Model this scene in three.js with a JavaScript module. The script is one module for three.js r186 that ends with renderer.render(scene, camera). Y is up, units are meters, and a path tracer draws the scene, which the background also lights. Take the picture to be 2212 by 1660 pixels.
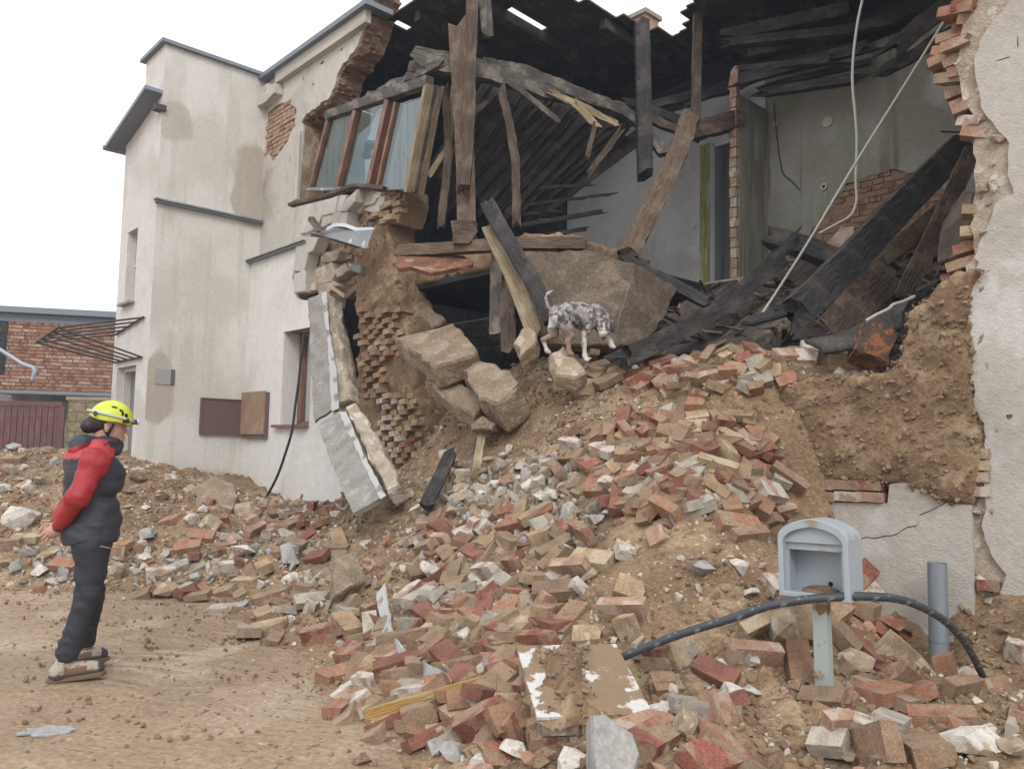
import * as THREE from 'three';
import { ConvexGeometry } from 'three/addons/geometries/ConvexGeometry.js';
import * as BGU from 'three/addons/utils/BufferGeometryUtils.js';

// ---------- camera, sky, sun, exposure ----------
const scene = new THREE.Scene();
const camera = new THREE.PerspectiveCamera(50.77, 1024 / 768, 0.05, 400);
camera.position.set(0, 1.5, 0);
camera.rotation.order = 'YXZ';
camera.rotation.set(0.0793, 0, 0.02);
camera.updateMatrixWorld(true);
scene.add(camera);
const renderer = new THREE.WebGLRenderer({ antialias: true });
renderer.toneMapping = THREE.LinearToneMapping;
renderer.toneMappingExposure = 1.42;
renderer.shadowMap.enabled = true;
{ // bright, even overcast
  const w = 64, h = 32, a = new Float32Array(w * h * 4);
  for (let j = 0; j < h; j++) for (let i = 0; i < w; i++) {
    const el = Math.max(0, Math.sin((j + 0.5) / h * Math.PI - Math.PI / 2)), k = 0.95 + 0.2 * el, p = (j * w + i) * 4;
    a[p] = 1.0 * k; a[p + 1] = 1.0 * k; a[p + 2] = 1.02 * k; a[p + 3] = 1;
  }
  const t = new THREE.DataTexture(a, w, h, THREE.RGBAFormat, THREE.FloatType);
  t.mapping = THREE.EquirectangularReflectionMapping; t.magFilter = THREE.LinearFilter; t.minFilter = THREE.LinearFilter; t.needsUpdate = true;
  scene.background = t; scene.environment = t;
}
const sun = new THREE.DirectionalLight(0xfffaf2, 1.0);
sun.position.set(2, 17, 13); sun.target.position.set(1, 0, -8); sun.castShadow = true; sun.shadow.radius = 45;
sun.shadow.mapSize.set(2048, 2048);
Object.assign(sun.shadow.camera, { left: -18, right: 18, top: 18, bottom: -18, near: 1, far: 60 });
scene.add(sun, sun.target);

scene.fog = new THREE.FogExp2(0xd3dff2, 0.0021); // thin fog added to imitate lens veil over the dark rooms

// ---------- helpers ----------
const V = (x, y, z) => new THREE.Vector3(x, y, z);
let seed = 7;
const rnd = () => { seed = (seed * 1664525 + 1013904223) >>> 0; return seed / 4294967296; };
const rr = (a, b) => a + (b - a) * rnd();
const pick = a => a[Math.floor(rnd() * a.length)];
const clamp = (x, a = 0, b = 1) => Math.min(b, Math.max(a, x));
const sm = (a, b, x) => { x = clamp((x - a) / (b - a)); return x * x * (3 - 2 * x); };
const mix = (a, b, t) => a + (b - a) * t;
const PT = new Uint8Array(1024), PF = new Float32Array(256);
{ const q = [...Array(256).keys()]; for (let i = 255; i > 0; i--) { const j = Math.floor(rnd() * (i + 1)); [q[i], q[j]] = [q[j], q[i]]; } for (let i = 0; i < 1024; i++) PT[i] = q[i & 255]; for (let i = 0; i < 256; i++) PF[i] = rnd(); }
function n3(x, y, z) {
  const X = Math.floor(x), Y = Math.floor(y), Z = Math.floor(z); x -= X; y -= Y; z -= Z;
  const u = x * x * (3 - 2 * x), v = y * y * (3 - 2 * y), w = z * z * (3 - 2 * z), a = X & 255, b = Y & 255, c = Z & 255;
  const A = PT[a], B = PT[(a + 1) & 255], aa = PT[A + b], ab = PT[A + ((b + 1) & 255)], ba = PT[B + b], bb = PT[B + ((b + 1) & 255)], c1 = (c + 1) & 255;
  const f = k => { const p = PF[PT[aa + k]], q = PF[PT[ba + k]], r = PF[PT[ab + k]], s = PF[PT[bb + k]]; const m = p + (q - p) * u; return m + (r + (s - r) * u - m) * v; };
  const f0 = f(c); return f0 + (f(c1) - f0) * w;
}
function n2(x, y, k, per) {
  const X = Math.floor(x), Y = Math.floor(y); x -= X; y -= Y;
  const u = x * x * (3 - 2 * x), v = y * y * (3 - 2 * y), a = ((X % per) + per) % per, b = ((Y % per) + per) % per, a1 = (a + 1) % per, b1 = (b + 1) % per;
  const A = PT[(a & 255) + k], B = PT[(a1 & 255) + k], p = PF[PT[A + (b & 255)]], q = PF[PT[B + (b & 255)]], r = PF[PT[A + (b1 & 255)]], s = PF[PT[B + (b1 & 255)]];
  const m = p + (q - p) * u; return m + (r + (s - r) * u - m) * v;
}
const fbm = (x, y, z, o = 4) => { let s = 0, a = 0.5, t = 0; for (let i = 0; i < o; i++) { s += a * n3(x, y, z + i * 7.3); t += a; a *= 0.5; x *= 2.03; y *= 2.03; z *= 2.03; } return s / t; };
const tf = (x, y, k, per, o = 5) => { let s = 0, a = 0.5, t = 0; for (let i = 0; i < o; i++) { s += a * n2(x * per, y * per, k + i * 37, per); t += a; a *= 0.55; per *= 2; } return s / t; };  // tileable over 0..1

// photograph pixel (2212 x 1660 view) -> ray, and points on real planes
const CAM = camera.position;
function ray(u, v) { return V((u - 1106) / 1750, -(v - 830) / 1750, -1).applyQuaternion(camera.quaternion); }
const at = (u, v, depth) => { const r = ray(u, v); return r.multiplyScalar(depth / -r.z).add(CAM); };
// house frame: s along the facade, h up, d into the house
const TH = -0.8255, CO = V(-4.48, 0, -14), SD = V(Math.cos(TH), 0, -Math.sin(TH)), OD = V(Math.sin(TH), 0, Math.cos(TH));
const W = (s, h, d) => V(CO.x + SD.x * s - OD.x * d, h, CO.z + SD.z * s - OD.z * d);
const toSD = p => { const q = p.clone().sub(CO); return [q.dot(SD), p.y, -q.dot(OD)]; };
function onD(u, v, d) { const r = ray(u, v), o = CAM.clone().sub(CO); const t = (-d - o.dot(OD)) / r.dot(OD); return r.multiplyScalar(t).add(CAM); }
function onS(u, v, s) { const r = ray(u, v), o = CAM.clone().sub(CO); const t = (s - o.dot(SD)) / r.dot(SD); return r.multiplyScalar(t).add(CAM); }
const onG = (u, v, h = 0) => { const r = ray(u, v); return r.multiplyScalar((h - CAM.y) / r.y).add(CAM); };
const sh = (u, v, d = 0) => { const q = toSD(onD(u, v, d)); return [q[0], q[1]]; };

const used = {};
function numbered(n) { used[n] = (used[n] || 0) + 1; return used[n] === 1 ? n : n + '_' + String(used[n] - 1).padStart(3, '0'); }
function part(name, geo, mat, parent) { const m = new THREE.Mesh(geo, mat); m.name = name; m.castShadow = m.receiveShadow = true; parent.add(m); return m; }
function thing(name, label, category, group) { const o = new THREE.Group(); o.name = numbered(name); o.userData = { label, category }; if (group) o.userData.group = group; scene.add(o); return o; }
function single(name, geo, mat, label, category, group) { const m = part(numbered(name), geo, mat, scene); m.userData = { label, category }; if (group) m.userData.group = group; return m; }
function anchor(o) { // move the origin of a thing to its base
  o.updateMatrixWorld(true);
  const b = new THREE.Box3().setFromObject(o), p = V((b.min.x + b.max.x) / 2, b.min.y, (b.min.z + b.max.z) / 2);
  if (o.isMesh) o.geometry.translate(-p.x, -p.y, -p.z); else for (const c of o.children) c.position.sub(p);
  o.position.copy(p); return o;
}
const HOUSE = o => { o.position.copy(CO); o.rotation.y = TH; return o; };  // local (s, h, -d)

function boxUV(g, k = 1, off = 0) { // uv in metres from the dominant side
  g = g.index ? g.toNonIndexed() : g;
  const p = g.attributes.position, uv = new Float32Array(p.count * 2), a = V(), b = V(), c = V();
  for (let i = 0; i < p.count; i += 3) {
    a.fromBufferAttribute(p, i); b.fromBufferAttribute(p, i + 1); c.fromBufferAttribute(p, i + 2);
    const n = b.clone().sub(a).cross(c.clone().sub(a)), x = Math.abs(n.x), y = Math.abs(n.y), z = Math.abs(n.z);
    [a, b, c].forEach((q, j) => { const [U, T] = y >= x && y >= z ? [q.x, q.z] : x >= z ? [q.z, q.y] : [q.x, q.y]; uv[(i + j) * 2] = U * k + off; uv[(i + j) * 2 + 1] = T * k + off * 0.7; });
  }
  g.setAttribute('uv', new THREE.BufferAttribute(uv, 2)); return g;
}
const merge = gs => BGU.mergeGeometries(gs.map(g => { g = g.index ? g.toNonIndexed() : g.clone(); for (const k of Object.keys(g.attributes)) if (!['position', 'normal', 'uv'].includes(k)) g.deleteAttribute(k); return g; }));
function creased(g, ang = 0.5) { return BGU.toCreasedNormals(g, ang); }
function jag(pts, amp = 0.05, step = 0.1) { // roughen a polyline [s,h]
  const out = [];
  for (let i = 0; i < pts.length - 1; i++) {
    const [a, b] = pts[i], [c, d] = pts[i + 1], L = Math.hypot(c - a, d - b), n = Math.max(1, Math.round(L / step));
    for (let k = 0; k < n; k++) { const t = k / n, e = (i || k) ? (rnd() - 0.5) * 2 * amp : 0; out.push([a + (c - a) * t - (d - b) / L * e, b + (d - b) * t + (c - a) / L * e]); }
  }
  out.push(pts[pts.length - 1]); return out;
}
function shapeOf(pts, holes = []) { const s = new THREE.Shape(pts.map(p => new THREE.Vector2(p[0], p[1]))); for (const h of holes) s.holes.push(new THREE.Path(h.map(p => new THREE.Vector2(p[0], p[1])))); return s; }
// a wall leaf in the house frame whose front lies at d and which is t thick
function leaf(pts, d, t, holes) { const g = new THREE.ExtrudeGeometry(shapeOf(pts, holes), { depth: t, bevelEnabled: false }); g.translate(0, 0, -d - t); return g; }
const bx = (x0, x1, y0, y1, z0, z1) => { const g = new THREE.BoxGeometry(x1 - x0, y1 - y0, z1 - z0); g.translate((x0 + x1) / 2, (y0 + y1) / 2, (z0 + z1) / 2); return g; };
const sb = (s0, s1, h0, h1, d0, d1) => bx(s0, s1, h0, h1, -d1, -d0); // box in the house frame

// ---------- procedural materials ----------
const TEX = {};
function dtex(key, n, fn, srgb = true) { // fn(x,y) -> [r,g,b] 0..1 sRGB
  if (TEX[key]) return TEX[key];
  const a = new Uint8Array(n * n * 4);
  for (let j = 0; j < n; j++) for (let i = 0; i < n; i++) { const c = fn(i / n, j / n), p = (j * n + i) * 4; a[p] = clamp(c[0]) * 255; a[p + 1] = clamp(c[1]) * 255; a[p + 2] = clamp(c[2]) * 255; a[p + 3] = 255; }
  const t = new THREE.DataTexture(a, n, n, THREE.RGBAFormat);
  t.wrapS = t.wrapT = THREE.RepeatWrapping; t.magFilter = THREE.LinearFilter; t.minFilter = THREE.LinearMipmapLinearFilter; t.generateMipmaps = true;
  if (srgb) t.colorSpace = THREE.SRGBColorSpace; t.needsUpdate = true; return TEX[key] = t;
}
const S = l => l <= 0.0031308 ? l * 12.92 : 1.055 * Math.pow(l, 1 / 2.4) - 0.055; // linear -> sRGB
const lin = (r, g, b) => [S(r), S(g), S(b)];
const lerp3 = (a, b, t) => [mix(a[0], b[0], t), mix(a[1], b[1], t), mix(a[2], b[2], t)];
const rep = (t, k) => { const c = t.clone(); c.repeat.set(k, k); c.needsUpdate = true; return c; };
function std(o) { return new THREE.MeshStandardMaterial({ roughness: 0.95, metalness: 0, ...o }); }
const bumpGrain = dtex('bg', 512, (x, y) => { const v = 0.55 * tf(x, y, 3, 8, 5) + 0.45 * tf(x, y, 9, 64, 3); return [v, v, v]; }, false);
// a mottled mineral surface: size = metres per tile
function mottled(key, n, size, a, b, c, opt = {}) {
  const { patch = 0.62, speck = 0.0, bump = 0.006, rough = 0.95, per = 5, edge = 0.08 } = opt;
  const t = dtex(key, n, (x, y) => {
    let col = lerp3(a, b, sm(0.3, 0.7, tf(x, y, 1, per, 6)));
    col = lerp3(col, c, sm(patch - edge, patch + edge, tf(x, y, 23, per + 2, 6)));
    const g = (tf(x, y, 41, 60, 3) - 0.5) * 0.16; col = col.map(q => q + g);
    if (speck && tf(x, y, 77, 90, 2) > 1 - speck) col = col.map(q => q * 0.72);
    return col;
  });
  return std({ map: rep(t, 1 / size), bumpMap: rep(bumpGrain, 1 / Math.min(size, 0.9)), bumpScale: bump, roughness: rough });
}
// ---------- materials ----------
function plaster(key, n, size, base, dirt, pale, o = {}) {
  const t = dtex(key, n, (x, y) => {
    let c = lerp3(base, dirt, sm(0.42, 0.75, tf(x, y, 2, 4, 6)) * (o.d ?? 0.8));
    c = lerp3(c, pale, sm(0.58, 0.72, tf(x, y, 31, 6, 5)) * (o.p ?? 0.6));
    const st = tf(x, y * 0.25, 55, 24, 3); if (o.streak) c = lerp3(c, dirt, sm(0.55, 0.8, st) * o.streak * sm(0.35, 0.6, tf(x, y, 61, 3, 3)));
    const k = Math.abs(tf(x, y, 88, 5, 5) - 0.5); if (o.crack && k < 0.006 && tf(x, y, 90, 3, 2) > 0.5) c = c.map(q => q * 0.62);
    const g = (tf(x, y, 41, 70, 3) - 0.5) * 0.07; return c.map(q => q + g);
  });
  return std({ map: rep(t, 1 / size), bumpMap: rep(bumpGrain, 1 / 0.8), bumpScale: o.bump ?? 0.006, roughness: 0.93 });
}
const M = {};
M.upper = plaster('pu', 768, 4, lin(0.50, 0.475, 0.435), lin(0.31, 0.285, 0.245), lin(0.60, 0.58, 0.55), { streak: 0.5, bump: 0.012 });
M.lower = plaster('pl', 768, 5, lin(0.66, 0.65, 0.625), lin(0.54, 0.52, 0.485), lin(0.72, 0.71, 0.695), { p: 0.5, streak: 0.4 });
M.wing = plaster('pw', 768, 4, lin(0.60, 0.58, 0.55), lin(0.47, 0.45, 0.41), lin(0.67, 0.655, 0.635), { p: 0.5, streak: 0.5 });
M.right = plaster('pr', 768, 3.1, lin(0.45, 0.42, 0.38), lin(0.34, 0.31, 0.27), lin(0.60, 0.59, 0.58), { p: 0.6, bump: 0.009 });
M.right2 = plaster('pr2', 512, 1.1, lin(0.52, 0.5, 0.475), lin(0.40, 0.37, 0.33), lin(0.24, 0.2, 0.165), { p: 0.5, streak: 0.3 });
M.inner = plaster('pi', 512, 3, lin(0.46, 0.47, 0.47), lin(0.34, 0.335, 0.32), lin(0.52, 0.53, 0.53), { streak: 0.4 });
M.core = mottled('core', 512, 1.1, lin(0.30, 0.205, 0.135), lin(0.21, 0.145, 0.10), lin(0.40, 0.33, 0.26), { bump: 0.016, patch: 0.6 });
M.clay = mottled('clay', 768, 1.4, lin(0.228, 0.15, 0.087), lin(0.162, 0.103, 0.06), lin(0.29, 0.21, 0.132), { bump: 0.014, patch: 0.6, speck: 0.18 });
M.mortar = mottled('mort', 512, 0.8, lin(0.40, 0.34, 0.27), lin(0.30, 0.24, 0.185), lin(0.50, 0.46, 0.40), { bump: 0.015 });
M.nearblack = mottled('nearblack', 512, 1.5, lin(0.020, 0.021, 0.024), lin(0.032, 0.032, 0.035), lin(0.05, 0.046, 0.044), { bump: 0.01, patch: 0.66 });
M.zinc = std({ map: rep(dtex('zinc', 256, (x, y) => { let c = lerp3(lin(0.27, 0.285, 0.295), lin(0.19, 0.2, 0.21), tf(x, y, 5, 4, 5)); return lerp3(c, lin(0.52, 0.53, 0.53), sm(0.66, 0.7, tf(x, y, 15, 5, 5))); }), 1 / 0.6), roughness: 0.62, metalness: 0.35 });
M.coping = std({ color: new THREE.Color(0.19, 0.215, 0.25), roughness: 0.6, metalness: 0.3 });
M.darkpaint = std({ color: new THREE.Color(0.06, 0.045, 0.042), roughness: 0.6 });
M.dark = std({ color: new THREE.Color(0.014, 0.015, 0.017) });
function timber(key, a, b, c, o = {}) { // grain along v
  const t = dtex(key, 512, (x, y) => {
    const w = x + 0.03 * tf(x, y, 4, 3, 3); const g = tf(w * 1, y * 0.12, 7, 40, 3), l = tf(x, y, 19, 4, 5);
    let q = lerp3(a, b, sm(0.3, 0.75, g)); q = lerp3(q, c, sm(0.5, 0.72, l) * (o.c ?? 0.8)); const f = (tf(x, y * 0.2, 33, 90, 2) - 0.5) * 0.12; return q.map(v => v + f);
  });
  const bt = dtex(key + 'b', 256, (x, y) => { const g = tf(x, y * 0.1, 7, 30, 3) * 0.7 + 0.3 * tf(x, y, 3, 20, 3); return [g, g, g]; }, false);
  return std({ map: rep(t, 1 / (o.s ?? 0.7)), bumpMap: rep(bt, 1 / 0.4), bumpScale: o.bump ?? 0.012, roughness: 0.9 });
}
M.wood = timber('w1', lin(0.105, 0.074, 0.054), lin(0.055, 0.04, 0.031), lin(0.165, 0.122, 0.088));
M.plank = timber('w5', lin(0.155, 0.108, 0.077), lin(0.10, 0.07, 0.05), lin(0.20, 0.15, 0.11));
M.pale = timber('w2', lin(0.36, 0.285, 0.19), lin(0.25, 0.19, 0.12), lin(0.44, 0.37, 0.27));
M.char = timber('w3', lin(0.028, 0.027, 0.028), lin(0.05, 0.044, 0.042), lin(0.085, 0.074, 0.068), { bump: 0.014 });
M.grey = timber('w4', lin(0.115, 0.102, 0.088), lin(0.06, 0.053, 0.047), lin(0.23, 0.205, 0.172));
M.brownpaint = std({ map: rep(dtex('bp', 256, (x, y) => lerp3(lin(0.17, 0.085, 0.06), lin(0.26, 0.15, 0.105), sm(0.4, 0.7, tf(x, y, 3, 5, 5)))), 1.2), roughness: 0.55 });
// bricks: several clays, each with clay smears or lime
function brickMat(key, a, b, smear, amt, o = {}) {
  const t = dtex(key, 256, (x, y) => {
    let c = lerp3(a, b, sm(0.3, 0.7, tf(x, y, o.k ?? 3, 4, 5)));
    c = lerp3(c, smear, sm(1 - amt - 0.08, 1 - amt + 0.1, tf(x, y, (o.k ?? 3) + 20, 3, 6)) * 0.93);
    const g = (tf(x, y, 60, 40, 3) - 0.5) * 0.22; c = c.map(q => q + g);
    if (tf(x, y, 70, 24, 2) > 0.82) c = c.map(q => q * 0.6); return c;
  });
  return std({ map: t, bumpMap: rep(bumpGrain, 0.6), bumpScale: 0.006, roughness: 0.95 });
}
const CL = lin(0.285, 0.205, 0.135), LIME = lin(0.50, 0.465, 0.415);
const BM = {
  red: brickMat('b1', lin(0.27, 0.098, 0.068), lin(0.19, 0.075, 0.055), CL, 0.50, { k: 3 }),
  orange: brickMat('b2', lin(0.33, 0.15, 0.093), lin(0.27, 0.125, 0.08), CL, 0.52, { k: 5 }),
  ochre: brickMat('b3', lin(0.35, 0.25, 0.155), lin(0.28, 0.195, 0.12), lin(0.43, 0.345, 0.245), 0.5, { k: 7 }),
  brown: brickMat('b4', lin(0.265, 0.17, 0.108), lin(0.21, 0.132, 0.085), CL, 0.52, { k: 9 }),
  lime: brickMat('b5', lin(0.33, 0.21, 0.155), lin(0.38, 0.28, 0.22), LIME, 0.56, { k: 11 }),
  pink: brickMat('b6', lin(0.37, 0.235, 0.165), lin(0.31, 0.185, 0.13), lin(0.43, 0.35, 0.28), 0.5, { k: 13 }),
};
const SM = {
  white: mottled('s1', 256, 0.5, lin(0.60, 0.57, 0.52), lin(0.50, 0.46, 0.41), lin(0.38, 0.30, 0.22), { patch: 0.64 }),
  grey: mottled('s2', 256, 0.5, lin(0.36, 0.365, 0.37), lin(0.27, 0.275, 0.28), lin(0.38, 0.31, 0.24), { patch: 0.62 }),
  tan: mottled('s3', 256, 0.5, lin(0.36, 0.28, 0.2), lin(0.285, 0.218, 0.15), lin(0.45, 0.385, 0.31), { patch: 0.62 }),
  clod: mottled('s4', 256, 0.5, lin(0.25, 0.172, 0.11), lin(0.19, 0.127, 0.08), lin(0.32, 0.24, 0.16), { patch: 0.6 }),
};
// brick shapes: unit box chipped, 44 triangles
function chipped(k, broken) {
  let g = new THREE.BoxGeometry(1, 1, 1, 3, 2, 2); g.deleteAttribute('normal');
  const p = g.attributes.position, uv = g.attributes.uv;
  for (let i = 0; i < p.count; i++) {
    let x = p.getX(i), y = p.getY(i), z = p.getZ(i);
    const c = (Math.abs(x) > 0.4 ? 1 : 0) + (Math.abs(y) > 0.4 ? 1 : 0) + (Math.abs(z) > 0.4 ? 1 : 0);
    const e = n3(x * 3 + k * 9, y * 3 + 4, z * 3 + 2), f = n3(x * 3 + k * 9 + 50, y * 3, z * 3), h = n3(x * 3 + k * 5, y * 3 + 50, z * 3);
    const am = c === 3 ? (e > 0.72 ? 0.3 : 0.05) : 0.022;
    x *= 1 - am * 0.5 * f; y *= 1 - am * 1.1 * h; z *= 1 - am * 0.8 * e;
    if (broken && x > 0.05) { x -= 0.32 * n3(y * 2 + k, z * 2, k * 3.1) * (x * 2); y *= 1 - 0.18 * f; z *= 1 - 0.16 * h; }
    p.setXYZ(i, x, y, z); uv.setXY(i, uv.getX(i) * 0.9 + k * 0.13, uv.getY(i) * 0.45 + k * 0.29);
  }
  g = g.toNonIndexed(); g.computeVertexNormals(); return creased(g, 0.35);
}
const BRICKS = [0, 1, 2, 3, 4, 5].map(k => chipped(k, false)), HALVES = [10, 11, 12, 13, 14].map(k => chipped(k, true));
const STONES = [...Array(12)].map((_, k) => { // faceted lumps, about unit size
  const pts = []; for (let i = 0; i < 15; i++) { const a = rr(0, 6.283), c = rr(-1, 1), q = Math.sqrt(1 - c * c), r = rr(0.8, 1.05) * 0.5; pts.push(V(Math.cos(a) * q * r * 1.15, c * r * (0.62 + 0.25 * rnd()), Math.sin(a) * q * r)); }
  const g = new ConvexGeometry(pts); g.deleteAttribute('uv'); return boxUV(g, 0.45, k * 0.17);
});
const WALLBRICK = [20, 21, 22].map(k => { let g = new THREE.BoxGeometry(1, 1, 1, 2, 1, 1); g.deleteAttribute('normal'); const p = g.attributes.position, uv = g.attributes.uv; for (let i = 0; i < p.count; i++) { p.setXYZ(i, p.getX(i) * (1 - 0.07 * n3(p.getY(i) * 9 + k, 3, p.getZ(i) * 9)), p.getY(i) * (1 - 0.16 * n3(p.getX(i) * 9 + k, 7, p.getZ(i) * 7)), p.getZ(i)); uv.setXY(i, uv.getX(i) * 0.9 + k * 0.31, uv.getY(i) * 0.35 + k * 0.17); } g = g.toNonIndexed(); g.computeVertexNormals(); return g; });
// inside-polygon test and a bonded field of single bricks on a flat wall; place(x, y, n) maps to the parent's space
const inside = (x, y, P) => { let c = false; for (let i = 0, j = P.length - 1; i < P.length; j = i++) if ((P[i][1] > y) !== (P[j][1] > y) && x < (P[j][0] - P[i][0]) * (y - P[i][1]) / (P[j][1] - P[i][1]) + P[i][0]) c = !c; return c; };
function brickField(parent, poly, mats, put, o = {}) {
  const { L = 0.3, H = 0.078, gap = 0.012, dep = 0.1, skip = 0, half = 0.4, out = 0.012 } = o;
  const xs = poly.map(p => p[0]), ys = poly.map(p => p[1]); let row = 0;
  for (let y = Math.min(...ys); y < Math.max(...ys); y += H, row++) {
    let x = Math.min(...xs) - rr(0, L);
    while (x < Math.max(...xs)) {
      const l = rnd() < half ? L / 2 : L, cx = x + l / 2, cy = y + H / 2; x += l;
      if (!inside(cx, cy, poly) || rnd() < skip) continue;
      const m = new THREE.Mesh(pick(WALLBRICK), pick(mats)); m.name = 'brick'; m.castShadow = m.receiveShadow = true;
      m.scale.set(l - gap, H - gap, dep); put(m, cx, cy, rr(-out, out)); m.rotation.z += rr(-0.012, 0.012); parent.add(m);
    }
  }
}

// ---------- the street ----------
{
  const t = dtex('ground', 1280, (x, y) => {
    let c = lerp3(lin(0.305, 0.222, 0.145), lin(0.25, 0.178, 0.114), sm(0.3, 0.7, tf(x, y, 1, 6, 6)));
    c = lerp3(c, lin(0.35, 0.272, 0.194), sm(0.5, 0.7, tf(x, y, 12, 9, 5)));
    c = lerp3(c, lin(0.32, 0.215, 0.15), sm(0.6, 0.74, tf(x, y, 27, 5, 5)) * 0.6);
    const rut = tf(x * 0.999, y, 35, 6, 2) * 0.5 + tf((x * 2) % 1, (y * 14) % 1, 39, 6, 4) * 0.5;
    c = lerp3(c, lin(0.235, 0.16, 0.105), sm(0.57, 0.68, rut) * 0.8);
    const g = (tf(x, y, 41, 220, 3) - 0.5) * 0.17; c = c.map(q => q + g);
    if (tf(x, y, 71, 110, 2) > 0.80) c = c.map(q => q * 0.7); if (tf(x, y, 75, 170, 2) > 0.87) c = c.map(q => q * 1.25);
    return c;
  });
  const bt = dtex('groundb', 1024, (x, y) => { const v = 0.35 * tf(x, y, 3, 10, 5) + 0.4 * tf((x * 2) % 1, (y * 12) % 1, 39, 6, 5) + 0.25 * tf(x, y, 8, 120, 3); return [v, v, v]; }, false);
  // near sheet with low relief, far sheet flat
  const N = 150, g = new THREE.PlaneGeometry(18, 14, N * 1.3 | 0, N); g.rotateX(-Math.PI / 2); g.translate(-3, 0, -6);
  const p = g.attributes.position, uv = g.attributes.uv;
  for (let i = 0; i < p.count; i++) { const x = p.getX(i), z = p.getZ(i); p.setY(i, (fbm(x * 1.1, z * 3.2, 3, 4) - 0.5) * 0.06 + (fbm(x * 5, z * 12, 8, 3) - 0.5) * 0.036); uv.setXY(i, (x * 0.97 + z * 0.24) / 4.5, (z * 0.97 - x * 0.24) / 4.5); }
  g.computeVertexNormals();
  const near = part('street', g, std({ map: t, bumpMap: bt, bumpScale: 0.03, roughness: 0.82 }), scene); near.userData.kind = 'structure';
  const far = new THREE.PlaneGeometry(260, 260, 1, 1); far.rotateX(-Math.PI / 2); far.translate(0, -0.05, -40);
  const f = part('ground', boxUV(far, 1 / 4.5), std({ map: t, bumpMap: bt, bumpScale: 0.02 }), scene); f.userData.kind = 'structure';
}

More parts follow.
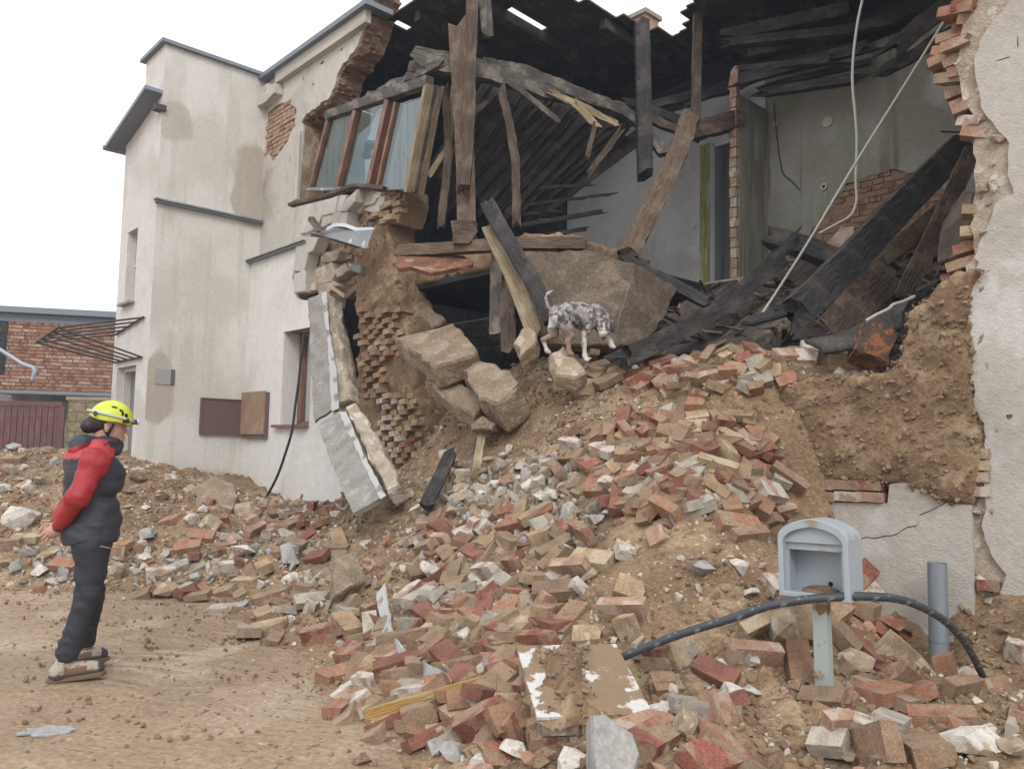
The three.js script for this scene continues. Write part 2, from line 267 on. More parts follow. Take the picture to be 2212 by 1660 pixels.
// ---------- left wing ----------
{
  const w = HOUSE(thing('house_wing', 'pale plastered end wing with zinc copings beside the ruined house', 'building'));
  const D0 = -1.78, S0 = -1.75;
  // street end face (d = D0) with door and window openings
  const dr = [[-0.55, 0.1], [-0.55, 2.75], [-1.5, 2.75], [-1.5, 0.1]].reverse();
  const win = [[-0.85, 3.85], [-0.85, 5.1], [-1.35, 5.1], [-1.35, 3.85]].reverse();
  part('end_wall', leaf([[S0, 0], [0, 0], [0, 7.2], [S0, 6.75]], D0, 0.35, [dr, win]), M.wing, w);
  const stain = (cx, cy, r, x, y, k) => 1 - sm(0.75, 1.0, Math.hypot((x - cx) / r[0], (y - cy) / r[1]) + (fbm(x * 3, y * 3, k, 4) - 0.5) * 0.8);
  const W0 = 1.8, H0 = 8;
  const st = dtex('wingside', 768, (x, y) => {   // x 0..1 over d -1.8..0, y over 8 m: damp stains as on the wall
    const X = x * W0, Y = y * H0; let c = lerp3(lin(0.62, 0.60, 0.565), lin(0.53, 0.51, 0.47), sm(0.35, 0.7, fbm(X * 1.3, Y * 1.3, 4, 5)));
    c = lerp3(c, lin(0.70, 0.685, 0.66), sm(0.55, 0.7, fbm(X * 2, Y * 1.1, 14, 5)) * 0.5);
    const m = Math.max(stain(0.22, 6.72, [0.36, 0.36], X, Y, 1) * 0.75, stain(1.62, 6.05, [0.5, 0.75], X, Y, 2), stain(0.14, 2.35, [0.3, 0.75], X, Y, 3), stain(0.9, 0.35, [1.6, 0.72], X, Y, 5));
    c = lerp3(c, lin(0.38, 0.335, 0.275), m * 0.8); c = lerp3(c, lin(0.45, 0.42, 0.37), sm(0.56, 0.72, fbm(X * 9, Y * 0.7, 71, 4)) * 0.35);
    const g = (fbm(X * 40, Y * 40, 9, 3) - 0.5) * 0.07; return c.map(q => q + g);
  });
  const side = (h0, h1, off) => { const g = sb(-0.35, off, h0, h1, D0 + 0.352, 0.6), p = g.attributes.position, uv = g.attributes.uv; for (let i = 0; i < p.count; i++) uv.setXY(i, (-p.getZ(i) * -1 * -1 - D0) / W0 * 1, p.getY(i) / H0); for (let i = 0; i < p.count; i++) uv.setXY(i, (-p.getZ(i) - D0) / W0, p.getY(i) / H0); return g; };
  const wm = std({ map: st, bumpMap: rep(bumpGrain, 2), bumpScale: 0.006 });
  const cap = sb(0.001, 0.004, 0, 8, D0 + 0.001, D0 + 0.351), q = cap.attributes; for (let i = 0; i < q.position.count; i++) q.uv.setXY(i, (-q.position.getZ(i) - D0) / W0, q.position.getY(i) / H0);
  part('side_wall', merge([side(0, 8, 0.004)]), wm, w); part('quoin', cap, wm, w);
  part('rear_wall', sb(S0, -0.36, 0, 6.7, 3, 3.3), M.wing, w); part('far_wall', sb(S0, S0 + 0.3, 0, 6.7, D0 + 0.36, 2.99), M.wing, w);
  const lg = sb(-0.02, 0.09, 5.335, 5.37, D0 - 0.03, -0.02); part('ledge', lg, M.coping, w);
  part('ledge_flashing', sb(0.0, 0.12, 5.37, 5.395, D0 - 0.06, -0.02), M.zinc, w);
  part('coping', sb(-1.0, 0.08, 8.0, 8.06, D0 - 0.08, 0.55), M.coping, w);
  part('gable_wall', sb(-0.9, -0.001, 7.2, 8, D0 + 0.0, D0 + 0.34), M.wing, w);
  // pent roof over the end face, falling away from the corner
  const rg = new THREE.BoxGeometry(2.0, 0.07, 0.36), pr = part('pent_roof', rg, M.coping, w); pr.position.set(-0.98, 6.96, 1.78 + 0.1); pr.rotation.z = 0.23;
  part('gutter', new THREE.CylinderGeometry(0.05, 0.05, 0.42, 10).rotateX(Math.PI / 2).translate(-1.98, 6.7, 1.88), M.coping, w);
  part('main_roof', sb(S0 - 0.1, -0.36, 6.72, 6.8, D0 + 0.36, 3.2), M.coping, w);
  part('roof_bracket', sb(-0.1, 0.06, 6.86, 6.95, D0 - 0.12, D0 + 0.05), M.darkpaint, w);
  const wd = part('window', sb(-1.34, -0.86, 3.86, 5.09, D0 + 0.16, D0 + 0.2), std({ color: new THREE.Color(0.12, 0.14, 0.15), roughness: 0.12 }), w);
  part('window_frame', merge([sb(-1.34, -1.30, 3.86, 5.09, D0 + 0.12, D0 + 0.157), sb(-0.90, -0.86, 3.86, 5.09, D0 + 0.12, D0 + 0.157), sb(-1.3, -0.9, 4.5, 4.54, D0 + 0.12, D0 + 0.157)]), M.wing, wd);
  part('sill', sb(-1.42, -0.8, 3.8, 3.84, D0 - 0.1, D0 + 0.0), M.zinc, wd);
  const door = part('door', sb(-1.5, -0.55, 0.1, 2.75, D0 + 0.22, D0 + 0.27), std({ color: new THREE.Color(0.20, 0.205, 0.20), roughness: 0.5 }), w);
  part('door_frame', merge([sb(-0.62, -0.552, 0.1, 2.74, D0 + 0.1, D0 + 0.218), sb(-1.498, -1.43, 0.1, 2.74, D0 + 0.1, D0 + 0.218), sb(-1.43, -0.62, 2.68, 2.74, D0 + 0.1, D0 + 0.218)]), M.wing, door);
  // name plate by the corner
  part('plate', sb(0.003, 0.02, 2.42, 2.66, D0 + 0.12, D0 + 0.36), std({ color: new THREE.Color(0.33, 0.32, 0.32) }), w);
  part('plate_edge', sb(0.003, 0.026, 2.42, 2.67, D0 + 0.36, D0 + 0.42), std({ color: new THREE.Color(0.12, 0.11, 0.11) }), w);
}
{ // iron frame of the door canopy, bars only
  const c = HOUSE(thing('canopy_frame', 'rusty brown iron bar frame of a door canopy without its glass', 'canopy'));
  const bar = (a, b, r = 0.016, n = 'bar') => { const A = V(...a), B = V(...b), g = new THREE.CylinderGeometry(r, r, A.distanceTo(B), 6); const m = part(n, g, M.darkpaint, c); m.position.copy(A).add(B).multiplyScalar(0.5); m.quaternion.setFromUnitVectors(V(0, 1, 0), B.sub(A).normalize()); };
  for (let i = 0; i < 5; i++) { const s = -0.25 - i * 0.33; bar([s, 3.5 - i * 0.04, 1.79], [s - 0.1, 3.2 - i * 0.03, 3.0]); bar([s, 2.85, 1.79], [s - 0.1, 3.2 - i * 0.03, 3.0]); }
  bar([-0.25, 3.5, 1.81], [-1.6, 3.34, 1.81], 0.02, 'rail'); bar([-0.25, 2.85, 1.81], [-1.6, 2.85, 1.81], 0.02, 'rail'); bar([-0.3, 3.21, 3.0], [-1.72, 3.08, 3.0], 0.02, 'rail');
}

// ---------- ruined house ----------
const house = HOUSE(thing('ruined_house', 'collapsed two storey plastered house with its front torn open', 'building'));
const px = (a, d = 0) => a.map(q => sh(q[0], q[1], d));
const tornTop = jag(px([[800, -60], [812, -20], [795, 23], [788, 62], [773, 98], [752, 126], [738, 141], [729, 165], [723, 188], [711, 211], [690, 225], [660, 248], [650, 264]]), 0.02, 0.06);
const jamb = px([[655, 272], [644, 426]]);
const midEdge = jag(px([[646, 434], [690, 425], [700, 432], [690, 455], [684, 480], [672, 500], [668, 512]]), 0.012, 0.08);
const upperPoly = [[0, 4.6], [0, 7.92], [sh(800, -60)[0], 7.92], ...tornTop.slice(1), ...jamb, ...midEdge, [sh(668, 512)[0], 4.6]];
// patch where the plaster has come off and bricks show
const patch = px([[552, 262], [566, 250], [600, 226], [622, 218], [640, 232], [636, 262], [622, 300], [610, 318], [590, 345], [566, 330], [560, 395], [553, 420], [546, 360]]);
patch.forEach(q => { q[0] = Math.max(q[0], 0.07); }); const patchJ = jag([...patch, patch[0]], 0.022, 0.07).slice(0, -1).map(([x, y]) => [Math.max(x, 0.045), y]);
const chip = (u, v, w, h, d = 0) => { const [s, y] = sh(u, v, d), n = 9; return [...Array(n)].map((_, i) => { const a = i / n * 6.283, r = rr(0.55, 1.1); return [s + Math.cos(a) * w * r, y + Math.sin(a) * h * r]; }); };
const crack = (pts, d, w) => { const c = jag(px(pts, d), 0.012, 0.06), n = c.length; return [...c.map(([x, y], i) => [x - w * Math.sin(i / (n - 1) * 3.14) - 0.0006, y]), ...c.slice().reverse().map(([x, y], i) => [x + w * Math.sin(i / (n - 1) * 3.14) + 0.0006, y])]; };
const C1 = (x, y) => [0.3647 * x, 0.3647 * y];
const upperChips = [[1945, 215, 0.07, 0.025], [2022, 292, 0.05, 0.03], [1832, 318, 0.07, 0.02], [1905, 372, 0.08, 0.025], [1652, 545, 0.03, 0.035], [1850, 500, 0.06, 0.018], [1795, 465, 0.02, 0.05], [1716, 940, 0.022, 0.11]].map(([x, y, w, h]) => chip(...C1(x, y), w, h));
const upperCracks = [crack([C1(1722, 385), C1(1745, 420), C1(1748, 462)], 0, 0.004)];
part('upper_wall', leaf(upperPoly.map(([s, h]) => [s, h]), 0.034, 0.42), M.core, house);
part('upper_plaster', leaf(upperPoly.map(([s, h], i) => [Math.max(0.004, s - (i > 2 && s > 1.8 ? 0.03 : 0)), h]), 0, 0.03, [patchJ, ...upperChips, ...upperCracks]), M.upper, house);
brickField(house, patch, [BM.pink, BM.ochre, BM.pink, BM.orange], (m, x, y, o) => m.position.set(x, y, -0.072 + o + 0.018), { dep: 0.1 });
// eave coping and the broken cornice end
part('eave_coping', sb(0.02, sh(815, -60)[0], 7.92, 8.0, -0.18, 0.3), M.coping, house);
part('cornice', sb(0.5, sh(805, -50)[0], 7.72, 7.918, -0.1, -0.004), M.upper, house);
{ const g = new THREE.BoxGeometry(0.62, 0.3, 0.2, 4, 3, 2), p = g.attributes.position; for (let i = 0; i < p.count; i++) { const x = p.getX(i), y = p.getY(i), z = p.getZ(i); p.setXYZ(i, x, y * (1 - 0.5 * sm(0, 0.3, x)) + (fbm(x * 7, y * 7, z * 7) - 0.5) * 0.09, z + (fbm(x * 6, y * 6 + 9, z * 6) - 0.5) * 0.08); } g.computeVertexNormals(); const m = part('broken_cornice', boxUV(g), M.upper, house); m.position.set(0.32, 7.6, 0.06); m.geometry.computeVertexNormals(); }
// lower wall, proud of the upper by 15 cm
const LD = -0.15;
const lowEdge = jag(px([[668, 506], [650, 520], [640, 545], [632, 600], [641, 640], [672, 652], [692, 750], [716, 880], [738, 960], [755, 1050], [768, 1100], [778, 1160]], LD), 0.018, 0.09);
const winHole = px([[612, 717], [700, 702], [700, 912], [596, 917]], LD);
const wH = [[winHole[0][0], winHole[3][1]], [winHole[0][0], winHole[0][1]], [winHole[1][0], winHole[0][1]], [winHole[1][0], winHole[3][1]]];
const inH = ([x, y]) => [x, y];
{
  const end = lowEdge[lowEdge.length - 1];
  const poly = [[0, 0], [0, 4.62], [lowEdge[0][0], 4.62], ...lowEdge, [end[0], 0]];
  const wl = Math.min(...wH.map(p => p[0])), wr = wl + 0.95, wb = wH[0][1], wt = wH[1][1];
  const hole = [[wl, wb], [wr, wb], [wr, wt], [wl, wt]];
  part('lower_wall', leaf(poly, LD + 0.034, 0.5, [hole]), M.core, house);
  part('lower_plaster', leaf(poly.map(([s, h], i) => [i > 2 ? s - 0.02 : Math.max(s, 0.004), h]), LD, 0.03, [hole, crack([[0.3647 * 1605, 562 + 0.3647 * 1005], [0.3647 * 1590, 562 + 0.3647 * 1080], [0.3647 * 1594, 562 + 0.3647 * 1160], [0.3647 * 1584, 562 + 0.3647 * 1240], [0.3647 * 1586, 562 + 0.3647 * 1310]], LD, 0.003), chip(0.3647 * 1455, 562 + 0.3647 * 1265, 0.015, 0.03, LD), chip(0.3647 * 1635, 562 + 0.3647 * 1375, 0.025, 0.03, LD)]), M.lower, house);
  const f = part('window', sb(wl, wr, wb, wt, 0.2, 0.22), std({ color: new THREE.Color(0.2, 0.225, 0.235), roughness: 0.08 }), house);
  part('frame', merge([sb(wl, wl + 0.05, wb, wt, 0.14, 0.198), sb(wl + 0.05, wr, wb, wb + 0.06, 0.14, 0.198), sb(wl + 0.05, wr, wt - 0.06, wt, 0.14, 0.198), sb(wl + 0.08, wl + 0.16, wb + 0.06, wt - 0.06, 0.12, 0.198)]), M.brownpaint, f);
  part('reveal', sb(wl - 0.002, wl + 0.012, wb, wt, LD + 0.01, 0.138), M.lower, f);
  part('curtain', sb(wl + 0.2, wl + 0.9, wb + 0.06, wt - 0.06, 0.19, 0.199), std({ color: new THREE.Color(0.35, 0.37, 0.38) }), f);
  part('sill', sb(wl - 0.12, wr, wb - 0.05, wb - 0.004, LD - 0.09, 0.13), M.brownpaint, f);
  const lsx = sh(668, 506, LD)[0];
  part('string_course', sb(-0.02, lsx, 4.62, 4.65, LD - 0.08, 0.0), M.coping, house);
  const fl = new THREE.BoxGeometry(lsx, 0.012, 0.28); part('flashing', fl, M.zinc, house).position.set(lsx / 2, 4.66, 0.12);
}
// jamb of plaster beside the leaning window
part('jamb', sb(sh(650, 330)[0] - 0.17, sh(650, 330)[0] + 0.01, sh(646, 430)[1], sh(655, 282)[1], -0.04, -0.003), M.upper, house);

// slabs traced on a plane that runs parallel to the facade at depth d, t thick
function block(name, pts, d, t, mat, parent, o = {}) {
  const P = px(pts, d), g0 = new THREE.ExtrudeGeometry(shapeOf(P), { depth: t, bevelEnabled: true, bevelSize: 0.012, bevelThickness: 0.014, bevelSegments: 1 });
  g0.translate(0, 0, -d - t);
  const p = g0.attributes.position; for (let i = 0; i < p.count; i++) { const x = p.getX(i), y = p.getY(i), z = p.getZ(i), k = o.rough ?? 0.03; p.setXYZ(i, x + (fbm(x * 9, y * 9, z * 9) - 0.5) * k, y + (fbm(x * 9 + 5, y * 9, z * 9) - 0.5) * k, z + (fbm(x * 4, y * 4 + 7, z * 4) - 0.5) * k * 1.5); }
  g0.computeVertexNormals(); return part(name, boxUV(g0), mat, parent);
}
// broken brick ends along the torn edge
for (let i = 4; i < tornTop.length - 2; i++) { const [s, h] = tornTop[i]; for (const d of [0.1, 0.24, 0.38]) { if (rnd() < 0.3) continue; const m = part('brick', pick(HALVES), pick([BM.brown, BM.red, BM.orange, BM.brown]), house); m.scale.set(rr(0.12, 0.26), 0.07, 0.13); m.position.set(s - 0.06 + rr(-0.02, 0.03), h + rr(-0.02, 0.02), -d); m.rotation.set(0, rr(-0.2, 0.2), rr(-0.12, 0.12)); } }
const ZA = a => a.map(([x, y]) => [622.6 + 0.2084 * x, 345.9 + 0.2084 * y]);
[
  [[[75, 790], [310, 800], [250, 940], [205, 960], [160, 1150], [50, 1140], [90, 950]], -0.19, 0.2],
  [[[65, 1180], [175, 1150], [170, 1350], [65, 1370]], -0.2, 0.2],
  [[[340, 1000], [390, 960], [530, 945], [510, 1010], [440, 1050], [340, 1050]], -0.12, 0.3],
  [[[280, 1130], [440, 1060], [480, 1180], [450, 1250], [290, 1290]], -0.14, 0.34],
  [[[480, 1150], [580, 1080], [612, 1140], [560, 1190], [480, 1210]], -0.1, 0.3],
  [[[225, 1230], [275, 1215], [285, 1340], [225, 1350]], -0.17, 0.2],
  [[[290, 1300], [460, 1250], [490, 1300], [420, 1370], [400, 1500], [300, 1330]], -0.13, 0.3],
  [[[190, 462], [385, 390], [368, 560], [290, 700], [200, 745], [130, 760]], -0.04, 0.3],
  [[[392, 390], [510, 345], [480, 540], [362, 575]], -0.1, 0.28],
  [[[540, 370], [612, 360], [550, 530], [490, 540]], -0.06, 0.28],
  [[[612, 400], [712, 310], [690, 420], [602, 530], [552, 530]], -0.14, 0.2],
  [[[365, 590], [460, 562], [450, 640], [340, 700]], -0.08, 0.3],
  [[[468, 560], [540, 545], [520, 660], [450, 672]], -0.1, 0.3],
  [[[545, 550], [606, 545], [600, 660], [528, 660]], -0.13, 0.24],
  [[[700, 400], [760, 312], [870, 318], [920, 380], [880, 440], [780, 470], [730, 540]], 0.02, 0.3],
  [[[880, 440], [925, 340], [1010, 330], [970, 520], [860, 530], [780, 515]], 0.05, 0.3],
].forEach(([p, d, t], i) => block('masonry_block', ZA(p), d, t, [M.upper, M.upper, M.mortar, M.mortar][i > 1 && i < 7 ? 2 : 0], house));
block('masonry_block', ZA([[635, 1070], [760, 1110], [750, 1165], [640, 1140]]), -0.05, 0.14, M.zinc, house);
block('brick_core', ZA([[1010, 330], [1200, 310], [1210, 430], [1130, 640], [900, 660], [740, 560], [970, 530]]), 0.12, 0.4, M.core, house, { rough: 0.1 });
block('brick_core', ZA([[310, 800], [640, 900], [840, 960], [760, 1300], [600, 1420], [490, 1400], [460, 1250], [300, 1290], [230, 1230], [245, 960]]), 0.08, 0.4, M.core, house, { rough: 0.1 });
block('brick_core', ZA([[600, 545], [730, 540], [900, 660], [880, 720], [600, 720], [340, 700]]), 0.1, 0.35, M.core, house, { rough: 0.1 });

for (const P of [[[1010, 330], [1190, 330], [1200, 430], [1120, 630], [900, 650], [760, 570], [970, 530]], [[330, 820], [630, 910], [820, 970], [750, 1290], [600, 1410], [500, 1390], [470, 1250], [310, 1280], [250, 1000]], [[610, 560], [730, 550], [880, 660], [870, 710], [600, 710]]]) {
  const xs = P.map(q => q[0]), ys = P.map(q => q[1]); let r = 0; for (let y = Math.min(...ys) + 15; y < Math.max(...ys); y += 36, r++) for (let x = Math.min(...xs) + (r % 2) * 45; x < Math.max(...xs); x += 88) { if (!inside(x, y, P) || rnd() < 0.22) continue; const d = 0.1 + rr(-0.03, 0.06), [q] = px(ZA([[x, y]]), d), m = part('brick', pick(BRICKS), pick([BM.brown, BM.red, BM.ochre, BM.brown]), house); m.scale.set(rr(0.14, 0.24), 0.07, 0.14); m.position.set(q[0], q[1], -d); m.rotation.set(rr(-0.1, 0.1), rr(-0.25, 0.25), rr(-0.08, 0.08)); }
}
// interior shell
const DB = 4.5;
const doorP = [sh(1541, 318, DB), sh(1604, 592, DB)];
const dL = doorP[0][0], dR = doorP[1][0], dT = doorP[0][1];
part('back_wall', leaf([[0.4, 0], [dL, 0], [dL, dT], [dR, dT], [dR, 0], [7.2, 0], [7.2, 7.1], [0.4, 7.1]], DB, 0.3), M.inner, house);
M.green = std({ map: dtex('greenwall', 768, (x, y) => { // stains run down the plaster of the far room
  const X = x * 4.6, Y = y * 3.6; let c = lerp3(lin(0.30, 0.30, 0.265), lin(0.235, 0.225, 0.19), sm(0.35, 0.7, fbm(X * 1.4, Y * 1.4, 3, 5)));
  c = lerp3(c, lin(0.40, 0.395, 0.37), sm(0.5, 0.66, fbm(X * 1.1, Y * 1.1, 13, 5)) * sm(1.4, 2.6, X));
  const run = fbm(X * 7, Y * 0.5, 21, 4); c = lerp3(c, lin(0.14, 0.115, 0.085), sm(0.53, 0.68, run) * 0.75 * sm(0.35, 0.6, fbm(X * 1.2, Y * 0.8, 31, 3)));
  c = lerp3(c, lin(0.20, 0.235, 0.14), sm(0.52, 0.66, fbm(X * 2.2, Y * 0.9, 41, 4)) * 0.7 * (1 - sm(1.8, 2.6, X)));
  const g = (fbm(X * 30, Y * 30, 51, 3) - 0.5) * 0.07; return c.map(q => q + g);
}), bumpMap: rep(bumpGrain, 4), bumpScale: 0.008 });
const bpatch = px([[1738, 532], [1752, 500], [1775, 470], [1800, 430], [1830, 398], [1880, 380], [1940, 366], [2000, 380], [2060, 420], [2060, 560], [1738, 560]], DB);
{
  const poly = [[7.2, 3.4], [11.7, 3.4], [11.7, 7.1], [7.2, 7.1]];
  const g = leaf(poly, DB, 0.03, [jag([...bpatch, bpatch[0]], 0.03, 0.08).slice(0, -1)]), p = g.attributes.position, uv = g.attributes.uv; for (let i = 0; i < p.count; i++) uv.setXY(i, (p.getX(i) - 7.2) / 4.6, (p.getY(i) - 3.5) / 3.6);
  part('room_plaster', g, M.green, house);
  part('room_wall', sb(7.2, 11.7, 0, 7.1, DB + 0.035, DB + 0.3), M.core, house);
  brickField(house, bpatch, [BM.brown, BM.red, BM.brown], (m, x, y, o) => m.position.set(x, y, -DB - 0.066 + o), { dep: 0.09 });
}
// flaking green strip and frame by the doorway
const gs = [sh(1513, 330, DB)[0], sh(1538, 330, DB)[0]];
part('mould_strip', sb(gs[0], gs[1], 3.6, sh(1513, 315, DB)[1], DB - 0.012, DB - 0.003), mottled('mould', 256, 1.2, lin(0.20, 0.215, 0.06), lin(0.28, 0.27, 0.13), lin(0.36, 0.35, 0.25), { patch: 0.6 }), house);
part('door_frame', merge([sb(gs[1] + 0.004, gs[1] + 0.05, 3.6, dT + 0.05, DB - 0.05, DB - 0.003), sb(dL + 0.002, dL + 0.05, 3.6, dT, DB - 0.04, DB + 0.2)]), std({ color: new THREE.Color(0.36, 0.38, 0.40), roughness: 0.6 }), house);
part('passage_wall', sb(4, 11.7, 0, 7.6, DB + 1.6, DB + 1.8), M.inner, house);
// thin partition of hollow bricks, broken off
{
  const near = 3.73, ph = sh(1608, 200, near)[1], p0 = sh(1608, 600, near)[1];
  part('partition', sb(7.14, 7.24, p0, ph, near, DB - 0.004), M.green, house);
  for (let h = p0, i = 0; h < ph - 0.05; h += 0.145, i++) { const m = part('hollow_brick', pick(BRICKS), pick([BM.pink, BM.lime, BM.pink, BM.ochre]), house); m.scale.set(0.10 + rr(-0.01, 0.015), 0.134, 0.07 + rr(0, 0.03)); m.position.set(7.185 + rr(-0.01, 0.01), h + 0.07, -near + 0.05); }
  const m = part('hollow_brick', HALVES[0], BM.pink, house); m.scale.set(0.34, 0.14, 0.12); m.rotation.z = 1.45; m.position.set(7.2, sh(1607, 165, near)[1], -near + 0.03);
}
part('left_inner_wall', sb(0.4, 0.6, 0, 7.72, 0.47, DB), M.nearblack, house);
part('dark_wall', sb(0.6, 3.15, 3.6, 7.1, DB - 0.05, DB - 0.004), M.nearblack, house);  // near-black leaf over the left part of the back wall
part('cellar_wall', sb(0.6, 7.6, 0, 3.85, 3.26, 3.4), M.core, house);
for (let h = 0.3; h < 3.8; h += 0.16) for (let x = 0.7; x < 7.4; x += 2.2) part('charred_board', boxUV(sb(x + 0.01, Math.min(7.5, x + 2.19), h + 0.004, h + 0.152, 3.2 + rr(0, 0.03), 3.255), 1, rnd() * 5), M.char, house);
// first floor that still hangs on the left
part('floor_slab', sb(3.4, 6.95, 3.70, 3.84, 0.42, DB - 0.06), M.nearblack, house);
// roof boards, broken off along the front
const roofH = d => 7.98 - 0.05 * d;
const EDGE = [[0.3, 0.3], [3.5, 0.2], [4.3, 0.05], [4.8, 0.5], [5.3, 1.2], [5.72, 1.95], [5.85, 2.6], [6.0, 3.1], [6.16, 3.5], [6.4, 3.62], [6.6, 3.3], [6.84, 2.9], [7.2, 2.7], [8, 2.3], [9.6, 1.4], [11.8, 0.5]];
const edge = s => { for (let i = 0; i < EDGE.length - 1; i++) if (s <= EDGE[i + 1][0]) return mix(EDGE[i][1], EDGE[i + 1][1], clamp((s - EDGE[i][0]) / (EDGE[i + 1][0] - EDGE[i][0]))); return 0.6; };
for (let s = 0.3; s < 11.7; s += 0.155) {
  const e = Math.max(0.32, edge(s) + (s > 4 ? rr(-0.12, 0.16) : 0));
  const add = (a, b) => { const g = new THREE.BoxGeometry(0.152, 0.03, b - a); const m = part('roof_board', boxUV(g, 1, s), M.char, house); m.position.set(s + 0.076, roofH((a + b) / 2) + rr(-0.006, 0.006), -(a + b) / 2); m.rotation.x = -0.05; };
  if (s > 4.7 && s < 4.86) { add(e, 1.38); add(2.12, 7); } else if (s > 3.2 && s < 3.36) { add(e, 0.45); add(0.72, 7); } else add(e, 7);
}
for (let s = 1; s < 11.6; s += 0.95) { const e = Math.max(0.34, edge(s) + 0.35); const m = part('rafter', boxUV(new THREE.BoxGeometry(0.12, 0.16, 7 - e), 1, s), M.char, house); m.position.set(s, roofH((7 + e) / 2) - 0.105, -(7 + e) / 2); m.rotation.x = -0.05; }
part('rear_parapet', sb(0, 11.7, 6.9, 7.66, 7, 7.2), M.nearblack, house);
part('attic_wall', sb(0.4, 11.7, 7.104, 7.73, DB + 0.02, DB + 0.22), M.nearblack, house);
{ // chimney behind the roof
  const c = thing('chimney', 'small stepped brick chimney rising above the broken roof', 'chimney'), b = at(1390, 62, 14.6); b.y = 7.6;
  const t = at(1390, 36, 14.6).y; const body = part('shaft', bx(-0.2, 0.2, 0, t - b.y - 0.08, -0.2, 0.2), BM.pink, c); part('cap', bx(-0.25, 0.25, t - b.y - 0.08, t - b.y, -0.25, 0.25), M.mortar, body); c.position.copy(b); c.rotation.y = TH;
}

// ---------- neighbouring house on the right ----------
const rh = HOUSE(thing('plastered_house', 'intact beige plastered house wall with a torn brick edge beside the ruin', 'building'));
const Z3 = a => a.map(([x, y]) => [1347.3 + 0.391 * x, 0.391 * y]), Z5 = a => a.map(([x, y]) => [1347.3 + 0.391 * x, 562 + 0.391 * y]), Z8 = a => a.map(([x, y]) => [1347.3 + 0.391 * x, 1037.7 + 0.391 * y]);
const skinEdge = [...Z3([[2190, -60], [2090, 60], [1990, 190], [1942, 300], [1955, 480], [1985, 620], [2060, 700], [2130, 790], [2125, 960], [2160, 1070], [2060, 1110], [2010, 1250], [1960, 1350], [1945, 1420]]), ...Z5([[1965, 10], [1930, 130], [1895, 260], [1885, 450], [1905, 600], [1940, 690], [1932, 800], [1992, 900], [2000, 1010], [1990, 1270], [2005, 1320]]), ...Z8([[2010, 150], [1985, 250], [1995, 330], [2060, 450], [2120, 520], [2060, 680], [2010, 800], [2000, 950], [2015, 1060], [2020, 1180], [2030, 1330]])];
const coreEdge = [...Z3([[1930, -60], [1880, 120], [1850, 260], [1840, 400], [1870, 560], [1935, 660], [1945, 800], [1940, 1100], [1925, 1250], [1935, 1400]]), ...Z5([[1900, 30], [1890, 260], [1870, 450], [1885, 600], [1920, 690], [1915, 900], [1935, 1000], [1935, 1300]]), ...Z8([[1915, 200], [1920, 500], [1930, 800], [1960, 1000], [1980, 1150]])];
const T3b = (x, y) => [1347.3 + 0.391 * x, 0.391 * y]; const sE0 = px(skinEdge); sE0.push([sE0[sE0.length - 1][0], -0.1]); const sE = jag(sE0, 0.008, 0.05), cE = jag(px(coreEdge, 0.03), 0.016, 0.06);
part('plaster', leaf([...sE, [16, -0.1], [16, 9], [sE[0][0], 9]], 0, 0.026, [chip(...T3b(2095, 325), 0.06, 0.006), chip(...T3b(2180, 230), 0.005, 0.06), chip(2180, 900, 0.03, 0.02), chip(2160, 1330, 0.04, 0.025), crack([T3b(2165, 1072), T3b(2190, 1068), T3b(2230, 1074)], 0, 0.004)]), M.right, rh);
part('brick_core', leaf([...cE, [cE[cE.length - 1][0], -0.1], [16, -0.1], [16, 9], [cE[0][0], 9]], 0.03, 0.45), M.mortar, rh);
part('party_wall', sb(11.72, 12.1, 0, 8.6, 0.485, 7), M.core, rh);
// bricks standing out of the torn edge
[[1880, 90, 0.26, 'orange'], [1935, 60, 0.2, 'red'], [2010, 30, 0.2, 'orange'], [2070, 20, 0.18, 'pink'], [1895, 160, 0.22, 'red'], [1960, 130, 0.24, 'brown'], [1850, 210, 0.26, 'red'], [1900, 235, 0.2, 'orange'], [1830, 300, 0.28, 'orange'], [1895, 275, 0.22, 'pink'], [1800, 335, 0.24, 'pink'], [1870, 345, 0.22, 'brown'], [1850, 430, 0.3, 'ochre'], [1910, 400, 0.22, 'pink'], [1885, 500, 0.24, 'brown'], [1905, 560, 0.24, 'pink'], [1925, 610, 0.2, 'brown'], [1960, 690, 0.2, 'lime'], [1975, 760, 0.2, 'pink'], [1985, 1180, 0.22, 'brown'], [1960, 1290, 0.2, 'ochre'], [1915, 1370, 0.2, 'orange'], [1900, 1470, 0.22, 'brown'], [1880, 1530, 0.28, 'red'], [1905, 1600, 0.24, 'brown']].forEach(([x, y, l, c]) => {
  const [[s, h]] = px(Z3([[x, y]]), 0.16), m = part('brick', pick(l > 0.24 ? BRICKS : HALVES), BM[c], rh); m.scale.set(l, 0.075, 0.15); m.position.set(s, h, -0.16 + rr(-0.05, 0.12)); m.rotation.set(rr(-0.2, 0.2), rr(-0.3, 0.3), rr(-0.35, 0.25));
});
for (const [x, y, c] of [[2020, 580, 'red'], [1965, -20, 'pink'], [1970, 60, 'lime'], [1968, -85, 'ochre'], [1968, -150, 'pink']]) { const [[s, h]] = px(Z8([[x, y]]), 0.0), m = part('brick', pick(BRICKS), BM[c], rh); m.scale.set(0.14, 0.07, 0.1); m.position.set(s, h, -0.03); }
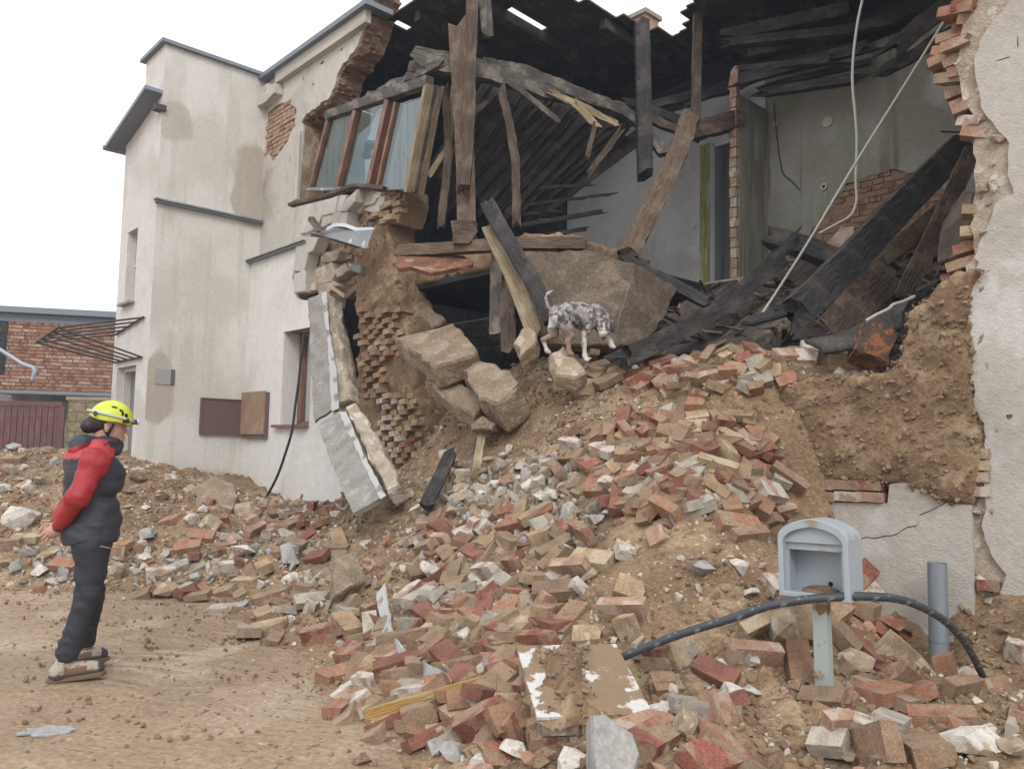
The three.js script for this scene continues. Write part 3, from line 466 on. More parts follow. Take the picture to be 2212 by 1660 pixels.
// lumps of lime mortar along the broken plaster edge
for (let i = 0; i < 46; i++) { const q = cE[Math.floor(rr(8, cE.length - 3))], m = part('mortar_lump', pick(STONES), pick([SM.white, M.mortar, SM.tan]), rh), k = rr(0.05, 0.14); m.scale.set(k, k, k * 0.7); m.position.set(q[0] + rr(0.0, 0.16), q[1], -0.03 + rr(-0.02, 0.02)); m.rotation.set(rr(0, 3), rr(0, 3), rr(0, 3)); }
// low remnant of the front wall with a pier
const lowTop = [...Z8([[1030, 118], [1460, 125], [1470, 20], [1560, 5], [1680, 15], [1730, 60], [1790, 105], [1900, 110], [1925, 130]])];
{ // the low wall is cracked through: two leaves with a jagged gap, dark core behind
  const ck = jag(px(Z8([[1795, 108], [1730, 150], [1640, 195], [1618, 250], [1575, 262], [1480, 300], [1380, 315], [1270, 325], [1030, 330]]), -0.02), 0.01, 0.05), lt = px(lowTop, -0.02), sr = sh(2100, 1090, -0.02)[0], sl = sh(1750, 1090, -0.02)[0], k = 0.004;
  part('low_wall', leaf([...ck.map(([x, y]) => [x, y + k]), lt[0], ...lt.slice(1, 6)], -0.02, 0.1), M.right, rh);
  part('low_wall', leaf([...ck.slice().reverse().map(([x, y]) => [x, y - k]), lt[6], lt[7], lt[8], [sr, -0.1], [sl, -0.1]], -0.02, 0.1), M.right, rh);
  part('low_wall_core', leaf([...lt.map(([x, y]) => [x, y - 0.02]), [sr, -0.1], [sl, -0.1]], 0.085, 0.28), M.core, rh);
}
for (const [x, y, c, l] of [[1130, 85, 'pink', 0.24], [1280, 85, 'lime', 0.2], [1400, 88, 'pink', 0.2], [1160, 22, 'pink', 0.14], [1260, 22, 'brown', 0.26], [1400, 25, 'red', 0.18]]) { const [[s, h]] = px(Z8([[x, y]]), 0.1), m = part('brick', pick(BRICKS), BM[c], rh); m.scale.set(l, 0.075, 0.2); m.position.set(s, h, -0.05); }

// ---------- yard buildings far left ----------
{
  const A = at(-160, 800, 21.4), B = at(300, 800, 22.6), th = -Math.atan2(B.z - A.z, B.x - A.x), L = Math.hypot(B.x - A.x, B.z - A.z);
  const b = thing('brick_barn', 'long red brick barn with dark roof edge behind the yard gate', 'building'); b.position.set(A.x, 0, A.z); b.rotation.y = th;
  const top = at(60, 676, 21.9).y, low = at(100, 850, 21.9).y;
  part('wall', bx(0, L, 0, top - 0.02, -0.4, 0), mottled('jointmortar', 256, 0.9, lin(0.25, 0.13, 0.10), lin(0.19, 0.10, 0.08), lin(0.30, 0.2, 0.16), {}), b);
  part('roof_edge', bx(-0.3, L + 0.3, top - 0.02, top + 0.14, -3, 0.25), M.coping, b);
  part('render_base', bx(-0.3, L, 0, low - 0.05, 0.002, 0.05), mottled('rb', 256, 1.2, lin(0.20, 0.20, 0.19), lin(0.13, 0.135, 0.135), lin(0.26, 0.25, 0.22), {}), b);
  const x0 = at(0, 760, 21.5).x - A.x - 0.15, x1 = L - 0.4;
  brickField(b, [[x0 - 0.2, low], [x1, low], [x1, top - 0.25], [x0 - 0.2, top - 0.25]], [BM.red, BM.orange, BM.red, BM.pink], (m, x, y, o) => m.position.set(x, y, -0.02 + o), { L: 0.36, H: 0.098, gap: 0.016, dep: 0.09, half: 0.15, out: 0.006 });
  part('tarred_band', bx(-0.3, L + 0.1, top - 0.24, top - 0.03, 0.002, 0.03), M.coping, b);
  part('tarred_corner', bx(x0 - 2.2, x0 + 0.15, low + 0.5, top - 0.25, 0.03, 0.05), M.nearblack, b);
  part('lean_to_roof', bx(x0 + 0.35, L + 0.2, low - 0.06, low + 0.02, 0.05, 1.1), M.coping, b);
  const pts = [at(-30, 728, 21), at(0, 750, 21), at(60, 788, 21.1), at(83, 796, 21.1), at(86, 805, 21.1), at(81, 822, 21.1)].map(q => { q.z += 0.25; return q; });
  const dp = single('drainpipe', new THREE.TubeGeometry(new THREE.CatmullRomCurve3(pts, false, 'catmullrom', 0.1), 40, 0.055, 8), std({ color: new THREE.Color(0.33, 0.36, 0.40), roughness: 0.5, metalness: 0.4 }), 'pale grey drainpipe slanting across the red brick barn wall', 'drainpipe'); anchor(dp);
  // gate of upright boards
  const g = thing('yard_gate', 'dark red board gate with a row of bolts beside the low block wall', 'gate'), G0 = at(-60, 960, 17.2), G1 = at(126, 960, 17.4), gl = Math.hypot(G1.x - G0.x, G1.z - G0.z), gh = at(40, 866, 17.3).y;
  g.position.set(G0.x, 0, G0.z); g.rotation.y = -Math.atan2(G1.z - G0.z, G1.x - G0.x);
  const gm = std({ map: rep(dtex('gatep', 256, (x, y) => lerp3(lin(0.115, 0.05, 0.045), lin(0.16, 0.08, 0.07), sm(0.4, 0.7, tf(x, y * 0.3, 3, 12, 4)))), 1), roughness: 0.6 });
  const n = 14; for (let i = 0; i < n; i++) part('board', boxUV(bx(i * gl / n + 0.006, (i + 1) * gl / n - 0.006, 0.05, gh - 0.1 + rr(-0.006, 0.006), 0, 0.03 + rr(0, 0.006)), 1, i * 0.3), gm, g);
  part('backing', bx(0.02, gl - 0.02, 0.1, gh - 0.14, -0.03, -0.003), M.darkpaint, g);
  part('frame', merge([bx(-0.05, gl + 0.04, gh - 0.1, gh, -0.02, 0.05), bx(gl + 0.0, gl + 0.09, 0, gh - 0.1, -0.02, 0.05)]), gm, g);
  for (let i = 0; i < n * 2; i++) part('bolt', new THREE.SphereGeometry(0.011, 6, 4).translate((i + 0.5) * gl / n / 2, gh - 0.28, 0.036), M.zinc, g);
  // rendered beam over the gate and block wall
  const w = thing('block_wall', 'low mossy wall of tan concrete blocks with a pale coping', 'wall'); w.position.set(G1.x + 0.12, 0, G1.z - 0.05); w.rotation.y = -0.1;
  const wh = at(190, 857, 17.4).y; part('joint_core', bx(0, 1.85, 0, wh - 0.07, -0.2, -0.02), M.mortar, w); part('coping', bx(-0.04, 1.9, wh - 0.07, wh, -0.24, 0.03), M.mortar, w);
  const bm = mottled('blk', 256, 0.6, lin(0.27, 0.22, 0.14), lin(0.2, 0.165, 0.10), lin(0.33, 0.28, 0.19), { bump: 0.02 });
  for (let r = 0; r * 0.21 < wh - 0.1; r++) for (let x = (r % 2) * -0.2; x < 1.8; x += 0.41) { const a = Math.max(0.003, x), e = Math.min(1.84, x + 0.395), h1 = Math.min(wh - 0.075, r * 0.21 + 0.197); if (e - a > 0.05) part('block', boxUV(bx(a, e, r * 0.21 + 0.004, h1, -0.03, 0.0 + rr(0, 0.012)), 1, rnd() * 3), bm, w); }
}
// ---------- rubble mound ----------
// heights measured at points of the heap: [pixel u, pixel v, metres from the camera]
const CP = [];
for (const [u, v, z] of [
   [1650, 775, 6.9], [1560, 765, 7.15], [1480, 775, 7.4], [1400, 805, 7.7], [1300, 800, 8.0], [1200, 775, 8.5], [1100, 785, 9.0], [1020, 820, 9.4], [960, 900, 9.6],
  [900, 1040, 9.3], [850, 1120, 8.8], [1000, 980, 8.9], [1100, 900, 8.3], [1300, 900, 7.2], [1500, 880, 6.75], [1620, 860, 6.7], [1700, 890, 6.5], [1705, 970, 6.35], [1720, 1050, 6.2],
  [1100, 1040, 7.6], [1300, 1000, 6.65], [1500, 960, 6.2], [1640, 1020, 5.9], [1000, 1120, 7.6], [1100, 1180, 6.7], [1300, 1190, 5.65], [1500, 1190, 5.2], [1650, 1180, 5.2], [1350, 1330, 4.85], [1000, 1300, 5.9], [900, 1200, 7.2], [860, 1330, 6.1], [1500, 1350, 4.6], [1650, 1400, 4.5], [1500, 1450, 4.25], [1200, 1440, 4.65], [950, 1430, 5.0], [1100, 1540, 4.1], [1300, 1550, 3.85], [1500, 1600, 3.55], [1783, 1503, 4.1], [1900, 1430, 4.6], [2040, 1560, 3.6], [2150, 1600, 3.5], [2200, 1480, 4.6], [1300, 1690, 3.2], [1700, 1690, 3.15], [2100, 1700, 3.0],
  [1830, 1275, 5.9], [1900, 1340, 5.8], [1960, 1400, 5.65], [2030, 1445, 5.6], [1760, 1290, 5.1], [1850, 1350, 5.1], [1950, 1440, 4.9], [1700, 1290, 4.85], [2080, 1500, 4.9],
  [0, 970, 12.4], [100, 985, 11.6], [220, 1000, 11.0], [330, 1045, 11.0], [450, 1050, 11.6], [520, 1085, 11.8], [620, 1105, 11.2], [740, 1095, 10.4], [0, 1100, 9.6], [150, 1150, 9.2], [300, 1150, 9.3], [430, 1130, 9.6], [560, 1180, 9.2], [700, 1190, 8.8], [400, 1210, 8.8], [200, 1230, 8.5], [0, 1225, 8.5], [640, 1290, 7.3], [800, 1240, 7.5], [780, 1380, 5.9], [740, 1130, 9.6], [820, 1200, 8.2], [700, 1340, 6.6],
]) { const p = at(u, v, z); CP.push([p.x, p.z, p.y]); }
for (const [u, v] of [[-100, 1262], [0, 1268], [150, 1276], [300, 1278], [470, 1282], [500, 1335], [560, 1395], [660, 1425], [700, 1500], [760, 1580], [870, 1640], [920, 1700]]) { const p = onG(u, v); CP.push([p.x, p.z, 0.0]); }
for (const [u, v] of [[-150, 1330], [60, 1340], [250, 1350], [420, 1360], [430, 1420], [500, 1500], [580, 1600], [680, 1700], [0, 1480], [200, 1480], [0, 1640], [300, 1640], [500, 1660]]) { const p = onG(u, v); CP.push([p.x, p.z, -0.16]); }
for (const [s, d, h] of [[4.6, 0.9, 1.6], [6, 1.2, 1.8], [7, 1.4, 1.9], [5.5, 2.6, 1.2], [8, 1.2, 2.3], [9.5, 1.2, 2.3], [10.2, 0.5, 2.3], [10.6, 0.6, 2.35], [11, 0.6, 2.4], [10.6, 1.2, 2.5], [8, 3, 2.2], [10, 3, 2.3], [11.4, 0.5, 2.5], [11.5, 2.5, 2.8], [10.1, -0.3, 0.75], [10.4, -0.3, 0.3], [10.25, -0.7, 0.5], [10.6, -0.6, 0.1], [10.8, -0.3, 0.0], [11.1, -0.25, 0.0], [10.6, -0.12, 0.1], [10.9, -0.12, 0.0], [11.2, -0.12, -0.05], [10.75, -0.55, -0.05], [11.1, -0.65, -0.05], [11.5, -0.2, 0.15], [11.2, -0.6, 0.1], [11.9, -0.3, 0.15], [-3, -3.2, 1.2], [-3.5, -2, 1.5], [1, 0.6, 0.7], [3, 0.6, 0.8], [12, 0.3, 0.6], [13, -0.1, 0.25], [13.5, -1, 0.2]]) { const p = W(s, h, d); CP.push([p.x, p.z, p.y]); }
const H0 = (() => { // linear radial basis through the points
  const n = CP.length, A = [], eps = 0.06;
  for (let i = 0; i < n; i++) { A.push([]); for (let j = 0; j < n; j++) A[i].push(-Math.sqrt((CP[i][0] - CP[j][0]) ** 2 + (CP[i][1] - CP[j][1]) ** 2 + 0.02) + (i === j ? eps : 0)); A[i].push(1, CP[i][2]); }
  A.push([...Array(n).fill(1), 0, 0]); const N = n + 1;
  for (let i = 0; i < N; i++) { let m = i; for (let k = i + 1; k < N; k++) if (Math.abs(A[k][i]) > Math.abs(A[m][i])) m = k; [A[i], A[m]] = [A[m], A[i]]; for (let k = i + 1; k < N; k++) { const f = A[k][i] / A[i][i]; if (f) for (let j = i; j <= N; j++) A[k][j] -= f * A[i][j]; } }
  const x = Array(N).fill(0); for (let i = N - 1; i >= 0; i--) { let s = A[i][N]; for (let j = i + 1; j < N; j++) s -= A[i][j] * x[j]; x[i] = s / A[i][i]; }
  return (X, Z) => { let s = x[n]; for (let i = 0; i < n; i++) s -= x[i] * Math.sqrt((X - CP[i][0]) ** 2 + (Z - CP[i][1]) ** 2 + 0.02); return s; };
})();
const HX0 = -9.6, HX1 = 6.4, HZ0 = -14.2, HZ1 = -2.2, HS = 0.045, HNX = Math.round((HX1 - HX0) / HS) + 1, HNZ = Math.round((HZ1 - HZ0) / HS) + 1, HF = new Float32Array(HNX * HNZ);
{
  // coarse solve, then bilinear plus clods
  const k = 5, cx = Math.ceil(HNX / k) + 1, cz = Math.ceil(HNZ / k) + 1, C = new Float32Array(cx * cz);
  for (let j = 0; j < cz; j++) for (let i = 0; i < cx; i++) C[j * cx + i] = H0(HX0 + i * k * HS, HZ0 + j * k * HS);
  for (let j = 0; j < HNZ; j++) for (let i = 0; i < HNX; i++) {
    const a = i / k, b = j / k, I = Math.floor(a), J = Math.floor(b), u = a - I, v = b - J, x = HX0 + i * HS, z = HZ0 + j * HS;
    let h = mix(mix(C[J * cx + I], C[J * cx + I + 1], u), mix(C[(J + 1) * cx + I], C[(J + 1) * cx + I + 1], u), v);
    const am = sm(-0.05, 0.25, h);
    h += am * ((fbm(x * 1.6, z * 1.6, 5, 3) - 0.5) * 0.22 + (fbm(x * 6, z * 6, 15, 3) - 0.5) * 0.13) + (fbm(x * 16, z * 16, 25, 2) - 0.5) * 0.05 * (0.3 + am);
    const r = fbm(x * 9, z * 9, 35, 2); h += am * Math.max(0, r - 0.6) * 0.25;
    HF[j * HNX + i] = h;
  }
}
const Hm = (x, z) => { const a = clamp((x - HX0) / HS, 0, HNX - 1.01), b = clamp((z - HZ0) / HS, 0, HNZ - 1.01), I = Math.floor(a), J = Math.floor(b), u = a - I, v = b - J, q = J * HNX + I; return mix(mix(HF[q], HF[q + 1], u), mix(HF[q + HNX], HF[q + HNX + 1], u), v); };
const top = (x, z) => Math.max(Hm(x, z), 0);
function normalAt(x, z, e = 0.12) { return V(top(x - e, z) - top(x + e, z), 2 * e, top(x, z - e) - top(x, z + e)).normalize(); }
function onHeap(u, v, far = 13) { // where a sight line meets the heap
  const r = ray(u, v); let t = 2 / -r.z; const p = V(); let last = t;
  for (; -r.z * t < far; t += 0.03) { p.copy(r).multiplyScalar(t).add(CAM); if (p.y < top(p.x, p.z)) { let a = last, b = t; for (let i = 0; i < 8; i++) { const m = (a + b) / 2; p.copy(r).multiplyScalar(m).add(CAM); if (p.y < top(p.x, p.z)) b = m; else a = m; } return p; } last = t; }
  return null;
}
{
  const g = new THREE.BufferGeometry(), pos = new Float32Array(HNX * HNZ * 3), uv = new Float32Array(HNX * HNZ * 2), idx = [];
  for (let j = 0; j < HNZ; j++) for (let i = 0; i < HNX; i++) { const q = j * HNX + i, x = HX0 + i * HS, z = HZ0 + j * HS, w = (fbm(x * 5, z * 5, 44, 2) - 0.5) * 0.05; pos[q * 3] = x + w; pos[q * 3 + 1] = HF[q]; pos[q * 3 + 2] = z - w; uv[q * 2] = (x + HF[q] * 0.35) / 2.2; uv[q * 2 + 1] = (z - HF[q] * 1.1) / 2.2; }
  for (let j = 0; j < HNZ - 1; j++) for (let i = 0; i < HNX - 1; i++) { const q = j * HNX + i; if (Math.max(HF[q], HF[q + 1], HF[q + HNX], HF[q + HNX + 1]) < -0.05) continue; const p = V(HX0 + i * HS, 0, HZ0 + j * HS); const [s, , d] = toSD(p); if ((s < 2.6 && d > 0.3) || (s < 0.0 && s > -1.6 && d > -1.5) || (s > 11.9 && d > 0.4) || d > 4.4) continue; idx.push(q, q + HNX, q + 1, q + 1, q + HNX, q + HNX + 1); }
  g.setAttribute('position', new THREE.BufferAttribute(pos, 3)); g.setAttribute('uv', new THREE.BufferAttribute(uv, 2)); g.setIndex(idx); g.computeVertexNormals();
  const t = dtex('soil', 1024, (x, y) => {
    let c = lerp3(lin(0.25, 0.168, 0.098), lin(0.19, 0.126, 0.073), sm(0.3, 0.7, tf(x, y, 1, 5, 6)));
    c = lerp3(c, lin(0.33, 0.245, 0.153), sm(0.52, 0.7, tf(x, y, 12, 6, 6)) * 0.8);
    c = lerp3(c, lin(0.14, 0.096, 0.064), sm(0.56, 0.72, tf(x, y, 27, 14, 5)) * 0.8);
    const g = (tf(x, y, 41, 110, 3) - 0.5) * 0.2; c = c.map(q => q + g); const k = tf(x, y, 71, 60, 2); if (k > 0.82) c = lerp3(c, lin(0.52, 0.46, 0.38), 0.7); return c;
  });
  const m = part('rubble_mound', g, std({ map: t, bumpMap: rep(bumpGrain, 3), bumpScale: 0.018 }), scene); m.userData = { kind: 'structure', label: 'heap of brown clay and rubble that spilled out of the house', category: 'rubble heap' };
}

// ---------- rough masses by surface nets ----------
function sdfMesh(f, lo, hi, c, color) {
  const nx = Math.ceil((hi[0] - lo[0]) / c) + 1, ny = Math.ceil((hi[1] - lo[1]) / c) + 1, nz = Math.ceil((hi[2] - lo[2]) / c) + 1, F = new Float32Array(nx * ny * nz), id = new Int32Array(nx * ny * nz).fill(-1), P = [], I = [];
  for (let k = 0, q = 0; k < nz; k++) for (let j = 0; j < ny; j++) for (let i = 0; i < nx; i++, q++) F[q] = f(lo[0] + i * c, lo[1] + j * c, lo[2] + k * c);
  const sx = 1, sy = nx, sz = nx * ny, off = [0, sx, sy, sx + sy, sz, sx + sz, sy + sz, sx + sy + sz], E = [[0, 1], [2, 3], [4, 5], [6, 7], [0, 2], [1, 3], [4, 6], [5, 7], [0, 4], [1, 5], [2, 6], [3, 7]];
  for (let k = 0; k < nz - 1; k++) for (let j = 0; j < ny - 1; j++) for (let i = 0; i < nx - 1; i++) {
    const q = i + j * sy + k * sz; let m = 0; for (let a = 0; a < 8; a++) if (F[q + off[a]] < 0) m |= 1 << a; if (m === 0 || m === 255) continue;
    let x = 0, y = 0, z = 0, n = 0;
    for (const [a, b] of E) { const A = F[q + off[a]], B = F[q + off[b]]; if ((A < 0) === (B < 0)) continue; const t = A / (A - B); x += mix(a & 1, b & 1, t); y += mix((a >> 1) & 1, (b >> 1) & 1, t); z += mix(a >> 2, b >> 2, t); n++; }
    id[q] = P.length / 3; P.push(lo[0] + (i + x / n) * c, lo[1] + (j + y / n) * c, lo[2] + (k + z / n) * c);
  }
  const quad = (a, b, c2, d, flip) => { if (a < 0 || b < 0 || c2 < 0 || d < 0) return; flip ? I.push(a, c2, b, a, d, c2) : I.push(a, b, c2, a, c2, d); };
  for (let k = 1; k < nz - 1; k++) for (let j = 1; j < ny - 1; j++) for (let i = 1; i < nx - 1; i++) {
    const q = i + j * sy + k * sz, s = F[q] < 0;
    if (s !== (F[q + sx] < 0)) quad(id[q - sy - sz], id[q - sz], id[q], id[q - sy], !s);
    if (s !== (F[q + sy] < 0)) quad(id[q - sx - sz], id[q - sx], id[q], id[q - sz], !s);
    if (s !== (F[q + sz] < 0)) quad(id[q - sx - sy], id[q - sy], id[q], id[q - sx], !s);
  }
  const g = new THREE.BufferGeometry(); g.setAttribute('position', new THREE.Float32BufferAttribute(P, 3)); g.setIndex(I); g.computeVertexNormals();
  const uv = new Float32Array(P.length / 3 * 2); for (let i = 0; i < P.length / 3; i++) { uv[i * 2] = P[i * 3] + P[i * 3 + 2] * 0.4; uv[i * 2 + 1] = P[i * 3 + 1] + P[i * 3 + 2] * 0.75; } g.setAttribute('uv', new THREE.BufferAttribute(uv, 2));
  if (color) { const C = new Float32Array(P.length); for (let i = 0; i < P.length / 3; i++) { const k = color(P[i * 3], P[i * 3 + 1], P[i * 3 + 2]); C[i * 3] = k[0]; C[i * 3 + 1] = k[1]; C[i * 3 + 2] = k[2]; } g.setAttribute('color', new THREE.BufferAttribute(C, 3)); }
  return g;
}
const sBox = (x, y, z, cx, cy, cz, a, b, c) => { const X = Math.abs(x - cx) - a, Y = Math.abs(y - cy) - b, Z = Math.abs(z - cz) - c; return Math.hypot(Math.max(X, 0), Math.max(Y, 0), Math.max(Z, 0)) + Math.min(Math.max(X, Y, Z), 0); };
// crumbs and splinters lying on a rough mass (uncountable)
function onVerts(mesh, n, geo, mat, name, fn) { const p = mesh.geometry.attributes.position, no = mesh.geometry.attributes.normal, im = new THREE.InstancedMesh(geo, mat, n), m4 = new THREE.Matrix4(); for (let i = 0; i < n; i++) { const k = Math.floor(rnd() * p.count); fn(m4, V(p.getX(k) + rr(-0.02, 0.02), p.getY(k) + rr(-0.02, 0.02), p.getZ(k) + rr(-0.02, 0.02)), V(no.getX(k), no.getY(k), no.getZ(k)), c => im.setColorAt(i, c)); im.setMatrixAt(i, m4); } im.name = name; im.userData.kind = 'stuff'; im.castShadow = im.receiveShadow = true; mesh.parent.add(im); }
function sprinkle(mesh, n, s0, s1, c) { onVerts(mesh, n, STONES[5], std({}), 'crumbs', (m, p, no, col) => { const k = s0 + (s1 - s0) * Math.pow(rnd(), 2.5), t = rr(0.7, 1.25); m.compose(p.addScaledVector(no, -k * 0.1), new THREE.Quaternion().setFromEuler(new THREE.Euler(rr(0, 6), rr(0, 6), rr(0, 6))), V(k * rr(0.8, 1.5), k, k * rr(0.8, 1.4))); col(new THREE.Color(c[0] * t, c[1] * t, c[2] * t)); }); }
function splinters(mesh, n) { onVerts(mesh, n, new THREE.BoxGeometry(1, 1, 1), std({}), 'splinters', (m, p, no, col) => { const L = rr(0.1, 0.55); m.compose(p.addScaledVector(no, 0.015), new THREE.Quaternion().setFromEuler(new THREE.Euler(rr(-0.4, 0.4), rr(0, 6), rr(-0.5, 0.5))), V(L, rr(0.012, 0.03), rr(0.02, 0.07))); const t = rnd() < 0.75 ? rr(0.025, 0.06) : rr(0.1, 0.24); col(new THREE.Color(t, t * 0.82, t * 0.68)); }); }
// broken end of the front wall, plastered over with clay (house frame: x = s, z = -d)
const endS = h => 3.92 + Math.max(0, 4.5 - h) * 0.36 - 0.12 * sm(4.3, 5, h);
{
  const f = (x, y, z) => { const d = -z, e = endS(y), n = (fbm(x * 2.2, y * 2.2, z * 2.2, 4) - 0.5) * 0.34 + (fbm(x * 13, y * 13, z * 13, 3) - 0.5) * 0.2; const dn = 0.05 + 0.55 * (1 - sm(1.4, 4.2, y)) * 0, df = 0.62 + 0.5 * sm(2.6, 1.2, y); return Math.max((x - e) * 0.93, 3.2 - x, y - 4.75, -0.3 - y, dn - d, d - df) + n * 0.6; };
  const wend = part('clay_wall_end', sdfMesh(f, [3.0, -0.2, -1.5], [6.0, 5.2, 0.35], 0.05), M.clay, house); sprinkle(wend, 2600, 0.015, 0.06, [0.22, 0.152, 0.097]);
  // single bricks showing in the broken end: u along d, courses up the slope
  const facePt = (u, v) => { const r = ray(u, v); for (let t = 6; t < 14; t += 0.015) { const p = r.clone().multiplyScalar(t).add(CAM), q = toSD(p); if (q[1] > 0 && f(q[0], q[1], -q[2]) < 0) return q; } return null; };
  const ZB = (x, y) => [640 + 0.3126 * x, 605.3 + 0.3126 * y];
  for (let r = -6; r < 23; r++) for (let c = 0; c < 8; c++) {
    const y = 430 + r * 37 + rr(-3, 3), x = 510 + c * 82 + (r % 2) * 41 + rr(-6, 6);
    if (r > 2 && r < 10 && x > 660) continue;
    if (y < 560 && (x > 760 || x < 470)) continue; if (y > 820 && (x < 600 + (y - 900) * 0.12 || x > 1010)) continue; if (x > 900 && rnd() < 0.4) continue;
    const q = facePt(...ZB(x, y)); if (!q || q[2] < -0.1 || q[2] > 1.5) continue;
    const m = part('brick', pick(BRICKS), y > 930 && x > 950 ? BM.red : x < 790 && y > 820 ? pick([BM.lime, BM.lime, BM.ochre]) : pick([BM.brown, BM.ochre, BM.orange, BM.brown]), house);
    m.scale.set(0.24 * (rnd() < 0.4 ? 0.55 : 1), 0.072, 0.14); m.rotation.order = 'YXZ'; m.rotation.set(-0.1, Math.PI / 2, rr(-0.05, 0.05)); m.position.set(q[0] - 0.058 + rr(-0.015, 0.03), q[1], -q[2]);
  }
}
// clay fill lying on the remaining floor
{
  const f = (x, y, z) => { const d = -z, t = 4.02 + 0.26 * (fbm(x * 1.7, z * 1.7, 3, 3) - 0.2) * (1 - sm(5.9, 7.1, x)) + (fbm(x * 9, y * 9, z * 9, 3) - 0.5) * 0.14; return Math.max(y - t, 3.75 - y, 3.6 - x, x - 6.75 - fbm(z * 3, 2, 2) * 0.3, 0.3 + fbm(x * 4, 1, 1) * 0.16 - d, d - 2.2); };
  part('floor_fill', sdfMesh(f, [3.5, 3.6, -2.3], [7.2, 4.5, -0.2], 0.05), M.clay, house);
}
// burnt debris that slopes from the back wall down to the heap
{
  const f = (x, y, z) => { const d = -z, k = clamp((d - 0.2) / 4), base = 2.05 + 2.15 * Math.pow(k, 0.8) - 0.25 * sm(8.2, 9.5, x) * (1 - k) + 0.25 * sm(9.8, 11.2, x); const t = base + (fbm(x * 1.8, z * 1.8, 9, 3) - 0.5) * 0.5 + (fbm(x * 7, y * 5, z * 7, 3) - 0.5) * 0.22; return Math.max((y - t) * 0.8, 1.5 - y, 7.1 + (1 - k) * 0.4 - x, x - 11.65, 0.25 - d, d - 4.46); };
  const deb = part('burnt_debris', sdfMesh(f, [6.9, 1.4, -4.55], [11.8, 5.2, -0.1], 0.06), mottled('ash', 512, 1.3, lin(0.085, 0.066, 0.055), lin(0.04, 0.034, 0.032), lin(0.17, 0.125, 0.09), { bump: 0.03, patch: 0.6, speck: 0.2 }), house); sprinkle(deb, 1400, 0.03, 0.14, [0.09, 0.068, 0.054]); splinters(deb, 700);
}
// clay bank leaning on the torn edge of the right wall
{
  const P = Z5([[1800, 40], [1640, 190], [1545, 290], [1500, 500], [1400, 620], [1000, 650], [850, 720], [800, 900], [900, 1080], [1010, 1190], [1040, 1250], [1460, 1240], [1560, 1230], [1800, 1330], [1910, 1340], [1935, 1000], [1905, 600], [1880, 200], [1930, 60]]), q = px(P, -0.1);
  const f = (x, y, z) => { let dmin = 1e9; for (let i = 0; i < q.length; i++) { const [ax, ay] = q[i], [bx2, by] = q[(i + 1) % q.length], vx = bx2 - ax, vy = by - ay, t = clamp(((x - ax) * vx + (y - ay) * vy) / (vx * vx + vy * vy)); dmin = Math.min(dmin, Math.hypot(x - ax - vx * t, y - ay - vy * t)); } const dd = inside(x, y, q) ? -dmin : dmin; const front = 0.03; return Math.max(dd * 0.98, z - front, -0.5 - z) + (fbm(x * 2.5, y * 2.5, z * 2.5, 3) - 0.5) * 0.08 + (fbm(x * 15, y * 15, z * 15, 3) - 0.5) * 0.1; };
  const bank = part('clay_bank', sdfMesh(f, [9.2, 0.8, -0.7], [12, 3.4, 0.5], 0.04), M.clay, house); sprinkle(bank, 4200, 0.012, 0.055, [0.22, 0.152, 0.097]);
}
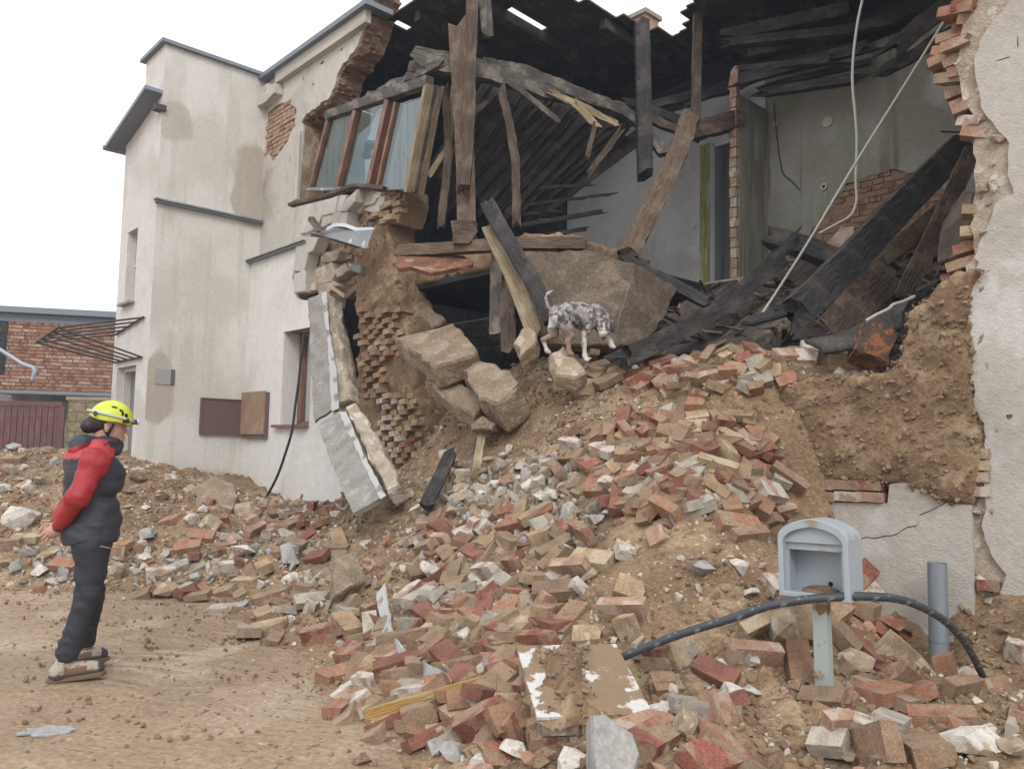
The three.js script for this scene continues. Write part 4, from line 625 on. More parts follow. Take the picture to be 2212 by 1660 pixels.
// ---------- timbers ----------
// a rough-sawn bar swept through world points, ragged at the ends
function timberGeo(pts, w, t, o = {}) {
  const { rough = 0.012, rag = 0.06, ref = V(0, 0, 1), seg = 0.075, taper = 1 } = o;
  const cv = new THREE.CatmullRomCurve3(pts.length > 2 ? pts : [pts[0], pts[0].clone().lerp(pts[1], 0.5), pts[1]], false, 'catmullrom', 0.1), L = cv.getLength(), n = Math.max(3, Math.round(L / seg)), R = [];
  const ks = rnd() * 50;
  for (let i = 0; i <= n; i++) {
    const c = cv.getPointAt(i / n), T = cv.getTangentAt(i / n), B = ref.clone().sub(T.clone().multiplyScalar(ref.dot(T))).normalize(), N = B.clone().cross(T).normalize(), k = mix(1, taper, i / n), ring = [];
    for (const [a, b] of [[-1, -1], [0, -1.03], [1, -1], [1, 0], [1, 1], [0, 1.03], [-1, 1], [-1, 0]]) {
      const q = c.clone().addScaledVector(N, a * w / 2 * k).addScaledVector(B, b * t / 2 * k), e = (fbm(q.x * 5 + ks, q.y * 5, q.z * 5, 2) - 0.5) * rough * 1.3 + (n3(q.x * 34 + ks, q.y * 34, q.z * 34) - 0.5) * rough * 0.9;
      q.addScaledVector(N, e).addScaledVector(B, (n3(q.x * 8, q.y * 8 + ks, q.z * 8) - 0.5) * 2 * rough);
      if (i === 0 || i === n) q.addScaledVector(T, (i ? 1 : -1) * rag * (n3(a * 5.3 + ks, b * 5.7 + i, 2) - 0.6) * 2.6); ring.push(q);
    } R.push(ring);
  }
  const P = [], U = [], tri = (a, b, c, ua, ub, uc) => { P.push(...a.toArray(), ...b.toArray(), ...c.toArray()); U.push(...ua, ...ub, ...uc); };
  for (let i = 0; i < n; i++) for (let k = 0; k < 8; k++) { const j = (k + 1) % 8, u0 = k * 0.11 + ks, u1 = u0 + 0.11, v0 = i / n * L, v1 = (i + 1) / n * L; tri(R[i][k], R[i][j], R[i + 1][k], [u0, v0], [u1, v0], [u0, v1]); tri(R[i][j], R[i + 1][j], R[i + 1][k], [u1, v0], [u1, v1], [u0, v1]); }
  for (const [r, f] of [[R[0], 1], [R[n], 0]]) { const c = r.reduce((a, b) => a.add(b), V()).multiplyScalar(1 / 8); for (let k = 0; k < 8; k++) { const j = (k + 1) % 8; f ? tri(c, r[j], r[k], [0.5, 0.5], [0.55, 0.5], [0.5, 0.53]) : tri(c, r[k], r[j], [0.5, 0.5], [0.55, 0.5], [0.5, 0.53]); } }
  const g = new THREE.BufferGeometry(); g.setAttribute('position', new THREE.Float32BufferAttribute(P, 3)); g.setAttribute('uv', new THREE.Float32BufferAttribute(U, 2)); g.computeVertexNormals(); return creased(g, 0.7);
}
const A2 = ([u, v, z]) => at(u, v, z);
const T2 = (x, y) => [605.3 + 0.391 * x, 0.391 * y], T3 = (x, y) => [1347.3 + 0.391 * x, 0.391 * y], T4 = (x, y) => [605.3 + 0.391 * x, 475.6 + 0.391 * y], T5 = (x, y) => [1347.3 + 0.391 * x, 562 + 0.391 * y], T7 = (x, y) => [605.3 + 0.391 * x, 1037.7 + 0.391 * y], T8 = (x, y) => [1347.3 + 0.391 * x, 1037.7 + 0.391 * y], T6 = (x, y) => [0.3647 * x, 562 + 0.3647 * y];
function beam(name, T, pts, w, t, mat, label, group, o) {
  const P = pts.map(([x, y, z]) => at(...T(x, y), z));
  const m = single(name, timberGeo(P, w, t, o), mat, label, /plank|board|batten|lath/.test(name) ? 'plank' : 'beam', group); return anchor(m);
}
const GB = 'broken timbers hanging under the roof', GC = 'charred timbers lying in the right hand room', GL = 'burnt laths of the fallen ceiling';
beam('hanging_post', T2, [[1066, -120, 9.95], [1050, 300, 9.95], [1040, 700, 9.9], [1012, 1065, 9.85]], 0.15, 0.14, M.wood, 'long dark split post hanging from the roof in front of the wide plank', null, { rough: 0.02, rag: 0.16 });
beam('wide_plank', T2, [[975, 120, 10.25], [1000, 500, 10.2], [1022, 900, 10.1], [1030, 1240, 10.0]], 0.235, 0.07, M.plank, 'tall wide brown plank standing upright on the upper floor', null, { rough: 0.006, rag: 0.14 });
beam('post_stub', T2, [[1125, -60, 10.3], [1148, 195, 10.3]], 0.15, 0.1, M.grey, 'short grey timber stub hanging from the roof edge beside the long post');
beam('tie_beam', T2, [[775, 330, 10.3], [900, 350, 10.35], [1080, 385, 10.5], [1300, 450, 10.8], [1560, 540, 11.2]], 0.29, 0.2, M.grey, 'thick splintered tie beam lying across behind the upright plank', null, { rough: 0.035, rag: 0.2, taper: 0.5 });
beam('roof_purlin', T2, [[1080, 345, 10.6], [1400, 420, 11.0], [1640, 520, 11.3], [1870, 600, 11.6]], 0.17, 0.14, M.grey, 'grey roof purlin sloping down above the splintered planks', null, { rough: 0.03, rag: 0.2 });
beam('splintered_plank', T2, [[1480, 500, 11.0], [1700, 600, 11.1], [1885, 700, 11.2]], 0.09, 0.05, M.pale, 'freshly splintered yellow plank sloping down from the purlin', GB, { rag: 0.3, rough: 0.02 });
beam('splintered_plank', T2, [[1630, 570, 11.0], [1740, 690, 11.0]], 0.1, 0.05, M.pale, 'short split yellow plank hanging below the long splintered one', GB, { rag: 0.2 });
beam('splintered_plank', T2, [[1740, 690, 11.0], [1690, 890, 11.0]], 0.07, 0.05, M.wood, 'small brown plank end dangling from the short yellow one', GB, { rag: 0.15 });
beam('hanging_lath', T2, [[1120, 360, 10.7], [1330, 500, 10.7], [1540, 670, 10.8]], 0.075, 0.05, M.grey, 'thin grey lath slanting down across the dark ceiling boards', GB);
beam('bent_post', T2, [[1222, 490, 10.6], [1272, 720, 10.55], [1300, 900, 10.5], [1306, 1250, 10.4]], 0.11, 0.09, M.wood, 'thin bent post with flaking pale bark in the dark room', null, { rough: 0.022 });
beam('thin_post', T2, [[908, 470, 10.6], [932, 850, 10.6], [888, 1250, 10.55]], 0.105, 0.09, M.wood, 'thin dark post between the leaning window and the wide plank', null, { rough: 0.014 });
beam('thin_post', T2, [[960, 470, 10.9], [930, 800, 10.9], [820, 975, 10.7]], 0.08, 0.06, M.pale, 'pale raking strut beside the leaning window');
beam('roof_strut', T2, [[1200, 500, 11.3], [1060, 640, 11.3], [880, 1000, 11.5]], 0.1, 0.08, M.wood, 'dark strut crossing behind the thin post', GB);
beam('roof_strut', T2, [[1885, 715, 11.2], [1700, 965, 11.2]], 0.09, 0.07, M.wood, 'brown strut slanting in front of the white back wall', GB, { rag: 0.12 });
beam('roof_strut', T2, [[1860, 590, 11.8], [2000, 690, 11.6], [2130, 860, 11.2]], 0.15, 0.1, M.grey, 'dark grey strut running down to the big raking post', GB, { rough: 0.025 });
beam('roof_strut', T2, [[2000, 640, 11.8], [2330, 770, 11.4]], 0.12, 0.1, M.wood, 'brown tie running behind the hanging charred post', GB, { rough: 0.02 });
beam('charred_post', T2, [[1998, 120, 11.4], [2008, 600, 11.3], [2018, 965, 11.2]], 0.205, 0.17, M.char, 'wide charred post hanging from the roof in front of the white wall', null, { rough: 0.012, rag: 0.1 });
beam('slim_post', T3, [[412, 0, 11.2], [405, 300, 11.2], [400, 655, 11.1]], 0.12, 0.11, M.wood, 'slim upright post under the roof edge left of the partition');
beam('raking_post', T3, [[375, 640, 11.0], [290, 860, 10.6], [180, 1100, 10.2], [20, 1420, 9.7]], 0.245, 0.2, M.plank, 'thick raking post with torn bark leaning against the door lintel', null, { rough: 0.035, rag: 0.12 });
beam('door_lintel', T3, [[310, 745, 10.9], [480, 700, 11.1], [660, 650, 11.3]], 0.24, 0.16, M.wood, 'torn brown lintel beam over the doorway beside the partition', null, { rough: 0.03, rag: 0.2 });
for (const [a, b] of [[[150, 580], [640, 470]], [[60, 570], [400, 700]], [[470, 520], [640, 480]], [[300, 590], [540, 480]]]) beam('attic_debris_plank', T3, [[...a, 12.0], [...b, 11.8]], 0.13, 0.08, M.char, 'charred plank wedged between the posts above the doorway', 'charred planks above the doorway', { rough: 0.016, rag: 0.25 });
// burnt boards of the sagging ceiling
for (let i = 0; i < 26; i++) { const k = i / 25, j = () => rr(-18, 18); beam('ceiling_lath', T2, [[mix(1150, 1980, k) + j(), mix(470, 760, k) + j(), mix(11.2, 12.2, k)], [mix(760, 1420, k) + j() * 2, mix(1060, 1200, k) + j() * 2, mix(11.6, 12.6, k)]], rr(0.12, 0.24), 0.03, M.char, 'charred board of the sagging ceiling in the dark room', GL, { rough: 0.008, rag: 0.3 }); }
for (const [a, b, w] of [[[1360, 1130], [1845, 1070], 0.04], [[1340, 1240], [1800, 1165], 0.07], [[1480, 1295], [1700, 1262], 0.06], [[1420, 1040], [1720, 1015], 0.05], [[1350, 1180], [1550, 1165], 0.05]]) beam('wall_lath', T2, [[...a, 11.8], [...b, 12.3]], w, 0.03, M.char, 'thin charred lath standing off the white back wall', 'charred laths against the white wall', { rag: 0.15 });
// collapsed floor, front
beam('floor_beam', T2, [[650, 1390, 9.6], [1000, 1368, 9.3], [1350, 1345, 9.0], [1690, 1348, 9.2]], 0.135, 0.14, M.plank, 'long brown floor beam along the broken edge of the upper floor', null, { rough: 0.01 });
beam('beam_end', T2, [[945, 1290, 9.25], [1085, 1290, 9.25]], 0.26, 0.2, M.wood, 'square sawn beam end resting on the floor beam under the wide plank');
beam('leaning_beam', T2, [[1135, 1112, 8.5], [1290, 1380, 8.25], [1420, 1600, 8.05], [1500, 1780, 7.9]], 0.155, 0.13, M.char, 'dark square beam leaning down from the upper floor behind the dog', null, { rough: 0.012, rag: 0.08 });
beam('pale_beam', T4, [[1150, 30, 8.6], [1280, 300, 8.4], [1410, 640, 8.2]], 0.16, 0.12, M.pale, 'pale weathered beam leaning beside the dark beam');
beam('prop_post', T4, [[1195, 180, 8.9], [1188, 660, 8.7]], 0.13, 0.12, M.grey, 'cracked grey post propping the floor beam');
beam('prop_post', T4, [[1250, 340, 8.8], [1262, 720, 8.6]], 0.16, 0.06, M.wood, 'brown board standing beside the cracked grey post');
beam('edge_plank', T3, [[15, 1440, 9.3], [250, 1560, 9.0], [500, 1690, 8.7]], 0.13, 0.1, M.char, 'charred plank along the top of the hanging brown floor slab', null, { rough: 0.011, rag: 0.2 });
beam('charred_beam', T5, [[-10, 545, 7.55], [250, 425, 7.9], [500, 290, 8.3], [880, -20, 9.0]], 0.19, 0.16, M.char, 'long charred beam lying behind the crest of red bricks', GC, { rough: 0.011, rag: 0.2 });
beam('charred_beam', T3, [[930, 1745, 7.3], [1240, 1450, 7.8], [1560, 1110, 8.4], [1850, 820, 9.0]], 0.29, 0.24, M.char, 'thickest charred beam sloping up across the right hand room', GC, { rough: 0.011, rag: 0.15 });
beam('charred_beam', T3, [[800, 1310, 9.8], [1010, 1370, 9.5], [1200, 1450, 9.2]], 0.22, 0.2, M.char, 'short charred beam lying against the green stained wall', GC, { rough: 0.011 });
beam('charred_beam', T3, [[600, 1650, 8.8], [760, 1490, 9.0], [950, 1320, 9.2]], 0.14, 0.12, M.char, 'slim charred beam with a pale splintered tip in the right hand room', GC, { rough: 0.01, rag: 0.2 });
beam('grey_plank', T3, [[1545, 1640, 7.2], [1700, 1330, 7.5], [1935, 815, 8.0]], 0.17, 0.04, M.wood, 'long grey brown plank leaning on the torn right wall');
for (const [a, b, w] of [[[1370, 1475], [1745, 1165], 0.17], [[1400, 1470], [1730, 1215], 0.12], [[1380, 1490], [1690, 1300], 0.1]]) beam('tan_plank', T3, [[...a, 8.6], [...b, 8.9]], w, 0.03, M.pale, 'tan plank stacked under the thickest charred beam', 'tan planks under the charred beam', { rag: 0.05, rough: 0.005 });
beam('wide_board', T5, [[1150, 400, 7.2], [1300, 230, 7.5], [1480, 60, 7.8]], 0.34, 0.035, M.wood, 'wide dark brown board sloping up beside the thickest charred beam');
beam('dark_batten', T3, [[1880, -30, 8.4], [1640, 140, 8.5], [1480, 290, 8.6]], 0.2, 0.1, M.char, 'charred rafter end hanging at the top of the green room', 'charred rafter ends', { rag: 0.3, rough: 0.011 });
beam('dark_batten', T3, [[1760, 190, 8.5], [1600, 310, 8.6], [1465, 375, 8.7]], 0.13, 0.1, M.char, 'charred rafter end hanging at the top of the green room', 'charred rafter ends', { rag: 0.2, rough: 0.011 });
for (const [a, b, w] of [[[640, 440], [1330, 260], 0.15], [[780, 510], [1300, 430], 0.12], [[640, 180], [1280, 40], 0.18], [[900, 340], [1560, 60], 0.16], [[660, 300], [1480, 110], 0.14], [[700, 380], [1180, 330], 0.1], [[560, 240], [1250, 170], 0.12], [[820, 470], [1400, 330], 0.07], [[1000, 250], [1650, 40], 0.12]]) beam('ceiling_joist', T3, [[...a, 11.0], [...b, 10.2]], w, 0.1, M.char, 'burnt ceiling joist sagging above the green stained wall', 'burnt ceiling joists over the green room', { rough: 0.009, rag: 0.3 });
// street side timbers
beam('black_post', T4, [[940, 1290, 8.5], [800, 1590, 7.9]], 0.13, 0.11, M.char, 'short black square post stuck in the heap below the broken wall end');
beam('yellow_batten', T7, [[480, 1305, 4.45], [860, 1195, 4.36], [1250, 1085, 4.28]], 0.075, 0.04, timber('yb', lin(0.46, 0.29, 0.10), lin(0.38, 0.225, 0.075), lin(0.5, 0.36, 0.17)), 'yellow wooden batten lying at the foot of the brick heap', null, { rough: 0.002, rag: 0.02 });
beam('white_lath', T7, [[1100, 985, 4.85], [1400, 995, 4.7], [1680, 985, 4.6], [1850, 930, 4.5]], 0.025, 0.01, M.grey, 'thin bent pale strip lying across the foot of the heap', null, { rough: 0.002 });
beam('slab_prop', T4, [[1115, 1170, 8.2], [1085, 1370, 7.9]], 0.08, 0.06, M.pale, 'short pale stake under the tilted clay slabs');

// ---------- slabs and sheets traced in real planes ----------
function slabGeo(pix, planePts, t, o = {}) { // plane through three world points; thickness away from the viewer
  const [a, b, c] = planePts, n = b.clone().sub(a).cross(c.clone().sub(a)).normalize(); if (n.dot(CAM.clone().sub(a)) < 0) n.negate();
  const X = b.clone().sub(a).normalize(), Y = n.clone().cross(X), P = pix.map(([u, v]) => { const r = ray(u, v), k = a.clone().sub(CAM).dot(n) / r.dot(n), p = r.multiplyScalar(k).add(CAM).sub(a); return [p.dot(X), p.dot(Y)]; });
  const pj = o.jag ? jag([...P, P[0]], o.jag, 0.1).slice(0, -1) : P;
  let g;
  if (o.relief) { // gridded front with relief
    const xs = pj.map(q => q[0]), ys = pj.map(q => q[1]), st = o.step ?? 0.05; const x0 = Math.min(...xs), x1 = Math.max(...xs), y0 = Math.min(...ys), y1 = Math.max(...ys);
    const sd = (x, y) => { let m = 1e9; for (let i = 0; i < pj.length; i++) { const [ax, ay] = pj[i], [cx, cy] = pj[(i + 1) % pj.length], vx = cx - ax, vy = cy - ay, k = clamp(((x - ax) * vx + (y - ay) * vy) / (vx * vx + vy * vy || 1)); m = Math.min(m, Math.hypot(x - ax - vx * k, y - ay - vy * k)); } return inside(x, y, pj) ? -m : m; };
    g = sdfMesh((x, y, z) => Math.max(sd(x, y), z, -t - z) + (fbm(x * 3 + t * 9, y * 3, z * 3, 4) - 0.5) * o.relief, [x0 - 0.2, y0 - 0.2, -t - 0.2], [x1 + 0.2, y1 + 0.2, 0.2], st);
  } else if (o.bevel) {
    g = new THREE.ExtrudeGeometry(shapeOf(pj), { depth: t, steps: 3, bevelEnabled: true, bevelSize: o.bevel * 0.5, bevelThickness: o.bevel, bevelOffset: -o.bevel * 0.5, bevelSegments: 1 }); g.translate(0, 0, -t);
    const p = g.attributes.position; for (let i = 0; i < p.count; i++) { const x = p.getX(i), y = p.getY(i), z = p.getZ(i), k = o.rough; p.setXYZ(i, x + (fbm(x * 7, y * 7, z * 7) - 0.5) * k, y + (fbm(x * 7 + 9, y * 7, z * 7) - 0.5) * k, z + (fbm(x * 3, y * 3, z * 3 + 5) - 0.5) * k); } g.computeVertexNormals();
  } else { g = new THREE.ExtrudeGeometry(shapeOf(pj), { depth: t, bevelEnabled: false }); g.translate(0, 0, -t); }
  const M4 = new THREE.Matrix4().makeBasis(X, Y, n).setPosition(a); g.applyMatrix4(M4); if (!o.keepUV && !o.relief) g = boxUV(g); return g;
}
const pm = (T, a) => a.map(([x, y]) => T(x, y));
// hanging brown floor slab (two leaves folded)
{
  const t = thing('floor_slab_fallen', 'fallen floor slab with brown matted underside hanging behind the dog', 'slab');
  const mt = mottled('mat', 512, 1.2, lin(0.135, 0.102, 0.074), lin(0.10, 0.077, 0.056), lin(0.18, 0.14, 0.10), { bump: 0.012, patch: 0.6, speck: 0.25 });
  const a = at(...T4(1290, 180), 8.9), b = at(...T4(1960, 250), 8.6), c = at(...T4(1500, 700), 8.3), d = at(...T4(2190, 380), 8.9), e = at(...T4(1860, 700), 8.15);
  part('leaf', slabGeo(pm(T4, [[1280, 185], [1700, 165], [1960, 240], [1860, 560], [1870, 695], [1470, 690], [1400, 480]]), [a, b, c], 0.12, { jag: 0.015, bevel: 0.02, rough: 0.03 }), mt, t);
  part('leaf', slabGeo(pm(T4, [[1960, 240], [2190, 375], [2130, 520], [2010, 690], [1870, 695], [1860, 560]]), [b, d, e], 0.12, { jag: 0.015, bevel: 0.02, rough: 0.03 }), mt, t);
  anchor(t);
}
// rusty ceiling plate above the dark opening
{ const a = at(...T4(650, 200), 9.5), b = at(...T4(1000, 190), 9.4), c = at(...T4(830, 290), 9.0);
  const m = single('ceiling_plate', slabGeo(pm(T4, [[650, 195], [860, 185], [1010, 195], [1065, 225], [1060, 245], [830, 290], [720, 255], [650, 265]]), [a, b, c], 0.05), mottled('rustp', 256, 0.8, lin(0.20, 0.085, 0.05), lin(0.12, 0.055, 0.035), lin(0.30, 0.2, 0.13), {}), 'rust brown sagging ceiling plate under the floor beam', 'plate'); anchor(m); }
// tilted clay slabs on the heap
const slabThing = (label, T, pix, zs, th, mat, rel = 0.05) => { const [i, j, k] = zs; const P = zs.map(([x, y, z]) => at(...T(x, y), z)); const m = single('wall_slab', slabGeo(pm(T, pix), P, th, { jag: 0.018, bevel: 0.03, rough: rel }), mat, label, 'slab'); return anchor(m); };
const claySlab = mottled('cslab', 512, 0.9, lin(0.27, 0.205, 0.142), lin(0.205, 0.152, 0.103), lin(0.33, 0.265, 0.2), { bump: 0.03, speck: 0.2 });
slabThing('large flat slab of clay plaster tilted on top of the heap', T4, [[635, 660], [870, 600], [960, 580], [1090, 720], [1080, 750], [860, 820]], [[635, 660, 9.3], [960, 580, 9.3], [860, 820, 8.5]], 0.22, claySlab, 0.06);
slabThing('long clay slab sliding down below the large tilted slab', T4, [[800, 890], [860, 850], [1000, 900], [1160, 1010], [1080, 1100], [950, 1010]], [[800, 890, 8.9], [1160, 1010, 8.4], [1080, 1100, 8.2]], 0.16, claySlab);
slabThing('angular clay lump lying on the far edge of the large slab', T4, [[755, 535], [810, 475], [920, 550], [850, 590]], [[755, 535, 9.7], [920, 550, 9.6], [810, 475, 9.8]], 0.25, claySlab);
slabThing('broad rough clay block between the slabs and the dog', T4, [[1000, 830], [1120, 770], [1280, 840], [1330, 930], [1210, 1030], [1110, 990]], [[1000, 830, 8.6], [1280, 840, 8.2], [1210, 1030, 7.8]], 0.3, claySlab, 0.12);
slabThing('grey brown broken block next to the dog hind leg', T4, [[1490, 740], [1560, 700], [1690, 830], [1640, 880], [1530, 860]], [[1490, 740, 7.7], [1690, 830, 7.5], [1640, 880, 7.4]], 0.16, SM.tan, 0.08);
slabThing('upright grey chunk at the foot of the pale leaning beam', T4, [[1290, 680], [1340, 590], [1420, 620], [1400, 700], [1330, 770]], [[1290, 680, 8.0], [1420, 620, 8.0], [1330, 770, 7.9]], 0.2, SM.tan, 0.1);
slabThing('pale block corner standing above the short stake', T4, [[1055, 1130], [1110, 1090], [1180, 1120], [1170, 1170], [1060, 1165]], [[1055, 1130, 8.1], [1180, 1120, 8.0], [1170, 1170, 8.0]], 0.2, claySlab, 0.05);
// fallen metal-clad cornice leaning against the facade, two lengths
{
  const T = (x, y) => [640 + 0.3126 * x, 605.3 + 0.3126 * y];
  const cz = mottled('cz', 512, 0.7, lin(0.27, 0.262, 0.245), lin(0.225, 0.205, 0.18), lin(0.33, 0.33, 0.325), { bump: 0.012, patch: 0.68 });
  const fl = std({ map: rep(dtex('fl', 256, (x, y) => lerp3(lin(0.42, 0.425, 0.43), lin(0.22, 0.2, 0.18), sm(0.5, 0.62, tf(x, y, 9, 5, 5)))), 1.6), roughness: 0.8 });
  const mk = (label, face, pl, flash, side, sidePl) => { const t = thing('fallen_cornice', label, 'cornice', 'fallen cornice lengths'); const P = pl.map(([x, y, z]) => at(...T(x, y), z)); part('underside', slabGeo(pm(T, face), P, 0.06, { jag: 0.012 }), cz, t); const P2 = P.map(p => p.clone().addScaledVector(CAM.clone().sub(p).normalize(), 0.02)); part('flashing', slabGeo(pm(T, flash), P2, 0.012, { jag: 0.008 }), fl, t); const P3 = sidePl.map(([x, y, z]) => at(...T(x, y), z)); part('broken_block', slabGeo(pm(T, side), P3, 0.16, { jag: 0.02, bevel: 0.03, rough: 0.07 }), M.mortar, t); return anchor(t); };
  mk('upper length of fallen cornice clad in grey metal standing against the wall', [[80, 125], [190, 78], [245, 560], [290, 890], [240, 900], [120, 975]], [[80, 125, 11.0], [190, 78, 11.05], [200, 930, 10.3]], [[172, 85], [205, 75], [235, 400], [270, 600], [295, 885], [245, 905], [215, 450]], [[215, 90], [255, 130], [285, 330], [310, 420], [330, 560], [385, 820], [300, 860], [270, 600]], [[215, 90, 11.2], [262, 130, 11.1], [350, 840, 10.4]]);
  mk('lower length of fallen cornice clad in grey metal leaning out over the heap', [[150, 1000], [290, 905], [420, 1130], [600, 1490], [480, 1560], [390, 1610], [250, 1280]], [[150, 1000, 10.15], [290, 905, 10.2], [480, 1560, 8.4]], [[290, 905], [345, 905], [430, 1120], [520, 1310], [620, 1485], [580, 1510], [480, 1300], [370, 1080]], [[340, 880], [420, 850], [520, 1010], [690, 1330], [730, 1430], [640, 1480], [520, 1260]], [[340, 880, 10.2], [420, 850, 10.2], [690, 1440, 8.6]]);
  // a strip of its cladding curls on down the heap
  const strip = single('metal_strip', timberGeo([[560, 600, 6.4], [575, 740, 5.9], [610, 890, 5.4], [680, 980, 5.1], [820, 1060, 4.9], [960, 1130, 4.75]].map(([x, y, z]) => at(...T7(x, y), z)), 0.09, 0.012, { rough: 0.012 }), fl, 'bent whitish metal strip curling round the foot of the heap', 'metal strip'); anchor(strip);
}
// bent zinc flap of the string course
{ const a = at(...ZA([[210, 745]])[0], 11.9), b = at(...ZA([[885, 715]])[0], 10.9), c = at(...ZA([[810, 915]])[0], 10.6);
  const t = thing('zinc_flap', 'bent zinc cornice flap hanging below the leaning window', 'flashing'); part('sheet', slabGeo(ZA([[210, 745], [500, 700], [700, 730], [885, 715], [810, 915], [500, 820]]), [a, b, c], 0.015), M.zinc, t);
  part('folded_edge', timberGeo(ZA([[400, 710], [490, 668], [590, 672], [700, 714], [800, 712], [888, 716]]).map(([u, v], i) => at(u, v, 11.5 - i * 0.11)), 0.05, 0.012, { rough: 0.006 }), std({ color: new THREE.Color(0.55, 0.58, 0.62), roughness: 0.4, metalness: 0.3 }), t); anchor(t); }
beam('splinter', (x, y) => ZA([[x, y]])[0], [[225, 600, 11.7], [330, 730, 11.5]], 0.1, 0.04, M.wood, 'broken brown splinter poking up behind the zinc flap');
beam('splinter', (x, y) => ZA([[x, y]])[0], [[445, 1310, 11.0], [575, 1400, 10.8]], 0.05, 0.03, M.pale, 'pale splinter lying on the broken blocks above the cornice');
beam('sill_bar', (x, y) => ZA([[x, y]])[0], [[20, 465, 12.1], [400, 370, 11.6], [690, 268, 11.1], [1005, 298, 10.6]], 0.05, 0.1, M.wood, 'thin buckled sill bar under the leaning window', null, { rough: 0.004 });

// ---------- leaning window ----------
{
  const w = thing('casement_window', 'three pane brown casement window leaning out of the torn facade', 'window'); const D = -0.02;
  const c = [[668, 409], [879, 407], [926, 182], [709, 254]].map(([u, v], i) => onD(u, v, [0.03, -0.12, -0.22, -0.02][i])), Q = (a, b, o = 0) => c[0].clone().lerp(c[1], a).lerp(c[3].clone().lerp(c[2], a), b).addScaledVector(OD, o);
  const bar = (n, a, b, wd, t, m, par = w) => part(n, timberGeo([a, b], wd, t, { rough: 0.002, rag: 0.0, ref: OD.clone(), seg: 0.4 }), m, par);
  const out = c[1].clone().sub(c[0]).normalize(), up = c[3].clone().sub(c[0]).normalize();
  bar('head', Q(-0.01, 1.03), Q(1.0, 1.03), 0.13, 0.12, M.grey); bar('sill_rail', Q(0, 0), Q(0.64, 0.0), 0.05, 0.1, M.zinc);
  bar('stile', Q(0.02, 0), Q(0.02, 0.97), 0.07, 0.09, M.brownpaint); bar('mullion', Q(0.335, 0), Q(0.335, 0.97), 0.1, 0.1, M.brownpaint); bar('mullion', Q(0.66, 0), Q(0.66, 0.97), 0.1, 0.1, M.brownpaint); bar('stile', Q(0.74, 0), Q(0.74, 0.92), 0.05, 0.07, M.brownpaint);
  bar('reveal_board', Q(1.02, -0.04, 0.03), Q(1.0, 1.0, 0.03), 0.06, 0.06, M.pale);
  const pane = (n, a0, a1, b0, b1, o, m, poly) => { const P = (poly || [[a0, b0], [a1, b0], [a1, b1], [a0, b1]]).map(([a, b]) => Q(a, b, o)); const g = new THREE.BufferGeometry(), ps = [], us = []; for (let i = 1; i < P.length - 1; i++) for (const q of [P[0], P[i], P[i + 1]]) ps.push(...q.toArray()); const nn = ps.length / 3; const A = ps.slice(); for (let i = 0; i < nn; i += 3) for (const k of [i, i + 2, i + 1]) { const q = V(ps[k * 3], ps[k * 3 + 1], ps[k * 3 + 2]).addScaledVector(OD, -0.006); A.push(...q.toArray()); } for (let i = 0; i < A.length / 3; i++) us.push((A[i * 3] + A[i * 3 + 2]) * 1.0, A[i * 3 + 1]); g.setAttribute('position', new THREE.Float32BufferAttribute(A, 3)); g.setAttribute('uv', new THREE.Float32BufferAttribute(us, 2)); g.computeVertexNormals(); return part(n, g, m, w); };
  const glass = new THREE.MeshPhysicalMaterial({ color: 0xdfe8ea, roughness: 0.03, transmission: 1, thickness: 0, ior: 1.5 });
  const cur = std({ map: rep(dtex('curt', 256, (x, y) => lerp3(lin(0.30, 0.31, 0.305), lin(0.15, 0.158, 0.155), sm(0.35, 0.7, tf(x, y * 0.1, 3, 14, 4)))), 1.3), roughness: 0.9 });
  const skySheen = std({ color: new THREE.Color(0.42, 0.45, 0.49), roughness: 0.7 });  // bluish pale tone of the mirrored sky
  pane('curtain', 0.04, 0.31, 0.02, 0.95, -0.06, cur); pane('curtain', 0.77, 0.985, 0.0, 0.9, -0.06, cur);
  pane('net_curtain', 0, 0, 0, 0, -0.06, skySheen, [[0.37, 0.02], [0.625, 0.02], [0.625, 0.96], [0.52, 0.93], [0.5, 0.8], [0.37, 0.68]]);  // pale sheet whose colour stands for sky reflected in the middle pane
  pane('pane', 0.04, 0.31, 0.02, 0.95, 0.0, glass); pane('pane', 0.37, 0.625, 0.02, 0.95, 0.0, glass); pane('pane', 0.765, 0.985, 0.0, 0.9, 0.0, glass);
  // wide boarded side of the frame
  const e0 = Q(1.03, -0.03), e1 = Q(1.01, 1.0), f0 = at(...T2(785, 1085), -e0.z + 0.25), f1 = at(...T2(898, 478), -e1.z + 0.35), L = (a, b, t) => a.clone().lerp(b, t);
  for (let i = 0; i < 4; i++) { const a = (i + 0.5) / 4; part('side_board', timberGeo([L(e0, f0, a), L(e1, f1, a)], f0.distanceTo(e0) / 4 * 0.97, 0.03, { rough: 0.002, rag: 0.02, ref: V(0.7, 0, 0.7), seg: 0.3 }), i === 1 ? M.grey : M.pale, w); }
  // broken plaster lath over the head
  part('lath_strip', timberGeo([Q(0.25, 1.1, -0.05), Q(0.6, 1.15, -0.05), Q(0.8, 1.17, -0.05), Q(1.06, 1.2, -0.05)], 0.12, 0.06, { rough: 0.04, rag: 0.1 }), M.grey, w);
  anchor(w);
}
